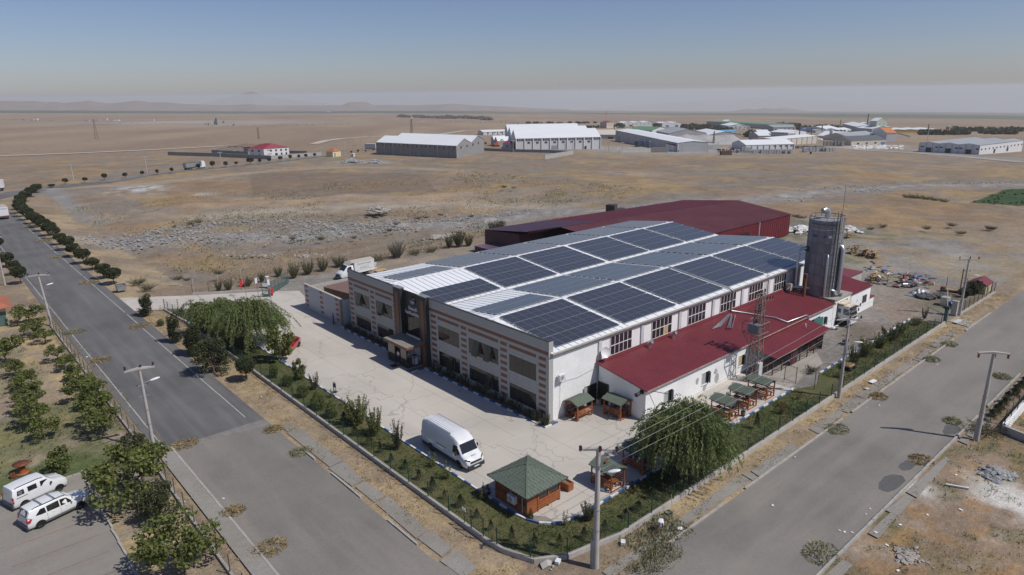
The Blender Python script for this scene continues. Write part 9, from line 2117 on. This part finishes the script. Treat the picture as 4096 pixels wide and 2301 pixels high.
t,P,H=F('white_hangar','big white hangar with three gables and black doors on the right','hangar','h2',(2105,488),(1488,458),C=(2550,455),eave=392,roof='across',ngab=3,rise=.07,rmat='far_roof_grey',wins=[('B',3,.17,.83,0,.52,4.4,'d'),('B',3,.03,.70,.52,.66,1.8,'w'),('B',3,.30,.95,.52,.66,1.8,'w'),('C',12,.05,.97,.48,.62,1.5,'w'),('C',2,.34,.64,0,.42,2.4,'d')],piers=('B',9,'beam_grey'))
F('works_tower','tall pale green works tower with sloping roof','tower','h2',(1040,268),(970,265),C=(1120,268),depth=15,eave=140,roof='gable',rise=.22,wall='far_sage',wins=[('C',2,.3,.7,.5,.56,1.2,'w'),('C',2,.3,.7,.7,.76,1.2,'w'),('B',2,.3,.7,.4,.46,1.2,'w')]);F('works_block','smaller pale green block left of the works tower','block','h2',(905,235),(850,232),C=(940,235),depth=14,eave=172,roof='gable',rise=.15,wall='far_sage',wins=[('B',3,.2,.8,.4,.55,1.2,'w')])
F('works_hall','grey hall at the foot of the works tower','hall','h2',(1000,270),(840,262),depth=24,eave=220,roof='gable',rise=.1,wall='far_grey',wins=[('B',1,.5,.5,0,.5,5,'d')]);F('works_back_hall','pale hall behind and left of the works tower','hall','h2',(840,255),(695,235),depth=24,eave=200,roof='gable',rise=.1,wall='far_grey');F('works_side_hall','grey hall right behind the works tower','hall','h2',(1110,265),(1200,265),depth=24,eave=202,roof='flat',wall='far_grey')
F('orange_roof_hall','tall white hall with an orange roof edge','hall','h2',(1148,352),(1250,353),depth=34,eave=262,roof='gable',rise=.10,rmat='far_orange');F('orange_low_roof','low hall with a bright orange roof patch','hall','h2',(1040,325),(1095,330),depth=26,eave=292,roof='gable',rise=.14,wall='far_cream',rmat='far_orange')
F('cream_long_shed','long cream shed with dark roof and blue door','shed','h2',(785,395),(1142,390),depth=20,eave=345,roof='gable',rise=.14,wall='far_cream',rmat='far_slate',wins=[('B',3,.2,.7,.35,.6,1.8,'w'),('B',1,.92,.92,0,.6,4,'b')]);F('grey_mid_shed','grey roofed shed with a strip of windows behind the cream shed','shed','h2',(740,345),(1045,335),depth=22,eave=300,roof='gable',rise=.12,wall='far_cream',rmat='far_roof_grey',wins=[('B',8,.2,.95,.35,.6,2,'w')])
F('arch_hall','white roofed low hall beside the white water tower','hall','h2',(690,335),(435,325),depth=26,eave=302,roof='gable',rise=.14,wall='far_cream');F('yellow_hall','long yellow hall with wavy white roof far right','hall','h2',(1200,258),(1720,262),depth=40,eave=232,roof='across',ngab=4,rise=.04,wall='far_yellow');F('white_office','white office group left of the estate trees','office','h2',(275,250),(420,262),depth=18,eave=215,roof='flat',wins=[('B',5,.1,.9,.4,.7,1.6,'w')]);F('blue_shed','dark blue sheet shed in the middle of the estate','shed','h2',(400,230),(505,232),depth=18,eave=208,roof='flat',wall='far_blue',rmat='far_blue');F('pale_hall','pale gabled hall between the blue shed and works','hall','h2',(520,262),(655,258),depth=26,eave=222,roof='gable',rise=.1,wall='far_grey');F('pale_low_hall','low pale hall in front of the works','hall','h2',(655,265),(788,262),depth=20,eave=236,roof='gable',rise=.1)
for j,(v,x,y,w,yt,m1,lab)in enumerate((('h1',195,258,28,185,'far_red','red and white banded cement silo, left of the pair'),('h1',228,258,22,178,'far_white','red and white banded cement silo, right of the pair'),('h1',297,340,34,215,'far_sage','grey green cement silo standing by the long shed'),('h1',331,340,34,255,'far_white','short white cement silo by the long shed'),('h1',1932,340,34,245,'far_green','green cement silo left of the stepped sheds'),('h2',578,330,36,228,'far_white','tall white cylinder tank in the estate'),('h1',421,210,12,172,'far_yellow','thin yellow tank behind the green roofed hall, first of the four'),('h1',438,210,12,172,'far_yellow','thin yellow tank behind the green roofed hall, second of the four'),('h1',490,210,12,172,'far_yellow','thin yellow tank behind the green roofed hall, third of the four'),('h1',507,210,12,172,'far_yellow','thin yellow tank behind the green roofed hall, last of the four'),('h2',1790,232,34,190,'far_orange','orange and brown silo tower on the right horizon'))):
 q=at(v,x,y);H=height_to(v,q,x,yt);r=w*VIEWS[v][2]/FPX*hy_(q.x,q.y)/2;t=thing('cement_silo',lab,'silo',tuple(q))
 n=4 if m1 in('far_red','far_orange')or 'banded' in lab else 1
 for k in range(n):B0().lathe([(r,H*.95*k/n-.5),(r,H*.95*(k+1)/n-.5 if n>1 else H*.95)],14,tuple(q)).build('shell',MT[m1 if k%2==0 or n==1 else('far_white' if m1=='far_red' else 'far_red' if m1=='far_white' else 'far_yellow')],t)
 B0().lathe([(r+.1,H*.95-.5),(0,H)],14,tuple(q)).build('top',MT.far_grey,t)
for j,(v,x,y,yt,w,lab)in enumerate((('h2',948,235,72,1.3,'thin dark chimney beside the works tower'),('h2',483,262,180,1.2,'short black chimney in the middle estate'),('h2',1580,262,178,1.0,'thin black pole chimney on the right plain'),('h3',1573,160,105,1.0,'dark pole behind the long white store'))):
 q=at(v,x,y);H=height_to(v,q,x,yt);t=thing('chimney',lab,'chimney',tuple(q));B0().tube([q-V_((0,0,1)),q+V_((0,0,H))],[w*.75,w*.5],8).build('stack',MT.far_slate,t);B0().tube([q+V_((0,0,H)),q+V_((0,0,H+.6))],w*.6,8).build('cap',MT.far_dark,t)
q=at('h3',2393,72);t=thing('flag_mast','tall mast with a red flag above the cream apartment house','flag',tuple(q));H=22;B0().tube([q,q+V_((0,0,H))],.2,6).build('pole',MT.steel_dull,t);B0().beam(q+V_((.3,0,H-2)),q+V_((3.2,-1,H-3.4)),.15,2.6).build('cloth',MT.flag_red,t)
q=at('h3',720,262);t=thing('billboard','grey billboard behind the concrete shed','billboard',tuple(q));B0().beam(q+V_((-5,1,3)),q+V_((5,-1,3)),.3,5).build('panel',MT.far_sage,t)
for s in(-3,3):B0().beam(q+V_((s,0,-1)),q+V_((s,0,2)),.3).build('post',MT.steel_dull,t)
q=at('h1',1490,485);H=height_to('h1',q,1490,420);t=thing('yard_sign','grey sign board on a post at the block yard entrance','sign',tuple(q));B0().beam(q+V_((-2.6,1.2,H-1.2)),q+V_((2.6,-1.2,H-1.2)),.3,2.6).build('panel',MT.far_roof_grey,t);B0().beam(q,q+V_((0,0,H-2)),.4).build('post',MT.steel_dull,t)
def mound(label,v,prof,base_y,depth,m):
 """prof: picture outline of the mound top; built as a real heap of that height and depth"""
 a,c=at(v,prof[0][0],base_y),at(v,prof[-1][0],base_y);n=V_((-(c-a).y,(c-a).x,0)).normalized()
 if n.dot(a)<0:n=-n
 rs_=np.random.RandomState(4);N=60;K=14;vs=[]
 for i in range(N+1):
  f=i/N;x=prof[0][0]+(prof[-1][0]-prof[0][0])*f;g_=at(v,x,base_y);yt=np.interp(x,[p[0]for p in prof],[p[1]for p in prof]);pk=g_+n*depth*.5;H=max(.05,height_to(v,pk,x,yt))
  for k in range(K+1):
   q=k/K;s=max(0,1-abs(2*q-1))**.85;p=g_+n*depth*q;vs.append((p.x,p.y,g_.z-.6+(H+.6)*s*(1+.10*(rs_.rand()-.5))))
 b=MB();b.add(vs,[(i*(K+1)+k,(i+1)*(K+1)+k,(i+1)*(K+1)+k+1,i*(K+1)+k+1)for i in range(N)for k in range(K)],0,True)
 o=b.build('gravel_mound',m);tag(o,label,'gravel mound')
gm=mat('pale_gravel',(.36,.35,.34),.95,.18,.15,fine=.1)
mound('large pale gravel mound behind the block yard','h1',[(960,372),(1060,310),(1180,282),(1300,300),(1420,285),(1560,300),(1700,284),(1800,284),(1960,395)],415,40,gm)
mound('lower pale gravel mound left of the large one','h1',[(690,335),(760,310),(880,298),(1000,305),(1080,330),(1160,350)],360,26,gm)
t=thing('block_stack','grey concrete block stacks in the yard before the gravel mound','block stacks',tuple(at('h1',1300,470)))
for(x,y,yt,w)in((1095,460,418,26),(1130,465,425,18),(1170,478,425,60),(1240,478,430,50),(1300,480,428,30),(1340,478,430,40),(1390,476,426,50),(1440,474,430,44)):
 q=at('h1',x,y);H=height_to('h1',q,x,yt);L=w*VIEWS['h1'][2]/FPX*hy_(q.x,q.y);B0().cbox((q.x,q.y,q.z+H/2),(L,L*.6,H),-.7).build('block_pile',MT.far_grey,t)
for j,(v,xs,y,yt,lab)in enumerate((('h1',range(1840,1960,30),500,448,'grey block stacks before the long white shed'),('h1',range(1985,2480,34),528,478,'long row of grey block stacks along the field edge'),('h2',range(300,640,34),455,415,'grey block stacks in the right hand yard'),('h2',range(225,520,30),425,395,'farther rows of grey block stacks'),('h2',range(515,715,36),398,350,'dark stacked pallets beside the cream shed'))):
 t=thing('block_stack',lab,'block stacks',tuple(at(v,xs[0],y)))
 for x in xs:
  q=at(v,x,y+ru_(-3,3));H=height_to(v,q,x,yt);L=26*VIEWS[v][2]/FPX*hy_(q.x,q.y);B0().cbox((q.x,q.y,q.z+H/2),(L,L*.8,H),-.7).build('block_pile',MT['far_grey' if j<3 else 'far_conc'],t)
q=at('h2',310,300);t=thing('gantry_crane','blue gantry crane over pale stone blocks','crane',tuple(q));a,c=at('h2',250,310),at('h2',372,305)
for p in(a,c):B0().beam(p,p+V_((0,0,9)),.8).build('leg',MT.kerb_blue,t)
B0().beam(a+V_((0,0,9)),c+V_((0,0,9)),1.0).build('girder',MT.kerb_blue,t)
rocks('stone_blocks',[tuple(at('h2',ru_(280,500),ru_(305,345)))for k in range(50)],1.8,MT.far_white,91)
rocks('white_marble_rubble',[tuple(at('h2',ru_(800,1320),ru_(395,432)))for k in range(160)],1.0,MT.stone_white,92)
t=thing('container','rusty red container at the field edge','container',tuple(at('h1',1620,548)));q=at('h1',1620,548);B0().cbox((q.x,q.y,q.z+1.1),(6.5,2.4,2.4),-.6).build('body',MT.rust_dark,t);B0().cbox((q.x,q.y,q.z+2.36),(6.6,2.5,.1),-.6).build('roof',MT.rust,t)
t=thing('black_containers','black container standing behind the red warehouse','container',tuple(at('a3',1040,1180)));q=at('a3',1040,1180);B0().cbox((q.x,q.y,q.z+1.2),(2.6,2.4,2.6),.4).build('body',MT.far_dark,t);q=at('a3',1120,1170);B0().cbox((q.x,q.y,q.z+.5),(4,1.6,1.2),.4).build('box',MT.far_dark,t)
t=thing('asphalt_plant','blue grey asphalt plant with a tall tower on the plain at left','asphalt plant',tuple(at('h5',1595,312)));q=at('h5',1595,312);H=height_to('h5',q,1595,262)
B0().cbox((q.x,q.y,q.z+H/2),(H*.22,H*.22,H),.7).build('tower',mat('plant_blue',(.10,.15,.20),.7,.2,.1),t);B0().cbox((q.x-H*.1,q.y+H*.15,q.z+H*.3),(H*.35,H*.3,H*.6),.7).build('hopper',MT.silo_d,t)
for(x,y,yt)in((1540,314,300),(1515,314,304),(1650,298,284),(1725,318,305)):p=at('h5',x,y);h_=height_to('h5',p,x,yt);B0().cbox((p.x,p.y,p.z+h_/2),(h_*1.6,h_,h_),.7).build('shed',MT.silo_b,t)
for j,(v,x,y,yt,w,m,lab)in enumerate((('h5',265,278,264,26,'far_white','white billboard with a red edge far left on the plain'),('h5',788,278,265,9,'far_white','white tank in the far quarry'),('h5',1133,283,270,5,'far_white','thin white mast house in the far quarry'),('h5',640,288,278,30,'far_grey','low grey sheds in the far quarry'),('h5',860,284,274,36,'far_white','row of white trucks in the far quarry'),('h5',720,284,274,24,'far_grey','grey containers in the far quarry'),('h5',2420,217,211,24,'far_white','tiny white building on the far plain'),('h3',580,50,42,24,'far_white','tiny white hut at the dark ravine'),('h3',690,92,82,4,'far_white','small white marker on the plain, leftmost'),('h3',797,94,82,4,'far_white','small white marker on the plain, second'),('h3',965,94,80,5,'far_white','small white marker on the plain, third'),('h3',1117,94,86,5,'far_white','small white marker on the plain, fourth'))):
 q=at(v,x,y);H=height_to(v,q,x,yt);L=w*VIEWS[v][2]/FPX*hy_(q.x,q.y);t=thing('far_block',lab,'building',tuple(q));a_=at2_(DIRR[1],DIRR[0]);B0().cbox((q.x,q.y,q.z+H/2),(L,max(L*.35,2),H),a_).build('wall',MT[m],t);B0().cbox((q.x,q.y,q.z+H+.3),(L*1.02,max(L*.36,2.2),.6),a_).build('roof',MT['far_red' if j==0 else 'far_grey'],t)
rocks('dark_rock_edge',[tuple(at('h3',x+ru_(-8,8),np.interp(x,[480,700,950,1050,1300],[42,48,56,50,68])+ru_(-3,4)))for x in np.linspace(480,1310,260)],9,mat('ravine_rock',(.055,.055,.055),.95,.2,.1),93,flat=.5)
strip('dirt_road',[tuple(at('a1',x,y)[:2])for x,y in((-200,652),(0,643),(700,617),(1300,590),(2100,548))],7.5,MT.pale_road,.25)
strip('dirt_road',[tuple(at('a2',x,y)[:2])for x,y in((600,530),(700,500),(850,480),(1100,462),(1400,462),(1560,437),(1780,438),(2000,405),(2600,385))]+[tuple(at('a3',x,y)[:2])for x,y in((350,372),(700,352),(950,335))],8,MT.pale_road,.25)
strip('estate_road',[tuple(at('a3',x,y)[:2])for x,y in((550,395),(520,430),(600,470))],10,MT.far_road,.2)
strip('gravel_track',[tuple(at('a4',x,y)[:2])for x,y in((2560,700),(1900,640),(1500,610),(1100,590),(800,560))],9,MT.concrete_old,.12)
def far_tree_mesh(seed):
 rs_=np.random.RandomState(seed);return blobs_crown('crown',[((rs_.uniform(-.5,.5),rs_.uniform(-.5,.5),rs_.uniform(1.2,2.2)),(.7,.7,.6))for k in range(5)],14,.28,'dark',seed,.4,.3)
FT=[far_tree_mesh(60+k)for k in range(3)];FTT=B0().tube([(0,0,-.5),(0,0,1.5)],.08,5).mesh('trunk',MT.bark)
def far_tree(v,x,y,yt,lab,grp,k):
 q=at(v,x,y);H=max(height_to(v,q,x,yt),1);t=thing('tree',lab,'tree',tuple(q),k*1.3,grp);s=H/2.6;t.scale=(s*1.05,s*1.05,s);put(FT[k%3],'crown',t,False);put(FTT,'trunk',t,False)
k=0
rnd=random.Random(12)
for(v,x0,x1,y0,y1,n,hh,lab,grp)in(('h5',20,380,277,285,14,7,'small dark tree along the far left track, %s','trees along the far left track'),('h5',1530,2560,324,312,22,6,'small dark tree along the far highway, %s','trees along the far highway'),('h3',1150,1800,95,105,18,9,'round tree along the estate road on the plain, %s','trees along the estate road'),('h5',690,1200,290,306,12,5,'small dark tree below the far quarry, %s','trees below the far quarry'),('h1',1700,2000,215,232,10,14,'bushy tree before the white halls of the estate, %s','trees before the estate halls'),('h1',1520,1860,503,500,13,30,'low green bush at the block yard wall, %s','bushes at the block yard'),('h1',2150,2470,525,527,9,26,'low green bush before the block stacks, %s','bushes before the block stacks'),('h1',2200,2330,318,320,4,22,'green tree before the white windowed hall, %s','trees before the windowed hall')):
 for j in range(n):
  f=(j+rnd.uniform(-.3,.3))/max(n-1,1);x=x0+(x1-x0)*f;y=y0+(y1-y0)*f+rnd.uniform(-1.5,1.5);far_tree(v,x,y,y-hh*rnd.uniform(.7,1.3),lab%(ORD[j]+' from the left'),grp,k);k+=1
for(v,x,y,yt,lab)in(('h1',2060,470,408,'dark slim tree before the long white shed'),('h1',1010,510,488,'bush at the corner of the red roofed office'),('h2',368,488,455,'grey green bush at the corner of the block yard'),('h3',1270,305,278,'small tree right of the concrete shed'),('h1',1765,530,495,'pale bush on the field before the block yard')):far_tree(v,x,y,yt,lab,None,k);k+=1
def wood(name,v,rects,n,size,m,seed):
 rs_=np.random.RandomState(seed);P=[];N=[]
 for(x0,x1,y0,y1,hpx)in rects:
  nn=int(n*(x1-x0)/sum(r[1]-r[0]for r in rects))
  for k in range(nn):
   x,y=rs_.uniform(x0,x1),rs_.uniform(y0,y1);q=at(v,x,y);H=height_to(v,q,x,y-hpx*rs_.uniform(.5,1.2));r=H*.45
   d=rs_.normal(size=(16,3));d/=np.linalg.norm(d,axis=1)[:,None];P.append(np.array([q.x,q.y,q.z+H*.5])+d*np.array([r,r,H*.5])*rs_.uniform(.6,1,(16,1)));N.append(d)
 P=np.concatenate(P);N=np.concatenate(N);U,V=rand_axes(len(P),rs_,N,size,.5);tag(put(quads_mesh(name,P,U,V,LM[m]),name),kind='stuff')
wood('wood','h2',[(1500,2000,275,285,40),(1830,2560,238,250,34),(2100,2500,280,262,30)],260,2.6,'dark',1)
wood('wood','h1',[(690,760,185,195,50),(1050,1400,188,200,42),(1100,1560,200,225,30),(2300,2570,200,190,50),(1400,1700,222,238,26),(180,300,185,200,42),(1880,1960,300,320,70)],300,2.2,'dark',2)
wood('wood','h2',[(0,260,190,180,20),(240,700,205,225,22),(600,780,285,275,30),(210,260,245,235,30)],120,2.4,'dark',3)
wood('plantation','h3',[(1650,2320,100,104,14),(1760,2330,140,145,20),(1900,2120,160,170,14)],150,1.8,'dark',4)
def hill(name,label,v,prof,ybase,dist,depth,m):
 N=90;K=10;vs=[];rs_=np.random.RandomState(len(prof))
 x0,x1=prof[0][0],prof[-1][0]
 for i in range(N+1):
  x=x0+(x1-x0)*i/N;yt=np.interp(x,[p[0]for p in prof],[p[1]for p in prof]);d=ray(v,x,yt);d=d/hy_(d[0],d[1])
  pk=CAM+d*dist;d0=np.array([d[0],d[1],0.0]);j=1+.0*rs_.rand()
  zb=float(base_z(pk[0],pk[1]))-60
  for k in range(K+1):
   q=k/K;s=(1-abs(2*q-1))**1.15;nz=(vnoise(np.array([i*.35+7*q]),np.array([q*6.0]),3)[0]-.5)*.16*(s*(1-s)*4)
   vs.append((pk[0]+d0[0]*depth*(q-.5),pk[1]+d0[1]*depth*(q-.5),zb+(pk[2]-zb)*(s+nz if k!=K//2 else 1)))
 b=MB();b.add(vs,[(i*(K+1)+k,(i+1)*(K+1)+k,(i+1)*(K+1)+k+1,i*(K+1)+k+1)[::-1]for i in range(N)for k in range(K)],0,True);o=b.build(name,m);tag(o,None,None,None,'structure')
hm=mat('hill_soil',(.21,.155,.12),.95,.2,.004)
hill('hills','','h5',[(-260,150),(-100,140),(30,136),(150,138),(250,136),(330,147),(415,142),(470,152),(560,143),(660,134),(720,146),(790,156),(900,147),(1020,133),(1100,147),(1230,146),(1330,158),(1500,164),(1650,170),(1750,166),(1850,158),(1900,168),(2000,172),(2300,168),(2600,170)],195,7600,2600,hm)
hill('hills','','h6',[(-40,92),(40,86),(70,82),(85,73),(130,71),(155,74),(180,84),(230,83),(330,84),(480,79),(560,85),(680,90),(800,96),(900,100)],98,8200,2200,hm)
hill('hills','','h6',[(1480,109),(1560,97),(1590,99),(1620,94),(1660,97),(1690,94),(1740,100),(1790,108),(1900,111),(2000,113)],112,9000,2400,hm)
hill('mountain','','h5',[(1350,170),(1500,150),(1620,125),(1720,100),(1800,78),(1850,68),(1880,72),(1930,95),(2000,112),(2150,130),(2350,150),(2600,172)],170,20000,3000,hm)
hill('mountain','','h6',[(900,104),(1200,80),(1500,62),(1640,52),(1800,66),(2000,80),(2300,96),(2560,108)],110,22000,4000,hm)
hz=MB();R_=24000;hz.box(-R_,R_,-R_,R_,-820,60)
m=bpy.data.materials.new('haze');m.use_nodes=True;n=m.node_tree.nodes;n.clear();pv=n.new('ShaderNodeVolumePrincipled');pv.inputs['Color'].default_value=(.87,.89,.92,1);pv.inputs['Density'].default_value=0.0001;pv.inputs['Anisotropy'].default_value=.1
o=n.new('ShaderNodeOutputMaterial');m.node_tree.links.new(pv.outputs[0],o.inputs['Volume'])
tag(hz.build('haze',m),kind='stuff')
